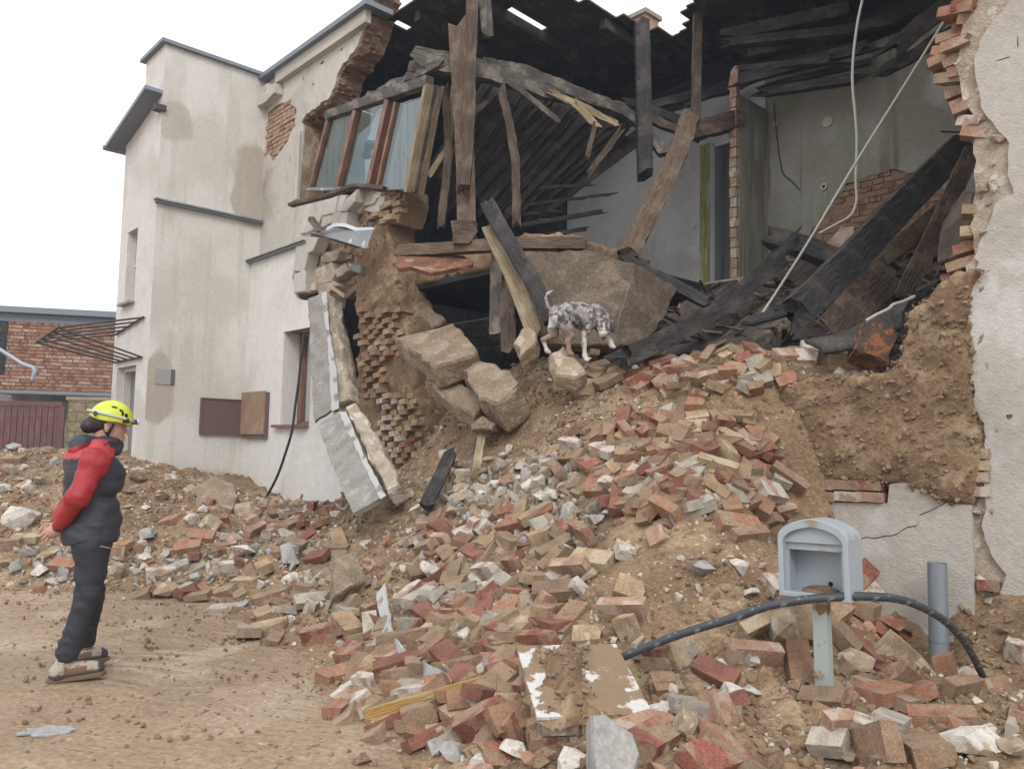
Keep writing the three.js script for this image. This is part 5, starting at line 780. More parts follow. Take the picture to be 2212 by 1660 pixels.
// ---------- bricks and stones of the heap ----------
const T9 = (x, y) => [0.391 * x, 1124 + 0.391 * y];
const ADJ = { red: 'dark red', orange: 'orange red', ochre: 'ochre clay-coated', brown: 'brown clay-smeared', lime: 'white limed', pink: 'pale pink' };
function zoneOf(p) { const [s, , d] = toSD(p); if (s < 3.6 && p.x < -1.6) return p.z < -8.2 ? ['on the heap below the white facade', 'left heap'] : ['beside the bent metal strip', 'fringe']; if (p.y > 1.75) return ['on the heap crest before the charred beams', 'crest']; if (p.y > 0.85) return ['on the middle slope of the heap', 'slope']; if (p.x > 1.6) return ['around the grey box post', 'post']; return ['at the heap foot near the yellow batten', 'foot']; }
let nBrick = 0, nStone = 0;
function brickAt(p, dir, L, color, o = {}) {
  const up = normalAt(p.x, p.z); up.lerp(V(rr(-1, 1), rr(0.2, 1), rr(-0.3, 1)).normalize(), o.tilt ?? 0.3).normalize();
  const X = dir.clone().normalize(), Y0 = up.sub(X.clone().multiplyScalar(up.dot(X))).normalize(), edge = o.edge ?? rnd() < 0.3, Z0 = X.clone().cross(Y0), Y = edge ? Z0.clone() : Y0, Z = X.clone().cross(Y);
  const b = L < 0.225, m = new THREE.Mesh(pick(b ? HALVES : BRICKS), BM[color]); m.castShadow = m.receiveShadow = true;
  m.scale.set(L * (b ? 1.12 : 1), 0.075, 0.15); const h = edge ? 0.07 : 0.034;
  m.quaternion.setFromRotationMatrix(new THREE.Matrix4().makeBasis(X, Y, Z)); m.position.copy(p).addScaledVector(Y0, h * (o.lift ?? 0.75));
  const [zt, zk] = zoneOf(m.position), kind = b ? 'broken brick' : 'whole brick';
  m.name = numbered('loose_brick'); m.userData = { label: `${ADJ[color]} ${kind} ${zt}`, category: 'brick', group: `${ADJ[color]} ${kind}s, ${zk}` }; scene.add(m); nBrick++;
}
function bricksIn(T, list) { for (const [x1, y1, x2, y2, c, o] of list) { const a = onHeap(...T(x1, y1)), b = onHeap(...T(x2, y2)); if (!a || !b) continue; const d = b.clone().sub(a); let L = d.length(); if (L < 0.03) continue; if (L > 0.5) { d.y *= 0.5; } const full = L > 0.19; brickAt(a.lerp(b, 0.5), d, full ? rr(0.285, 0.31) : clamp(L * 1.12, 0.09, 0.19), c, o); } }
bricksIn(T5, [[600, 580, 790, 530, 'red', { tilt: 0.1 }], [215, 490, 300, 490, 'red'], [300, 500, 360, 430, 'ochre'], [340, 520, 385, 480, 'ochre'], [395, 450, 450, 380, 'red'], [450, 440, 520, 380, 'ochre'], [165, 600, 260, 560, 'red'], [10, 660, 140, 620, 'red'], [30, 740, 150, 670, 'red'], [180, 690, 250, 640, 'ochre'], [220, 720, 280, 670, 'brown'], [250, 655, 370, 655, 'red'], [400, 650, 470, 650, 'red'], [310, 620, 350, 570, 'ochre'], [370, 590, 430, 550, 'ochre'], [440, 600, 480, 540, 'brown'], [540, 590, 590, 560, 'ochre'], [450, 690, 550, 660, 'pink'], [280, 740, 380, 720, 'brown'], [340, 690, 430, 700, 'brown'], [840, 500, 960, 470, 'ochre'], [840, 540, 950, 540, 'pink'], [960, 545, 1070, 550, 'lime'], [1010, 500, 1160, 480, 'lime'], [1170, 600, 1310, 600, 'ochre'], [1320, 590, 1390, 580, 'orange'], [1210, 680, 1320, 660, 'lime'], [1340, 670, 1440, 640, 'ochre'], [1140, 740, 1210, 650, 'lime'], [860, 690, 960, 660, 'orange'], [1010, 740, 1130, 710, 'ochre'], [690, 740, 770, 720, 'brown'], [360, 810, 450, 810, 'orange'], [540, 660, 640, 650, 'orange'], [800, 640, 880, 620, 'ochre'], [640, 470, 720, 490, 'orange'], [1130, 800, 1250, 770, 'ochre'],
  [130, 890, 250, 950, 'red'], [250, 920, 460, 930, 'ochre'], [270, 1090, 500, 1010, 'ochre'], [500, 960, 690, 1060, 'ochre'], [690, 1010, 790, 1020, 'red'], [510, 1060, 600, 1170, 'ochre'], [380, 1140, 640, 1220, 'ochre'], [660, 1130, 800, 1210, 'orange'], [660, 1220, 930, 1350, 'lime'], [440, 1240, 630, 1310, 'ochre'], [420, 1290, 690, 1390, 'ochre'], [630, 1290, 830, 1400, 'ochre'], [800, 1170, 970, 1290, 'brown'], [270, 1350, 440, 1230, 'brown'], [215, 1290, 310, 1250, 'red'], [130, 1200, 300, 1130, 'orange'], [10, 1150, 100, 1080, 'pink'], [110, 1090, 180, 1050, 'brown'], [70, 1010, 150, 970, 'red'], [0, 960, 60, 1030, 'red'], [30, 1400, 180, 1320, 'ochre'], [160, 1360, 370, 1480, 'orange'], [530, 1460, 720, 1490, 'orange'], [700, 1420, 830, 1490, 'brown'], [520, 1590, 800, 1560, 'brown'], [170, 1560, 260, 1510, 'pink'], [500, 920, 580, 930, 'red'], [490, 890, 600, 890, 'brown'], [0, 1280, 100, 1230, 'orange'], [300, 900, 450, 880, 'ochre'], [350, 960, 420, 960, 'ochre'], [820, 1420, 910, 1400, 'ochre']]);
bricksIn(T4, [[1730, 880, 1810, 880, 'red'], [1820, 880, 1860, 850, 'pink'], [1880, 850, 1940, 840, 'pink'], [1910, 880, 2010, 850, 'red'], [1940, 960, 2040, 900, 'red'], [2050, 800, 2150, 780, 'red'], [2100, 730, 2180, 730, 'red'], [1770, 1180, 1870, 1180, 'red'], [1890, 1230, 1960, 1180, 'orange'], [1990, 1230, 2060, 1190, 'red'], [2010, 1130, 2140, 1180, 'red'], [1740, 1260, 1860, 1310, 'lime'], [1580, 1270, 1670, 1290, 'lime'], [1540, 1360, 1600, 1440, 'brown'], [1660, 1330, 1750, 1390, 'red'], [1840, 1390, 1990, 1300, 'ochre'], [1760, 1430, 1840, 1400, 'brown'], [1700, 1490, 1810, 1490, 'orange'], [1820, 1490, 1890, 1490, 'lime'], [1870, 1510, 1990, 1470, 'orange'], [2030, 1420, 2190, 1340, 'brown'], [2110, 1520, 2210, 1470, 'red'], [1940, 1590, 2060, 1540, 'ochre'], [1250, 1640, 1340, 1620, 'red'], [770, 1640, 860, 1600, 'lime'], [1140, 700, 1220, 690, 'ochre'], [1140, 760, 1230, 790, 'pink'], [1830, 770, 1900, 780, 'red'], [2060, 880, 2140, 870, 'ochre'], [2120, 920, 2190, 900, 'red'], [2160, 960, 2210, 980, 'brown']]);
bricksIn(T7, [[1790, 760, 2050, 760, 'pink', { tilt: 0.05 }], [1550, 520, 1720, 510, 'pink'], [1620, 440, 1840, 470, 'ochre'], [1620, 290, 1760, 380, 'red'], [1540, 300, 1650, 230, 'red'], [1270, 230, 1340, 190, 'orange'], [1260, 300, 1350, 280, 'orange'], [1070, 450, 1190, 380, 'brown'], [840, 370, 980, 360, 'pink'], [980, 250, 1050, 380, 'lime'], [1050, 220, 1180, 310, 'lime'], [820, 260, 910, 220, 'orange'], [930, 520, 1020, 500, 'lime'], [1010, 640, 1120, 590, 'lime'], [940, 650, 1000, 560, 'brown'], [1150, 590, 1240, 680, 'lime'], [1130, 545, 1200, 540, 'lime'], [1180, 490, 1270, 500, 'brown'], [1280, 510, 1350, 510, 'red'], [1270, 620, 1400, 640, 'orange'], [1430, 650, 1520, 620, 'red'], [650, 740, 780, 620, 'lime'], [820, 870, 970, 740, 'ochre'], [1000, 700, 1160, 850, 'orange'], [1200, 800, 1290, 690, 'orange'], [1200, 800, 1440, 800, 'ochre'], [1440, 780, 1520, 830, 'orange'], [1540, 860, 1660, 720, 'brown'], [1120, 900, 1300, 970, 'red'], [1200, 880, 1290, 920, 'red'], [1360, 950, 1550, 950, 'red'], [1300, 1070, 1530, 1050, 'orange'], [1110, 1040, 1250, 1040, 'orange'], [1380, 870, 1480, 870, 'red'], [900, 910, 970, 930, 'pink'], [340, 1090, 520, 1030, 'orange', { tilt: 0.1 }], [540, 1000, 650, 990, 'pink'], [620, 1050, 700, 1110, 'orange'], [700, 1090, 790, 1090, 'brown'], [550, 1110, 620, 1090, 'orange'], [470, 1110, 550, 1090, 'orange'], [450, 1180, 540, 1180, 'lime'], [540, 1210, 640, 1200, 'brown'], [640, 1200, 820, 1180, 'lime'], [820, 1170, 960, 1150, 'orange'], [370, 1200, 440, 1240, 'lime'], [280, 1290, 380, 1290, 'orange'], [890, 1270, 1040, 1230, 'orange'], [720, 1390, 900, 1340, 'brown'], [1060, 1420, 1280, 1300, 'red'], [1340, 1230, 1410, 1240, 'red'], [50, 660, 230, 650, 'brown'], [180, 900, 310, 870, 'red'], [360, 960, 440, 960, 'red'], [480, 780, 570, 740, 'red'], [1640, 890, 1780, 880, 'ochre'], [2050, 1020, 2180, 1020, 'brown'], [2070, 1150, 2200, 1140, 'brown'], [1910, 870, 2000, 850, 'ochre'], [1400, 380, 1520, 330, 'ochre'], [1920, 1430, 2100, 1370, 'pink'], [1990, 1500, 2130, 1420, 'red'], [1300, 1450, 1360, 1420, 'red'], [240, 1120, 300, 1090, 'orange']]);
bricksIn(T8, [[300, 1020, 450, 920, 'ochre'], [160, 1020, 280, 1030, 'red'], [570, 1000, 820, 1020, 'pink'], [1170, 850, 1300, 760, 'red'], [1170, 920, 1430, 870, 'brown'], [1220, 720, 1430, 730, 'brown'], [1300, 560, 1410, 440, 'red'], [1410, 930, 1560, 1050, 'ochre'], [1540, 1190, 1690, 970, 'ochre'], [1700, 1100, 1870, 1060, 'orange'], [1180, 1250, 1290, 1250, 'red'], [1360, 1230, 1530, 1180, 'orange'], [1570, 1340, 1970, 1350, 'orange', { tilt: 0.05 }], [1210, 1370, 1450, 1420, 'lime', { tilt: 0.1 }], [1120, 1440, 1250, 1420, 'pink'], [500, 1340, 600, 1320, 'pink'], [400, 1590, 570, 1530, 'red'], [490, 1480, 570, 1480, 'orange'], [1690, 1230, 1970, 1190, 'brown'], [1900, 1150, 2110, 1160, 'pink'], [1460, 810, 1580, 880, 'red'], [850, 740, 1040, 690, 'brown'], [640, 880, 860, 770, 'ochre'], [800, 600, 910, 590, 'lime'], [180, 1170, 320, 1160, 'brown'], [880, 680, 960, 620, 'ochre'], [1080, 800, 1180, 720, 'red'], [1230, 640, 1400, 610, 'lime'], [1830, 1420, 1900, 1440, 'orange'], [1640, 1500, 1720, 1560, 'brown'], [1350, 1560, 1480, 1530, 'brown']]);
bricksIn(T6, [[1380, 1540, 1500, 1450, 'orange'], [1540, 1640, 1660, 1580, 'pink'], [1730, 1560, 1810, 1500, 'ochre'], [1820, 1490, 1870, 1480, 'red'], [1890, 1480, 1930, 1450, 'red'], [1930, 1520, 2000, 1500, 'red'], [2000, 1470, 2060, 1480, 'red'], [980, 1560, 1050, 1540, 'orange'], [1480, 1560, 1540, 1500, 'brown'], [1660, 1600, 1720, 1570, 'brown'], [320, 1190, 390, 1170, 'orange'], [20, 1190, 130, 1190, 'brown']]);
bricksIn(T9, [[60, 110, 230, 110, 'ochre'], [0, 170, 110, 160, 'brown'], [270, 190, 330, 190, 'pink'], [310, 250, 410, 260, 'orange'], [620, 150, 700, 150, 'orange'], [950, 170, 1130, 140, 'orange'], [820, 300, 950, 290, 'lime'], [1440, 100, 1550, 40, 'pink'], [1370, 90, 1430, 60, 'pink'], [1230, 290, 1370, 280, 'lime'], [1350, 310, 1480, 250, 'ochre'], [1310, 350, 1410, 350, 'ochre'], [1620, 430, 1780, 430, 'brown'], [1410, 620, 1560, 590, 'ochre', { tilt: 0.1 }], [1730, 670, 1860, 650, 'orange'], [1900, 750, 2000, 750, 'red'], [1040, 90, 1180, 100, 'orange'], [1500, 420, 1570, 380, 'brown'], [1110, 400, 1140, 390, 'orange'], [200, 385, 255, 380, 'orange'], [1180, 180, 1230, 170, 'red'], [1260, 130, 1310, 120, 'pink']]);

const SADJ = { white: 'white lime mortar', grey: 'pale grey concrete', tan: 'tan plaster', clod: 'brown clay' };
function stoneAt(p, size, kind, o = {}) {
  const m = new THREE.Mesh(pick(STONES), SM[kind]); m.castShadow = m.receiveShadow = true; m.scale.set(size * rr(0.85, 1.2), size * rr(0.75, 1.1), size * rr(0.8, 1.15)); m.rotation.set(rr(-0.5, 0.5), rr(0, 6.28), rr(-0.5, 0.5)); m.position.set(p.x, p.y + size * (o.lift ?? 0.2), p.z);
  const [zt, zk] = zoneOf(m.position), big = size > 0.2 ? 'large' : size > 0.1 ? 'fist sized' : 'small'; m.name = numbered('rubble_lump'); m.userData = { label: `${big} ${SADJ[kind]} lump ${zt}`, category: 'rubble', group: `${big} ${SADJ[kind]} lumps, ${zk}` }; scene.add(m); nStone++;
}
function stonesIn(T, list) { for (const [x, y, w, k] of list) { const p = onHeap(...T(x, y)); if (!p) continue; const z = -p.z; stoneAt(p, w * 0.391 / 1750 * z * 0.95, k); } }
stonesIn(T7, [[850, 540, 190, 'white'], [1650, 630, 170, 'white'], [1940, 410, 120, 'white'], [970, 200, 130, 'tan'], [1160, 180, 140, 'tan'], [1010, 100, 110, 'tan'], [1420, 60, 170, 'white'], [1230, 310, 80, 'white'], [1810, 190, 60, 'white'], [1220, 240, 60, 'white'], [2000, 980, 140, 'white'], [1110, 1260, 160, 'white'], [1220, 1150, 110, 'grey'], [900, 1020, 150, 'tan'], [1000, 900, 170, 'white'], [340, 940, 90, 'tan'], [700, 1310, 90, 'grey'], [1300, 1530, 180, 'white'], [950, 1530, 140, 'grey'], [860, 1500, 130, 'grey'], [430, 770, 120, 'clod'], [820, 180, 130, 'tan'], [1090, 800, 90, 'grey'], [880, 660, 140, 'tan'], [990, 1430, 120, 'tan'], [1120, 1530, 150, 'tan'], [880, 1420, 170, 'tan'], [2100, 1300, 150, 'white'], [1800, 1240, 90, 'white'], [1580, 400, 120, 'tan'], [1700, 550, 110, 'tan'], [340, 800, 120, 'clod'], [240, 570, 110, 'tan'], [60, 430, 120, 'grey'], [60, 740, 80, 'grey'], [350, 1180, 90, 'clod'], [540, 920, 120, 'grey'], [1450, 1580, 110, 'clod'], [590, 700, 80, 'grey'], [450, 1560, 110, 'clod'], [1200, 40, 90, 'white'], [1130, 80, 80, 'white'], [1300, 130, 70, 'white'], [1500, 100, 110, 'white'], [1630, 130, 110, 'white'], [1450, 230, 80, 'white'], [1730, 240, 130, 'white'], [1020, 440, 110, 'white']]);
stonesIn(T8, [[640, 500, 160, 'white'], [450, 520, 170, 'grey'], [40, 410, 90, 'white'], [590, 430, 45, 'white'], [520, 1040, 130, 'white'], [600, 1230, 190, 'white'], [710, 1190, 130, 'white'], [340, 1380, 220, 'tan'], [850, 900, 320, 'tan'], [1290, 1040, 230, 'tan'], [2040, 1400, 120, 'white'], [1930, 1510, 330, 'white'], [2150, 1500, 180, 'tan'], [1170, 1510, 65, 'white'], [290, 1210, 90, 'grey'], [700, 640, 120, 'white'], [1120, 1220, 120, 'clod'], [1400, 1330, 110, 'grey'], [1500, 1480, 150, 'tan'], [430, 1470, 80, 'white'], [590, 1530, 50, 'white'], [1330, 1220, 60, 'white'], [1250, 1150, 80, 'tan'], [1850, 1470, 90, 'grey'], [320, 440, 60, 'white'], [240, 1260, 80, 'white'], [970, 1160, 130, 'clod'], [1240, 1540, 100, 'tan'], [560, 610, 60, 'tan']]);
stonesIn(T9, [[90, 280, 115, 'grey'], [160, 190, 100, 'grey'], [330, 340, 75, 'grey'], [215, 300, 110, 'white'], [650, 310, 170, 'tan'], [800, 220, 90, 'white'], [1350, 200, 160, 'white'], [1580, 220, 170, 'grey'], [1000, 270, 95, 'grey'], [1310, 500, 130, 'grey'], [1440, 460, 90, 'grey'], [1600, 340, 100, 'white'], [1440, 370, 90, 'white'], [900, 420, 190, 'tan'], [1510, 200, 90, 'grey'], [1620, 510, 80, 'grey'], [1600, 560, 70, 'white'], [1280, 330, 80, 'clod'], [1540, 500, 110, 'clod'], [1790, 350, 110, 'tan'], [1960, 540, 120, 'clod'], [1890, 570, 110, 'clod'], [1880, 700, 90, 'grey'], [1770, 480, 60, 'white'], [820, 90, 110, 'grey'], [680, 180, 60, 'grey'], [780, 130, 60, 'white'], [120, 20, 210, 'white'], [30, 250, 80, 'tan'], [500, 260, 110, 'tan'], [1080, 330, 90, 'grey'], [940, 240, 80, 'grey'], [1130, 50, 100, 'white'], [240, 210, 90, 'tan']]);
stonesIn(T6, [[80, 1120, 90, 'grey'], [40, 1270, 120, 'tan'], [240, 1330, 80, 'grey'], [150, 1380, 70, 'white'], [30, 1370, 100, 'white'], [860, 1480, 70, 'white'], [1110, 1380, 90, 'tan'], [950, 1420, 90, 'clod'], [1200, 1490, 80, 'white'], [1240, 1590, 150, 'tan'], [1440, 1510, 150, 'tan'], [1690, 1510, 90, 'grey'], [130, 1240, 60, 'white'], [320, 1210, 70, 'grey'], [230, 1110, 120, 'clod'], [50, 1090, 130, 'tan'], [1140, 1560, 110, 'white'], [880, 1640, 120, 'grey'], [820, 1300, 120, 'clod'], [750, 1380, 90, 'clod']]);
stonesIn(T4, [[1400, 1490, 150, 'white'], [1450, 1550, 130, 'white'], [1130, 1400, 120, 'tan'], [1240, 1460, 90, 'white'], [1010, 1510, 130, 'tan'], [820, 1600, 130, 'white'], [1230, 1310, 70, 'white'], [1320, 1440, 90, 'white'], [1130, 1600, 130, 'clod'], [1140, 1340, 90, 'tan'], [1700, 960, 160, 'tan'], [1150, 640, 90, 'clod'], [1010, 600, 90, 'clod'], [1550, 930, 120, 'clod'], [700, 1540, 130, 'tan'], [850, 1480, 100, 'clod'], [1380, 1650, 90, 'white'], [1090, 870, 120, 'clod'], [1000, 1370, 150, 'clod']]);
// fill between the listed pieces
const project = p => { const q = p.clone().sub(CAM).applyQuaternion(camera.quaternion.clone().invert()); return [1106 + q.x / -q.z * 1750, 830 - q.y / -q.z * 1750]; };
const BARE = [[[1050, 840], [1260, 830], [1330, 900], [1200, 960], [1190, 1010], [1050, 1000]], [[1380, 1170], [1560, 1120], [1700, 1180], [1660, 1330], [1480, 1330], [1400, 1280]], [[1620, 830], [2100, 800], [2100, 1060], [1740, 1040], [1650, 960]], [[1550, 1420], [1760, 1490], [1800, 1640], [1640, 1660], [1560, 1560]]];
const bare = p => { const [u, v] = project(p); return BARE.some(P => inside(u, v, P)); };
function scatter(n, fn) { let k = 0, g = 0; while (k < n && g++ < n * 40) { const x = rr(-8.5, 5.6), z = rr(-12.5, -2.7), h = Hm(x, z); if (h < 0.03) continue; const p = V(x, h, z), [s, , d] = toSD(p); if (d > 0.15 || (s < 0.1 && d > -1.8)) continue; if (fn(p, s, d)) k++; } }
scatter(82, (p) => { if (bare(p)) return false; const w = fbm(p.x * 0.9, p.z * 0.9, 61, 2); if (w < 0.47) return false; const c = p.y > 1.6 ? pick(['red', 'red', 'orange', 'ochre', 'brown']) : p.x > 0.3 ? pick(['ochre', 'brown', 'orange', 'pink', 'lime']) : pick(['orange', 'lime', 'pink', 'brown', 'red']); brickAt(p, V(rr(-1, 1), rr(-0.3, 0.3), rr(-1, 1)), rr(0.1, 0.2), c, { tilt: 0.5, lift: 0.5 }); return true; });
scatter(120, (p) => { const left = p.x < -1.8; stoneAt(p, rr(0.06, 0.15), left ? pick(['grey', 'white', 'tan', 'white', 'clod']) : pick(['tan', 'white', 'clod', 'clod', 'tan']), { lift: 0.12 }); return true; });
// grit: far too many to count
{
  const kinds = [['gravel', 12000, [0.46, 0.42, 0.36], 0.009, 0.034], ['broken_mortar', 1500, [0.44, 0.38, 0.31], 0.035, 0.095], ['brick_bits', 700, [0.33, 0.19, 0.13], 0.04, 0.1], ['brick_grit', 3500, [0.38, 0.2, 0.13], 0.008, 0.032], ['clay_crumbs', 22000, [0.222, 0.15, 0.09], 0.012, 0.06]];
  for (const [name, n, c, s0, s1] of kinds) { const k9 = /brick_bits|broken_mortar/.test(name);
    const im = new THREE.InstancedMesh(STONES[name.length % 12], std({ roughness: 0.95 }), n); im.name = name; im.userData = { kind: 'stuff', label: { gravel: 'pale mortar grit strewn over the rubble heap', brick_grit: 'red brick chips strewn over the rubble heap', broken_mortar: 'broken mortar pieces filling the rubble heap between bricks', brick_bits: 'small broken brick bits filling the rubble heap', clay_crumbs: 'brown clay crumbs strewn over heap and street' }[name], category: 'grit' }; im.castShadow = im.receiveShadow = true;
    const m4 = new THREE.Matrix4(), q = new THREE.Quaternion(), e = new THREE.Euler(); let i = 0, guard = 0;
    while (i < n && guard++ < n * 60) {
      const x = rr(-8.8, 5.8), z = rr(-12.6, -2.6); let h = Hm(x, z); const street = h < 0.01; if (street) { if (name !== 'clay_crumbs' && rnd() > 0.05) continue; if (rnd() > 0.16 * (0.4 + sm(-0.3, 0.0, h))) continue; h = 0.0; }
      const P = V(x, h, z), [s, , d] = toSD(P); if (d > 0.3 || (s < 0.1 && d > -1.7) || (d > -0.15 && s < 3.3)) continue;
      const w = fbm(x * 1.3, z * 1.3, name.length * 9, 3); if (!street && w < 0.46 && rnd() < 0.75) continue; if (!street && k9 && rnd() < 0.8 && bare(P)) continue; if ((name === 'gravel' || name === 'broken_mortar') && !street) { const pale = sm(1.6, 0, Math.hypot(x - 0.1, z + 6.6)); if (rnd() > 0.3 + pale + (x < -2 ? 0.4 : 0)) continue; }
      const k = s0 + (s1 - s0) * Math.pow(rnd(), 2.2) * (street ? 0.6 : 1); e.set(rr(0, 6), rr(0, 6), rr(0, 6)); q.setFromEuler(e); m4.compose(V(x, h + k * 0.15, z), q, V(k * rr(0.8, 1.5), k, k * rr(0.8, 1.5))); im.setMatrixAt(i, m4);
      const t = rr(0.72, 1.25); im.setColorAt(i, new THREE.Color(c[0] * t, c[1] * t, c[2] * t)); i++;
    }
    im.count = i; scene.add(im);
  }
}
{ // bricks beyond the three hundred largest
  const zones = [[T5, 0, 900, 880, 1400, 140], [T5, -200, 760, 480, 740, 60], [T7, 760, 1550, 150, 1050, 120], [T7, 330, 1300, 800, 1450, 90], [T7, -300, 500, 150, 900, 50], [T8, 300, 1500, 750, 1560, 35], [T9, 700, 1900, 60, 500, 30], [T4, 1500, 2200, 1150, 1600, 70]], n = zones.reduce((a, z) => a + z[5], 0);
  const bt = brickMat('brest', lin(0.8, 0.8, 0.8), lin(0.62, 0.62, 0.62), lin(0.86, 0.84, 0.78), 0.5, { k: 17 }), im = new THREE.InstancedMesh(BRICKS[2], bt, n), m4 = new THREE.Matrix4(), pal = [[0.27, 0.12, 0.085], [0.33, 0.19, 0.12], [0.37, 0.265, 0.17], [0.31, 0.215, 0.14], [0.37, 0.27, 0.19], [0.46, 0.41, 0.35], [0.34, 0.245, 0.16]]; let i = 0;
  for (const [T, x0, x1, y0, y1, k] of zones) for (let j = 0; j < k; j++) { const p = onHeap(...T(rr(x0, x1), rr(y0, y1))); if (!p || toSD(p)[2] > 0.2 || bare(p)) continue; const up = normalAt(p.x, p.z).lerp(V(rr(-1, 1), rr(0, 1), rr(-1, 1)), 0.4).normalize(), X = V(rr(-1, 1), rr(-0.4, 0.4), rr(-1, 1)); X.sub(up.clone().multiplyScalar(X.dot(up))).normalize(); const Z = X.clone().cross(up); m4.makeBasis(X, up, Z); const q = new THREE.Quaternion().setFromRotationMatrix(m4), L = rr(0.12, 0.33); m4.compose(p.addScaledVector(up, rr(-0.02, 0.06)), q, V(L, rr(0.06, 0.08), rr(0.1, 0.155))); im.setMatrixAt(i, m4); const c = pick(pal), t = rr(0.8, 1.15); im.setColorAt(i, new THREE.Color(c[0] * t, c[1] * t, c[2] * t)); i++; }
  im.count = i; im.name = 'half_buried_bricks'; im.castShadow = im.receiveShadow = true; im.userData = { kind: 'stuff', label: 'dusty half buried bricks packed between the larger ones of the heap', category: 'bricks' }; scene.add(im);
}
{ // pale mortar chunks lying thick below the broken wall end
  const Z = [[T4, 880, 1650, 1300, 1650, 260], [T7, 760, 1750, 0, 420, 220], [T7, -200, 480, 100, 700, 90], [T7, 800, 1500, 480, 1100, 90], [T9, 100, 1300, 150, 360, 120]], n = Z.reduce((a, z) => a + z[5], 0), im = new THREE.InstancedMesh(STONES[8], mottled('mchunk', 256, 0.5, lin(0.85, 0.85, 0.85), lin(0.7, 0.7, 0.7), lin(0.6, 0.54, 0.46), {}), n), m4 = new THREE.Matrix4(); let i = 0;
  for (const [T, x0, x1, y0, y1, k] of Z) for (let j = 0; j < k; j++) { const p = onHeap(...T(rr(x0, x1), rr(y0, y1))); if (!p || p.y < 0.02) continue; const [s, , d] = toSD(p); if (d > -0.1) continue; const q = 0.045 + 0.11 * Math.pow(rnd(), 1.8); m4.compose(p.add(V(0, q * 0.12, 0)), new THREE.Quaternion().setFromEuler(new THREE.Euler(rr(0, 6), rr(0, 6), rr(0, 6))), V(q * rr(0.9, 1.6), q * rr(0.7, 1), q * rr(0.8, 1.3))); im.setMatrixAt(i, m4); const c = pick([[0.55, 0.51, 0.45], [0.47, 0.41, 0.34], [0.40, 0.32, 0.23], [0.42, 0.42, 0.42], [0.58, 0.55, 0.51]]), t = rr(0.85, 1.1); im.setColorAt(i, new THREE.Color(c[0] * t, c[1] * t, c[2] * t)); i++; }
  im.count = i; im.name = 'mortar_chunks'; im.castShadow = im.receiveShadow = true; im.userData = { kind: 'stuff', label: 'pale broken mortar chunks lying thick below the broken wall end', category: 'rubble' }; scene.add(im);
}
// larger single pieces
const big = (name, label, T, pix, zs, th, mat, rel) => { const P = zs.map(([x, y, z]) => at(...T(x, y), z)); const m = single(name, slabGeo(pm(T, pix), P, th, { jag: 0.012, bevel: 0.02, rough: rel ?? 0.03 }), mat, label, 'slab'); return anchor(m); };
big('concrete_slab', 'smooth grey concrete slab standing on edge in front of the limed masonry block', T7, [[1715, 1300], [1800, 1290], [1960, 1410], [1990, 1520], [1960, 1640], [1740, 1640], [1695, 1500]], [[1715, 1300, 3.28], [1980, 1420, 3.24], [1800, 1640, 3.1]], 0.07, mottled('cslabg', 256, 0.8, lin(0.30, 0.29, 0.275), lin(0.26, 0.25, 0.235), lin(0.34, 0.32, 0.29), { bump: 0.004 }));
big('clay_slab', 'big clay plaster slab leaning below the fallen cornice', T7, [[290, 420], [410, 400], [470, 560], [390, 600], [295, 655]], [[290, 420, 7.0], [460, 540, 6.9], [295, 655, 6.5]], 0.1, claySlab);
big('masonry_lump', 'big brown masonry lump with a sloping face lying by the white facade', T6, [[1095, 1390], [1250, 1280], [1380, 1320], [1410, 1400], [1380, 1470], [1250, 1520], [1180, 1450]], [[1095, 1390, 10.8], [1380, 1320, 10.9], [1250, 1520, 10.2]], 0.4, claySlab, 0.08);
big('pale_block', 'pale grey brown plaster block tilted on the foot of the heap', T7, [[1080, 1480], [1170, 1390], [1270, 1370], [1290, 1250], [1200, 1260], [1060, 1400]], [[1080, 1480, 3.9], [1270, 1370, 3.9], [1200, 1260, 4.1]], 0.08, SM.tan, 0.05);
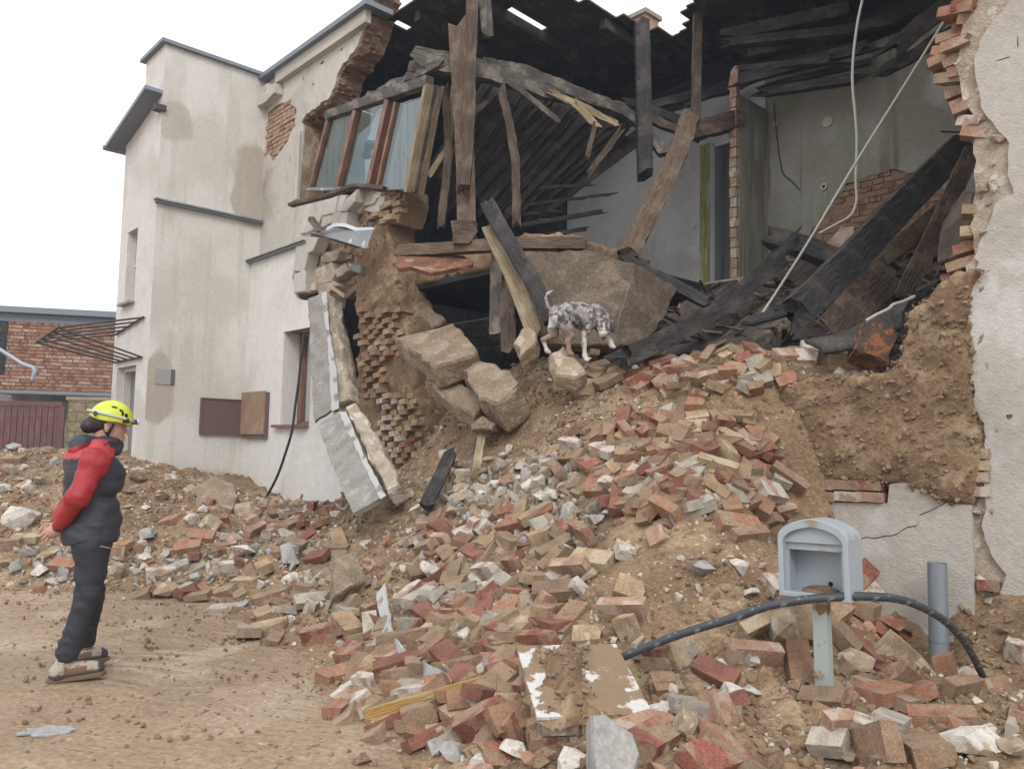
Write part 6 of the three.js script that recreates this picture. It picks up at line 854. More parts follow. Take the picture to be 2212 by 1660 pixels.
{ // block of masonry with a limed top
  const t = thing('masonry_block', 'fallen block of bonded red bricks with flaking white limewash on top', 'masonry');
  const a = at(...T7(1420, 1325), 3.62), b = at(...T7(2060, 1270), 3.7), X = b.clone().sub(a).setY(0).normalize(), Y = V(0, 1, 0.28).normalize(), Z = X.clone().cross(Y).normalize(); Y.copy(Z).cross(X);
  t.position.copy(a); t.quaternion.setFromRotationMatrix(new THREE.Matrix4().makeBasis(X, Y, Z)); const L = a.distanceTo(b);
  part('mortar_bed', bx(0.02, L - 0.02, -0.2, -0.004, -0.6, -0.014), M.mortar, t);
  for (let r = 0; r < 2; r++) for (let i = 0; i < 3; i++) { const w = L / 3; const m = part('brick', pick(BRICKS), pick([BM.red, BM.pink, BM.lime]), t); m.scale.set(w - 0.014, 0.07, 0.13); m.position.set((i + 0.5) * w + (r ? -0.03 : 0.02), -0.04 - r * 0.085, -0.06); }
  part('limewash', boxUV(bx(0.0, L, -0.002, 0.012, -0.62, -0.004)), std({ map: rep(dtex('lw', 512, (x, y) => lerp3(lin(0.62, 0.61, 0.59), lin(0.27, 0.19, 0.12), sm(0.40, 0.46, tf(x, y, 7, 5, 6) + 0.25 * (0.6 - Math.abs(x * 2 - 1))))), 1.3), bumpMap: rep(bumpGrain, 2), bumpScale: 0.02 }), t);
  part('soil', sdfMesh((x, y, z) => { const k = Math.min(x - 0.02, L * 0.68 - x, -z - 0.06, z + 0.6) + (fbm(x * 6, 3, z * 6, 3) - 0.5) * 0.34; return y - clamp(k * 0.6, -0.05, 0.06) - (fbm(x * 18, y * 18, z * 18, 3) - 0.5) * 0.07; }, [-0.05, -0.03, -0.65], [L + 0.05, 0.14, 0.05], 0.016), M.clay, t); sprinkle(t.children[t.children.length - 1], 260, 0.012, 0.05, [0.2, 0.14, 0.09]);
}
console.log('bricks', nBrick, 'lumps', nStone);
// ---------- street furniture and fittings ----------
const TM = (x, y) => [1643 + 0.2604 * x, 1080.9 + 0.2604 * y];
{
  const b = thing('meter_box', 'open grey blue sheet metal box with arched top on a rusty post', 'box');
  const foot = at(1783, 1502, 4.12); foot.y = Math.min(foot.y, top(foot.x, foot.z)) - 0.03; b.position.copy(foot); b.rotation.y = TH + 0.06; b.rotation.z = 0.03;
  const base = at(1766, 1288, 4.12).y - foot.y, Wd = 0.175, Hs = 0.29;
  const paint = std({ map: dtex('boxp', 256, (x, y) => lerp3(lerp3(lin(0.40, 0.45, 0.50), lin(0.33, 0.37, 0.41), tf(x, y, 3, 4, 4)), lin(0.30, 0.23, 0.16), sm(0.6, 0.7, tf(x, y, 13, 5, 6)) * 0.8)), roughness: 0.45, metalness: 0.15 });
  const arch = (w, h, k, inset) => { const s = new THREE.Shape(); s.moveTo(-w, inset); s.lineTo(w, inset); s.lineTo(w, h); s.quadraticCurveTo(w * 0.92, h + k * 0.75, 0, h + k); s.quadraticCurveTo(-w * 0.92, h + k * 0.75, -w, h); s.closePath(); return s; };
  const out = arch(Wd, Hs, 0.095, 0), inn = arch(Wd - 0.02, Hs - 0.02, 0.08, 0.018); out.holes.push(new THREE.Path(inn.getPoints(10)));
  const shell = part('shell', new THREE.ExtrudeGeometry(out, { depth: 0.17, bevelEnabled: true, bevelSize: 0.004, bevelThickness: 0.004, bevelSegments: 2, curveSegments: 16 }).translate(0, base, -0.085), paint, b);
  part('back_panel', new THREE.ExtrudeGeometry(arch(Wd - 0.004, Hs - 0.004, 0.09, 0.004), { depth: 0.006, bevelEnabled: false }).translate(0, base, -0.082), paint, b);
  const hd = new THREE.Shape(arch(Wd - 0.021, Hs - 0.021, 0.08, Hs - 0.024).getPoints(12)); part('header_plate', new THREE.ExtrudeGeometry(hd, { depth: 0.004, bevelEnabled: false }).translate(0, base, 0.055), paint, b);
  part('shelf_strip', bx(-Wd + 0.021, Wd - 0.021, base + Hs - 0.062, base + Hs - 0.026, 0.025, 0.04), paint, b);
  part('left_strip', bx(-Wd + 0.021, -Wd + 0.042, base + 0.02, base + Hs - 0.064, 0.045, 0.06), paint, b); part('right_strip', bx(Wd - 0.042, Wd - 0.021, base + 0.02, base + Hs - 0.064, 0.045, 0.06), paint, b);
  // dried clay on the roof and in the bottom
  const cap = new THREE.SphereGeometry(1, 14, 8, 0, Math.PI * 2, 0, Math.PI / 2).scale(0.075, 0.012, 0.08).translate(-0.085, base + Hs + 0.073, 0.0); cap.rotateZ(0); const cl = part('clay_cake', cap, M.clay, b); cl.rotation.z = 0;
  part('bottom_dirt', new THREE.SphereGeometry(1, 12, 6, 0, Math.PI * 2, 0, Math.PI / 2).scale(0.1, 0.035, 0.07).translate(0.0, base + 0.018, 0.0), M.clay, b);
  const rust = std({ map: rep(dtex('rustpost', 256, (x, y) => lerp3(lin(0.36, 0.40, 0.39), lin(0.24, 0.12, 0.06), sm(0.58, 0.66, tf(x, y, 5, 5, 5)))), 2.2), roughness: 0.6 });
  part('post', boxUV(bx(-0.036, 0.036, -0.25, base, -0.028, 0.028)), rust, b); part('latch_hole', new THREE.SphereGeometry(0.012, 8, 6).translate(0.02, base + 0.055, -0.074), M.dark, b);
  part('foot_lump', STONES[3].clone().scale(0.06, 0.06, 0.05).translate(-0.005, 0.14, 0.045), SM.tan, b);
}
const tube = (name, pts, r, mat, label, cat, n = 80) => anchor(single(name, new THREE.TubeGeometry(new THREE.CatmullRomCurve3(pts), n, r, 10), mat, label, cat));
const hoseM = std({ map: rep(dtex('hose', 256, (x, y) => lerp3(lin(0.045, 0.052, 0.06), lin(0.24, 0.245, 0.25), sm(0.56, 0.7, tf(x, y, 5, 6, 5)) * 0.8)), 1), roughness: 0.55 }); hoseM.map.repeat.set(14, 1);
{ const zs = [4.28, 4.22, 4.16, 4.1, 4.04, 4.0, 3.98, 4.0, 4.08, 4.22, 4.4, 4.65, 4.9, 5.1], pts = [[-30, 985], [200, 890], [400, 820], [600, 760], [800, 693], [1000, 658], [1200, 642], [1400, 641], [1550, 662], [1700, 725], [1800, 795], [1880, 885], [1940, 985], [1988, 1085]];
  tube('black_pipe', pts.map(([x, y], i) => at(...T8(x, y), zs[i])), 0.021, hoseM, 'muddy black plastic pipe arching past the grey metal box', 'pipe', 120); }
{ const p = thing('downpipe_stub', 'cut off galvanised downpipe standing by the low wall remnant', 'downpipe'); const a = at(...T8(1755, 455), 5.62), b = at(...T8(1747, 1060), 5.62), m = std({ map: rep(dtex('galv', 256, (x, y) => lerp3(lin(0.30, 0.34, 0.38), lin(0.22, 0.25, 0.28), tf(x, y, 3, 8, 5))), 1.5), roughness: 0.5, metalness: 0.35 });
  const L = a.distanceTo(b), g = new THREE.LatheGeometry([[0.062, -0.1], [0.062, L], [0.058, L], [0.058, -0.1]].map(q => new THREE.Vector2(...q)), 28); part('pipe', g, m, p); part('clamp', new THREE.CylinderGeometry(0.066, 0.066, 0.035, 28, 1, false).translate(0, L * 0.31, 0), m, p); part('clamp_lug', bx(0.06, 0.1, L * 0.31 - 0.018, L * 0.31 + 0.018, -0.006, 0.006), m, p); p.position.copy(b); }
const cableM = std({ color: new THREE.Color(0.36, 0.34, 0.32), roughness: 0.6 }), blackM = std({ color: new THREE.Color(0.03, 0.033, 0.038), roughness: 0.5 });
tube('pale_cable', [[1330, -40], [1295, 120], [1270, 320], [1266, 460], [1280, 620], [1290, 760], [1284, 1000], [1287, 1120], [1255, 1190], [1180, 1235], [1080, 1290]].map(([x, y]) => at(...T3(x, y), 7.6)), 0.013, cableM, 'pale cable dangling in a hook before the green stained wall', 'cable');
tube('taut_cable', [[1870, -40, 6.6], [1560, 460, 6.9], [1280, 905, 7.15], [1000, 1370, 7.4], [820, 1650, 7.55], [740, 1770, 7.5]].map(([x, y, z]) => at(...T3(x, y), z)), 0.012, cableM, 'straight taut cable crossing the green room down to the crest', 'cable');
tube('loose_wire', [[1225, 1000, 7.3], [1150, 1120, 7.4], [1000, 1385, 7.45], [850, 1610, 7.55]].map(([x, y, z]) => at(...T3(x, y), z)), 0.006, blackM, 'thin dark wire running beside the taut cable', 'wire');
tube('hanging_cable', [[1805, 420], [1785, 560], [1765, 740], [1748, 860], [1728, 1010], [1690, 1140], [1640, 1280], [1552, 1445]].map(([x, y]) => onD(...T6(x, y), -0.36)), 0.02, blackM, 'black cable hanging in front of the lower window', 'cable');
tube('wall_wire', [[830, 560], [848, 760], [868, 900], [884, 960], [930, 1000], [975, 1050]].map(([x, y]) => onD(...T3(x, y), DB - 0.02)), 0.007, blackM, 'thin black wire hanging on the green stained wall', 'wire');
tube('rebar', [[1755, 725], [1850, 728], [1975, 720]].map(([x, y]) => at(...T3(x, y), 6.4)), 0.008, M.wood, 'thin rusty rod sticking out of the torn right wall', 'rod', 20);
{ const f = (name, label, cat, u, v, r, m) => { const p = onD(u, v, DB - 0.012), g = new THREE.CylinderGeometry(r, r * 1.05, 0.02, 24).rotateX(Math.PI / 2); const o = thing(name, label, cat); o.position.copy(p); o.rotation.y = TH; part('cover', g, m, o); return o; };
  const wm = std({ color: new THREE.Color(0.48, 0.44, 0.36) }); f('flue_cover', 'round cream flue cover high on the green stained wall', 'cover', ...T3(1128, 672), 0.075, wm);
  const s = f('wall_socket', 'small round wall socket beside the exposed brick patch', 'socket', ...T3(1108, 1030), 0.05, wm); part('plug_hole', new THREE.CylinderGeometry(0.022, 0.022, 0.03, 14).rotateX(Math.PI / 2), M.dark, s); f('wall_switch', 'small white switch plate in the green room corner', 'switch', ...T3(840, 682), 0.03, wm); f('wall_socket', 'small socket low on the white back wall', 'socket', ...T3(392, 1248), 0.03, wm); }
{ // meter cabinet in the inner corner, door folded open
  const c = thing('meter_cabinet', 'brown metal meter cabinet with its tan board front in the inner corner', 'cabinet'); const bm = std({ color: new THREE.Color(0.135, 0.085, 0.075), roughness: 0.55 }), tan = timber('tanb', lin(0.30, 0.20, 0.135), lin(0.26, 0.17, 0.11), lin(0.34, 0.24, 0.17), { bump: 0.002 });
  const a = toSD(onS(...T6(1188, 812), 0.03)), b = toSD(onS(...T6(1182, 1030), 0.03)), e = -0.2; c.position.copy(CO); c.rotation.y = TH;
  part('side_door', sb(0.012, 0.05, b[1], a[1], a[2], e), bm, c); part('door_rim', merge([sb(0.05, 0.065, a[1] - 0.02, a[1], a[2], e), sb(0.05, 0.065, b[1], b[1] + 0.02, a[2], e), sb(0.05, 0.065, b[1] + 0.02, a[1] - 0.02, a[2], a[2] + 0.02)]), bm, c);
  const p = sh(...T6(1357, 790), LD - 0.08), q = sh(...T6(1558, 1030), LD - 0.08); part('board', boxUV(sb(Math.max(p[0], 0.06), q[0], q[1], p[1], LD - 0.085, LD - 0.065)), tan, c); part('box', sb(Math.max(p[0], 0.06) + 0.08, q[0] + 0.012, q[1] - 0.07, p[1] - 0.02, LD - 0.062, LD - 0.004), bm, c); anchor(c); c.position.copy(c.position); }
// anchor() above assumes no rotation; restore the house frame for the cabinet
{ const c = scene.children.find(o => o.name === 'meter_cabinet'); for (const k of c.children) k.position.set(0, 0, 0); c.position.copy(CO); }
// burnt stuff by the right wall
big('burnt_block', 'cubic burnt timber block with orange rot leaning on the clay bank', T5, [[1310, 350], [1440, 345], [1515, 400], [1500, 470], [1470, 572], [1290, 500]], [[1310, 350, 6.5], [1515, 400, 6.45], [1290, 500, 6.45]], 0.26, mottled('burnt', 256, 0.5, lin(0.07, 0.05, 0.04), lin(0.11, 0.075, 0.055), lin(0.30, 0.115, 0.055), { bump: 0.03, patch: 0.57 }), 0.06);
big('roofing_felt', 'dark sheet of roofing felt lying over the debris by the clay bank', T5, [[1000, 440], [1130, 430], [1340, 340], [1590, 215], [1530, 370], [1300, 470], [1100, 500]], [[1000, 440, 6.9], [1590, 215, 6.9], [1300, 480, 6.5]], 0.012, M.char, 0.03);
tube('pale_pipe', [[1340, 335], [1400, 300], [1470, 265], [1490, 245], [1540, 230], [1610, 200]].map(([x, y]) => at(...T5(x, y), 6.55)), 0.014, std({ color: new THREE.Color(0.42, 0.40, 0.36) }), 'bent pale pipe lying on the dark roofing felt', 'pipe', 30);
big('tin_sheet', 'curled dark tin sheet with pale edge behind the crest bricks', T5, [[650, 340], [850, 262], [930, 245], [900, 300], [720, 350]], [[650, 340, 7.4], [930, 245, 7.5], [720, 350, 7.3]], 0.01, M.nearblack, 0.03);
big('chipboard', 'warm brown chipboard sheet leaning against the torn right wall', T3, [[1740, 1455], [1765, 1240], [1890, 1050], [1945, 1065], [1935, 1395], [1800, 1440]], [[1740, 1455, 7.0], [1890, 1050, 7.3], [1935, 1395, 6.6]], 0.02, M.wood, 0.004);
big('pink_board', 'pale pink board leaning on the exposed brick patch', T3, [[1095, 1380], [1200, 1260], [1275, 1255], [1285, 1350], [1200, 1420]], [[1095, 1380, 9.7], [1275, 1255, 9.9], [1200, 1420, 9.5]], 0.02, BM.pink, 0.004);
{ // puddle on the street, its sky reflection put into a pale grey colour
  const c = onG(108, 1583), s = new THREE.Shape(); for (let i = 0; i < 26; i++) { const a = i / 26 * 6.283, r = 1 + (fbm(Math.cos(a) * 2.5 + 4, Math.sin(a) * 2.5, 7, 4) - 0.5) * 1.6, x = Math.cos(a) * 0.115 * r, y = Math.sin(a) * 0.06 * r; i ? s.lineTo(x, y) : s.moveTo(x, y); }
  const g = new THREE.ExtrudeGeometry(s, { depth: 0.008, bevelEnabled: true, bevelSize: 0.01, bevelThickness: 0.004, bevelSegments: 1 }).rotateX(-Math.PI / 2); const m = single('flat_pool', g, SM.grey, 'flat pale grey shard with painted sky sheen on the muddy street', 'shard'); m.position.copy(c); m.position.y = 0.006; m.rotation.y = 0.15; }

// ---------- figures ----------
const cap = (p, a, b, ra, rb) => { const bx2 = b[0] - a[0], by = b[1] - a[1], bz = b[2] - a[2], px2 = p[0] - a[0], py = p[1] - a[1], pz = p[2] - a[2], t = clamp((px2 * bx2 + py * by + pz * bz) / (bx2 * bx2 + by * by + bz * bz || 1)); return Math.hypot(px2 - bx2 * t, py - by * t, pz - bz * t) - mix(ra, rb, t); };
const ell = (p, c, r) => { const x = (p[0] - c[0]) / r[0], y = (p[1] - c[1]) / r[1], z = (p[2] - c[2]) / r[2], k = Math.hypot(x, y, z); return (k - 1) * Math.min(...r); };
const smin = (a, b, k) => { const h = clamp(0.5 + 0.5 * (b - a) / k); return mix(b, a, h) - k * h * (1 - h); };
const U = (k, ...d) => d.reduce((a, b) => smin(a, b, k));
// dog, in metres from pixels of its close-up (1898 px per metre)
{
  const D = (x, y, z = 0) => [(x - 900) / 1898, (1480 - y) / 1898, z];
  const bones = [
    [D(520, 590), D(720, 555), 0.088, 0.082], [D(720, 555), D(930, 580), 0.085, 0.1], [D(930, 600), D(1180, 620), 0.108, 0.108],
    [D(1180, 590), D(1330, 690, 0.03), 0.09, 0.066], [D(1330, 690, 0.03), D(1335, 790, 0.07), 0.066, 0.06]];
  const legs = [
    [D(560, 680, 0.055), D(690, 900, 0.07), 0.085, 0.056], [D(690, 900, 0.07), D(735, 1010, 0.07), 0.05, 0.038], [D(735, 1010, 0.07), D(690, 1120, 0.065), 0.036, 0.026], [D(690, 1120, 0.065), D(722, 1330, 0.065), 0.026, 0.022], [D(722, 1330, 0.065), D(775, 1350, 0.07), 0.024, 0.02],
    [D(500, 700, -0.05), D(440, 880, -0.06), 0.075, 0.05], [D(440, 880, -0.06), D(480, 960, -0.06), 0.045, 0.036], [D(480, 960, -0.06), D(262, 1065, -0.06), 0.034, 0.021], [D(262, 1065, -0.06), D(340, 1270, -0.06), 0.021, 0.017], [D(340, 1270, -0.06), D(395, 1300, -0.06), 0.02, 0.017],
    [D(1130, 700, 0.06), D(1020, 920, 0.07), 0.06, 0.036], [D(1020, 920, 0.07), D(990, 960, 0.07), 0.034, 0.03], [D(990, 960, 0.07), D(985, 1180, 0.07), 0.028, 0.022], [D(985, 1180, 0.07), D(1000, 1380, 0.07), 0.022, 0.02], [D(1000, 1380, 0.07), D(1030, 1445, 0.1), 0.024, 0.024],
    [D(1270, 760, -0.06), D(1400, 950, -0.05), 0.058, 0.036], [D(1400, 950, -0.05), D(1500, 1070, -0.03), 0.03, 0.022], [D(1500, 1070, -0.03), D(1515, 1150, -0.02), 0.022, 0.02], [D(1515, 1150, -0.02), D(1550, 1180, 0), 0.024, 0.02]];
  const toes = [[D(1000, 1440, 0.1), D(1005, 1465, 0.125), 0.011, 0.01], [D(1030, 1445, 0.11), D(1042, 1470, 0.13), 0.011, 0.01], [D(1055, 1430, 0.1), D(1095, 1425, 0.12), 0.011, 0.009]];
  const tail = [[D(470, 600), D(400, 580), 0.026, 0.02], [D(400, 580), D(330, 460), 0.02, 0.016], [D(330, 460), D(288, 330), 0.016, 0.015], [D(288, 330), D(325, 240), 0.015, 0.016], [D(325, 240), D(415, 165), 0.018, 0.007]];
  const head = p => U(0.03, ell(p, D(1325, 815, 0.09), [0.07, 0.072, 0.072]), cap(p, D(1318, 880, 0.13), D(1292, 1030, 0.195), 0.042, 0.029), cap(p, D(1250, 850, 0.13), D(1262, 960, 0.15), 0.026, 0.02), cap(p, D(1385, 860, 0.13), D(1355, 960, 0.15), 0.026, 0.02), cap(p, D(1302, 960, 0.15), D(1290, 1060, 0.17), 0.03, 0.022));
  const ears = p => Math.min(ell(p, D(1495, 830, 0.07), [0.022, 0.062, 0.03]), ell(p, D(1195, 790, 0.085), [0.02, 0.036, 0.028]), cap(p, D(1440, 745, 0.08), D(1500, 790, 0.07), 0.014, 0.018), cap(p, D(1235, 745, 0.09), D(1195, 775, 0.085), 0.014, 0.018));
  const f = (x, y, z) => { const p = [x, y, z]; let d = 1; for (const b of bones) { const q = [x, y, z * 1.18]; d = smin(d, cap(q, b[0], b[1], b[2], b[3]), 0.05); } d = smin(d, ell(p, D(1010, 700), [0.13, 0.095, 0.082]), 0.05); for (const b of legs) d = smin(d, cap(p, ...b), 0.022); for (const b of tail) d = smin(d, cap(p, ...b), 0.012); for (const b of toes) d = smin(d, cap(p, ...b), 0.007); d = smin(d, head(p), 0.04); d = smin(d, ears(p), 0.012); return d; };
  const coat = (x, y, z) => { const X = x * 1898 + 900, Y = 1480 - y * 1898; let c = [0.22, 0.205, 0.205]; const n = fbm(x * 30, y * 30, z * 30, 4), m = fbm(x * 75 + 9, y * 75, z * 75, 2);
    if (n > 0.53) c = [0.075, 0.065, 0.066]; else if (n > 0.495) c = [0.15, 0.135, 0.135]; else if (m > 0.57) c = [0.4, 0.385, 0.38];
    if (Y > 880 && X < 860) c = m > 0.55 ? [0.32, 0.24, 0.2] : [0.22, 0.16, 0.13]; if (X < 480 && Y > 660 && Y < 850) c = [0.55, 0.54, 0.52]; if (Y > 930 && X > 900 && X < 1150) c = n > 0.53 && Y < 1250 ? [0.2, 0.16, 0.14] : [0.5, 0.485, 0.46]; if (X > 1380 && Y > 950) c = [0.58, 0.57, 0.55]; if (X < 400 && Y > 1130) c = [0.5, 0.48, 0.46];
    if (z > 0.09 && X > 1190 && X < 1460 && Y > 740) { c = Y > 945 ? [0.5, 0.47, 0.44] : n > 0.4 ? [0.1, 0.082, 0.078] : [0.34, 0.31, 0.3]; if (Math.abs(X - 1312) < 16 && Y > 790) c = [0.46, 0.43, 0.41]; if (Y > 1000 && Math.abs(X - 1295) < 55) c = [0.26, 0.2, 0.18]; }
    if (X > 1455 && Y > 740 && Y < 960) c = [0.085, 0.075, 0.072]; if (X < 1215 && X > 1165 && Y > 730 && Y < 870 && z > 0.06) c = [0.085, 0.075, 0.072]; if (X < 440 && Y < 640) c = Y < 260 ? [0.4, 0.37, 0.35] : n > 0.5 ? [0.15, 0.12, 0.11] : [0.32, 0.28, 0.26]; return c; };
  const d = thing('dog', 'grey merle hound with dark blotches and white paws stepping over the heap crest', 'dog');
  const g = sdfMesh(f, [-0.4, -0.02, -0.2], [0.4, 0.76, 0.28], 0.0082, coat); part('body', g, std({ vertexColors: true, roughness: 0.8 }), d);
  const dk = std({ color: new THREE.Color(0.02, 0.015, 0.013), roughness: 0.25 }); for (const [x, y, z] of [[1252, 885, 0.162], [1385, 893, 0.16]]) part('eye', new THREE.SphereGeometry(0.0085, 10, 8).translate(...D(x, y, z)), dk, d);
  part('nose', new THREE.SphereGeometry(0.018, 12, 8).scale(1.1, 0.8, 0.8).translate(...D(1298, 1062, 0.21)), std({ color: new THREE.Color(0.06, 0.04, 0.038), roughness: 0.35 }), d);
  const q = at(1320 * 0.86474 + 900 / 8.35, 700 * 0.86458 + 1480 / 8.35, 7.7); d.position.copy(q); d.rotation.y = 0.06;
}
// rescuer, in metres from pixels of the close-up (880 px per metre); faces +x
{
  const J = (x, y, z = 0) => [(x - 280) / 880, (1605 - y) / 880, z];
  const P = thing('person', 'person in yellow helmet, red and navy jacket, hands clasped behind the back, facing the ruin', 'person');
  const q = onG(164, 1462); P.position.set(q.x, 0.015, q.z); P.rotation.set(0, 0.49, 0.062);
  const skin = std({ color: new THREE.Color(0.46, 0.27, 0.205), roughness: 0.6 });
  const fing = (w, base, dirs, r) => dirs.flatMap(([dx, dy, dz, L], i) => { const a = [base[0] + w[i][0], base[1] + w[i][1], base[2] + w[i][2]], b = [a[0] + dx * L * 0.5, a[1] + dy * L * 0.5, a[2] + dz * L * 0.5], c = [b[0] + dx * L * 0.35 + 0.003, b[1] + dy * L * 0.2 - 0.012, b[2] + dz * L * 0.4]; return [[a, b, r, r * 0.95], [b, c, r * 0.95, r * 0.8]]; });
  const legsB = [[J(362, 870, 0.085), J(335, 1150, 0.09), 0.085, 0.055], [J(335, 1150, 0.09), J(240, 1480, 0.09), 0.05, 0.038], [J(372, 870, -0.085), J(362, 1190, -0.15), 0.085, 0.055], [J(362, 1190, -0.15), J(325, 1500, -0.27), 0.05, 0.038]];
  const armsB = [[J(378, 420, 0.17), J(298, 600, 0.25), 0.055, 0.045], [J(298, 600, 0.25), J(196, 775, 0.07), 0.042, 0.028], [J(378, 420, -0.17), J(290, 600, -0.25), 0.055, 0.045], [J(290, 600, -0.25), J(172, 765, -0.05), 0.042, 0.028]];
  const bodyF = (x, y, z) => { const p = [x, y, z]; let d = U(0.06, ell(p, J(365, 480), [0.13, 0.2, 0.165]), ell(p, J(365, 700), [0.12, 0.2, 0.15]), ell(p, J(370, 850), [0.115, 0.12, 0.15])); d = smin(d, cap(p, J(385, 380), J(425, 250), 0.065, 0.055), 0.03); for (const b of [...legsB, ...armsB]) d = smin(d, cap(p, ...b), 0.03); return d; };
  const headF = (x, y, z) => { const p = [x, y, z]; let d = U(0.025, ell(p, J(455, 178), [0.102, 0.105, 0.078]), ell(p, J(478, 245), [0.07, 0.07, 0.058]), cap(p, J(492, 285), J(508, 300), 0.034, 0.026), cap(p, J(425, 330), J(432, 230), 0.056, 0.056)); d = U(0.012, d, cap(p, J(528, 222), J(540, 222), 0.02, 0.012), cap(p, J(538, 236), J(556, 268), 0.008, 0.012), cap(p, J(524, 292, 0), J(532, 290, 0), 0.012, 0.008), cap(p, J(520, 303, 0), J(528, 303, 0), 0.012, 0.007)); d = smin(d, ell(p, J(437, 230, 0.073), [0.02, 0.032, 0.012]), 0.008); d = smin(d, ell(p, J(437, 230, -0.073), [0.02, 0.032, 0.012]), 0.008); for (const s of [1, -1]) d = Math.max(d, -(ell(p, J(534, 240, 0.034 * s), [0.016, 0.008, 0.013]))); return d; };
  const hand = (w, pal, s) => { const w0 = [[0.004, 0.03, 0], [0, 0.012, 0], [0, -0.006, 0], [0.004, -0.022, 0]], fs = fing(w0.map(k => [k[0], k[1], k[2]]), pal, [[-0.75, -0.25, s * 0.5, 0.075], [-0.8, -0.3, s * 0.5, 0.085], [-0.75, -0.4, s * 0.5, 0.078], [-0.65, -0.55, s * 0.5, 0.06]], 0.0088), th = [[[w[0] - 0.005, w[1] + 0.018, w[2]], [pal[0] + 0.012, pal[1] + 0.052, pal[2] + s * 0.018], 0.012, 0.0095], [[pal[0] + 0.012, pal[1] + 0.052, pal[2] + s * 0.018], [pal[0] - 0.026, pal[1] + 0.055, pal[2] + s * 0.03], 0.0095, 0.008]]; return (x, y, z) => { const p = [x, y, z]; let d = smin(cap(p, w, pal, 0.026, 0.026), ell(p, [(w[0] + pal[0]) / 2, (w[1] + pal[1]) / 2, (w[2] + pal[2]) / 2], [0.045, 0.04, 0.02]), 0.015); for (const b of fs) d = smin(d, cap(p, ...b), 0.005); for (const b of th) d = smin(d, cap(p, ...b), 0.007); return d; }; };
  const h1 = hand(J(200, 778, 0.065), J(158, 802, 0.045), -0.5), h2 = hand(J(175, 768, -0.045), J(142, 788, -0.02), 0.4);
  const gB = sdfMesh(bodyF, [-0.25, -0.0, -0.36], [0.4, 1.5, 0.36], 0.016), gH = sdfMesh(headF, [0.08, 1.42, -0.11], [0.34, 1.76, 0.11], 0.0042), g1 = sdfMesh(h1, [-0.29, 0.83, -0.08], [0.0, 1.04, 0.15], 0.0042), g2 = sdfMesh(h2, [-0.29, 0.83, -0.15], [0.0, 1.04, 0.08], 0.0042);
  part('body', merge([gB, gH, g1, g2]), skin, P);
  // trousers
  const trF = (x, y, z) => { const p = [x, y, z], w = (fbm(x * 9, y * 16 + x * 8, z * 9, 3) - 0.5) * 0.03 + (fbm(x * 30, y * 46 + x * 22, z * 22, 2) - 0.5) * 0.018 * (0.4 + sm(0.3, 0.0, Math.abs(y - 0.16)) + sm(0.18, 0, Math.abs(y - 0.52))); let d = U(0.05, ell(p, J(365, 850), [0.135, 0.12, 0.165]), cap(p, J(362, 890, 0.085), J(338, 1150, 0.09), 0.108, 0.072)); d = smin(d, cap(p, J(338, 1150, 0.09), J(238, 1470, 0.09), 0.07, 0.066), 0.03); d = smin(d, cap(p, J(372, 890, -0.085), J(362, 1190, -0.15), 0.108, 0.072), 0.03); d = smin(d, cap(p, J(362, 1190, -0.15), J(322, 1490, -0.27), 0.07, 0.062), 0.03); return Math.max(d + w, 0.11 - y); };
  part('trousers', sdfMesh(trF, [-0.25, 0.08, -0.4], [0.36, 1.05, 0.28], 0.0125), std({ color: new THREE.Color(0.026, 0.029, 0.037), roughness: 0.75 }), P);
  // jacket body: profile read at heights
  const prof = [[285, 330, 475], [320, 290, 490], [350, 240, 492], [400, 214, 500], [450, 205, 532], [500, 204, 547], [560, 208, 537], [620, 205, 514], [650, 208, 518], [700, 210, 524], [780, 200, 526], [830, 195, 523], [872, 205, 512]].map(([y, a, b]) => [(1605 - y) / 880, (a - 280) / 880, (b - 280) / 880]);
  const lat = [[0.83, 0.205], [0.95, 0.2], [1.1, 0.175], [1.25, 0.19], [1.36, 0.195], [1.42, 0.15], [1.5, 0.085]];
  const ip = (T, y, k) => { for (let i = 0; i < T.length - 1; i++) { const a = T[i], b = T[i + 1], lo = Math.min(a[0], b[0]), hi = Math.max(a[0], b[0]); if (y >= lo && y <= hi) return mix(a[k], b[k], (y - a[0]) / (b[0] - a[0])); } return y > Math.max(T[0][0], T[T.length - 1][0]) ? (T[0][0] > T[T.length - 1][0] ? T[0][k] : T[T.length - 1][k]) : (T[0][0] < T[T.length - 1][0] ? T[0][k] : T[T.length - 1][k]); };
  const jF = (x, y, z) => { const a = ip(prof, y, 1), b = ip(prof, y, 2), c = (a + b) / 2, r = (b - a) / 2 * 0.94, L = ip(lat, y, 1) * 0.94, w = (fbm(x * 8, y * 15 + x * 6, z * 8, 4) - 0.5) * 0.042 + 0.018 * sm(0.035, 0, Math.abs(y - 1.115)), k = Math.hypot((x - c) / r, z / L); return Math.max((k - 1) * Math.min(r, L) + w, 0.835 + 0.012 * Math.sin(x * 20) - y, y - 1.49); };
  const red = [0.33, 0.022, 0.028], red2 = [0.44, 0.05, 0.06], navy = [0.034, 0.037, 0.05];
  const jC = (x, y, z) => { const cx = x * 880 + 280, cy = 1605 - y * 880, t = cy - (400 - 120 * sm(260, 420, cx) + 95 * sm(400, 500, cx)); if (cy < 345 && cx > 455) return navy; return t < 0 || (cy < 400 && Math.abs(z) < 0.16 && cx < 480) ? red2 : navy; };
  part('jacket', sdfMesh(jF, [-0.14, 0.8, -0.24], [0.36, 1.53, 0.24], 0.0115, jC), std({ vertexColors: true, roughness: 0.62 }), P);
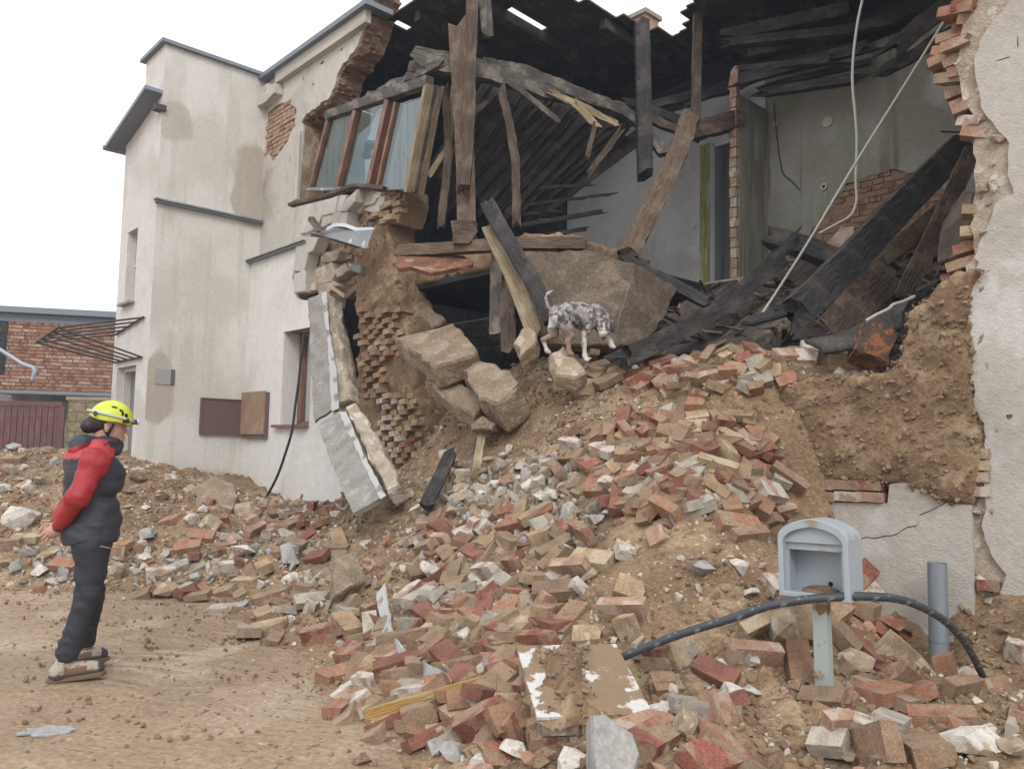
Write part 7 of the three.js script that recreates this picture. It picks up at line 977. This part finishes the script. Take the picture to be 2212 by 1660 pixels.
  const slF = s => (x, y, z) => { const p = [x, y, z], w = (fbm(x * 12, y * 18 + x * 6, z * 12 + s, 3) - 0.5) * 0.036, e = s > 0 ? 298 : 290, wr = s > 0 ? [200, 768, 0.08] : [178, 758, -0.06]; let d = U(0.04, ell(p, J(372, 425, 0.17 * s), [0.085, 0.09, 0.065]), cap(p, J(372, 430, 0.17 * s), J(e, 605, 0.235 * s), 0.078, 0.064)); d = smin(d, cap(p, J(e, 605, 0.235 * s), J(...wr), 0.063, 0.043), 0.03); return d + w; };
  const slC = (x, y, z) => y < 0.985 - (z > 0 ? 0.05 : 0) && x < -0.09 ? navy : red;
  for (const s of [1, -1]) part('sleeve', sdfMesh(slF(s), [-0.2, 0.88, s > 0 ? -0.02 : -0.38], [0.28, 1.5, s > 0 ? 0.38 : 0.02], 0.0115, slC), std({ vertexColors: true, roughness: 0.62 }), P);
  // folded hood and collar
  const hdF = (x, y, z) => { const p = [x, y, z], w = (fbm(x * 18, y * 18, z * 18, 3) - 0.5) * 0.035; return U(0.03, ell(p, J(318, 318), [0.075, 0.06, 0.115]), ell(p, J(285, 352), [0.05, 0.05, 0.105]), ell(p, J(400, 315), [0.115, 0.045, 0.105]), cap(p, J(470, 335, 0), J(480, 350, 0), 0.055, 0.05)) + w; };
  const hdC = (x, y) => { const cx = x * 880 + 280, cy = 1605 - y * 880; return cy < 322 + (330 - cx) * 0.2 || cx > 450 ? navy : red; };
  part('hood', sdfMesh(hdF, [-0.12, 1.3, -0.2], [0.32, 1.6, 0.2], 0.0115, hdC), std({ vertexColors: true, roughness: 0.65 }), P);
  // hair and bun
  part('hair', sdfMesh((x, y, z) => { const p = [x, y, z]; return U(0.02, ell(p, J(352, 215), [0.05, 0.05, 0.055]), ell(p, J(420, 190), [0.085, 0.09, 0.082])) + (fbm(x * 40, y * 20, z * 40, 2) - 0.5) * 0.012; }, [0.0, 1.46, -0.11], [0.3, 1.74, 0.11], 0.006), std({ color: new THREE.Color(0.028, 0.021, 0.022), roughness: 0.55 }), P);
  // helmet
  const rim = x => { const cx = x * 880 + 280; return (1605 - (158 + (cx - 350) * 0.36 + 8 * Math.sin((cx - 350) / 36))) / 880; };
  const hm = std({ color: new THREE.Color(0.52, 0.62, 0.05), roughness: 0.38 });
  const hel = part('helmet', sdfMesh((x, y, z) => { const p = [x, y, z]; return Math.max(ell(p, J(466, 182), [0.133, 0.124, 0.108]), -ell(p, J(466, 186), [0.122, 0.114, 0.098]), rim(x) - y); }, [0.05, 1.5, -0.13], [0.38, 1.78, 0.13], 0.0052), hm, P);
  for (const [x, y, w, h, a] of [[483, 116, 0.02, 0.006, -0.3], [517, 138, 0.017, 0.008, -0.7], [523, 156, 0.008, 0.015, -0.2], [541, 165, 0.012, 0.014, 0]]) { const X = (x - 466) / 880, Y = -(y - 182) / 880, zz = 0.108 * Math.sqrt(Math.max(0.05, 1 - (X / 0.133) ** 2 - (Y / 0.124) ** 2)); for (const s of [1, -1]) { const m = part('vent', new THREE.SphereGeometry(1, 10, 8).scale(w, h, 0.008), M.dark, hel); m.position.set(...J(x, y, zz * s * 1.0)); m.rotation.z = a; } }
  const ring = []; for (let i = 0; i < 48; i++) { const a = i / 48 * 6.283, x = (466 - 280) / 880 + Math.cos(a) * 0.134, cx = x * 880 + 280, cy = 128 + (cx - 350) * 0.31; ring.push(V(x, (1605 - cy) / 880, Math.sin(a) * 0.11)); }
  const sg = new THREE.TubeGeometry(new THREE.CatmullRomCurve3(ring, true), 96, 0.0095, 6, true), sp = sg.attributes.position; for (let i = 0; i < sp.count; i++) { const k = 1; sp.setX(i, mix(sp.getX(i), sp.getX(i), k)); }
  part('headlamp_strap', sg, std({ color: new THREE.Color(0.50, 0.50, 0.49) }), P);
  const lamp = part('headlamp', bx(-0.03, 0.014, -0.016, 0.016, -0.03, 0.03), std({ color: new THREE.Color(0.03, 0.033, 0.04), roughness: 0.4 }), P); lamp.position.set(...J(590, 203)); part('lens', new THREE.SphereGeometry(0.019, 14, 10).translate(0.014, 0, 0), std({ color: new THREE.Color(0.7, 0.72, 0.72), roughness: 0.15 }), lamp);
  part('strap_clip', new THREE.SphereGeometry(0.014, 10, 8).scale(0.8, 1.3, 0.5).translate(...J(383, 150, 0.1)), std({ color: new THREE.Color(0.06, 0.075, 0.10) }), P);
  part('side_clip', bx(-0.02, 0.02, -0.014, 0.014, -0.004, 0.006).translate(...J(540, 196, 0.088)), M.dark, P);
  part('chin_strap', merge([timberGeo([V(...J(415, 195, 0.085)), V(...J(430, 245, 0.08)), V(...J(446, 275, 0.06)), V(...J(478, 292, 0.03))], 0.014, 0.004, { rough: 0, rag: 0, seg: 0.02 }), timberGeo([V(...J(478, 210, 0.088)), V(...J(462, 245, 0.074)), V(...J(446, 275, 0.062))], 0.014, 0.004, { rough: 0, rag: 0, seg: 0.02 })]), M.dark, P);
  part('pocket_zip', timberGeo([V(...J(400, 885, 0.19)), V(...J(440, 900, 0.17)), V(...J(462, 915, 0.13))], 0.008, 0.004, { rough: 0, rag: 0, seg: 0.02 }), std({ color: new THREE.Color(0.25, 0.26, 0.27) }), P);
  // boots
  for (const [ox, oy, z] of [[0, 0, 0.09], [82, -88, -0.27]]) {
    const K = (x, y, dz = 0) => { const p = J(x + (ox ? 26 : 0), y, z + dz); return p; };
    const bF = (x, y, zz) => { const p = [x, y, zz]; let d = U(0.025, cap(p, K(190, 1560), K(385, 1572), 0.048, 0.036), cap(p, K(190, 1560), K(228, 1500), 0.05, 0.05), ell(p, K(300, 1555), [0.12, 0.045, 0.045])); return Math.max(d, 0.012 - y); };
    const bC = (x, y) => { const cx = x * 880 + 280 - (ox ? 26 : 0), cy = 1605 - y * 880; if (cx > 385) return [0.045, 0.045, 0.048]; if (cy > 1568) return [0.075, 0.072, 0.07]; if (cx > 215 && cx < 330 && cy > 1535) return [0.17, 0.095, 0.065]; return fbm(x * 60, y * 60, 3) > 0.62 ? [0.2, 0.13, 0.09] : [0.36, 0.325, 0.27]; };
    const bt = part('boot', sdfMesh(bF, [-0.19, -0.01, z - 0.08], [0.24, 0.2, z + 0.08], 0.008, bC), std({ vertexColors: true, roughness: 0.8 }), P);
    const so = new THREE.Shape(); [[138, -0.0], [150, 0.03], [230, 0.036], [330, 0.048], [400, 0.04], [426, 0.0], [400, -0.04], [330, -0.048], [230, -0.036], [150, -0.03]].forEach(([x, w], i) => { const X = (x - 280 + (ox ? 26 : 0)) / 880; i ? so.lineTo(X, w) : so.moveTo(X, w); });
    part('sole', new THREE.ExtrudeGeometry(so, { depth: 0.02, bevelEnabled: true, bevelSize: 0.004, bevelThickness: 0.004, bevelSegments: 1 }).rotateX(-Math.PI / 2).translate(0, 0.0, z), std({ color: new THREE.Color(0.17, 0.11, 0.065) }), bt);
    for (let i = 0; i < 4; i++) part('lace', timberGeo([V(...K(262 + i * 22, 1512 + i * 12, -0.024)), V(...K(268 + i * 22, 1506 + i * 12, 0)), V(...K(262 + i * 22, 1512 + i * 12, 0.024))], 0.006, 0.006, { rough: 0, rag: 0, seg: 0.02 }), std({ color: new THREE.Color(0.2, 0.1, 0.06) }), bt);
    if (ox) { bt.position.x = 0.0; }
  }
}
renderer.render(scene, camera);
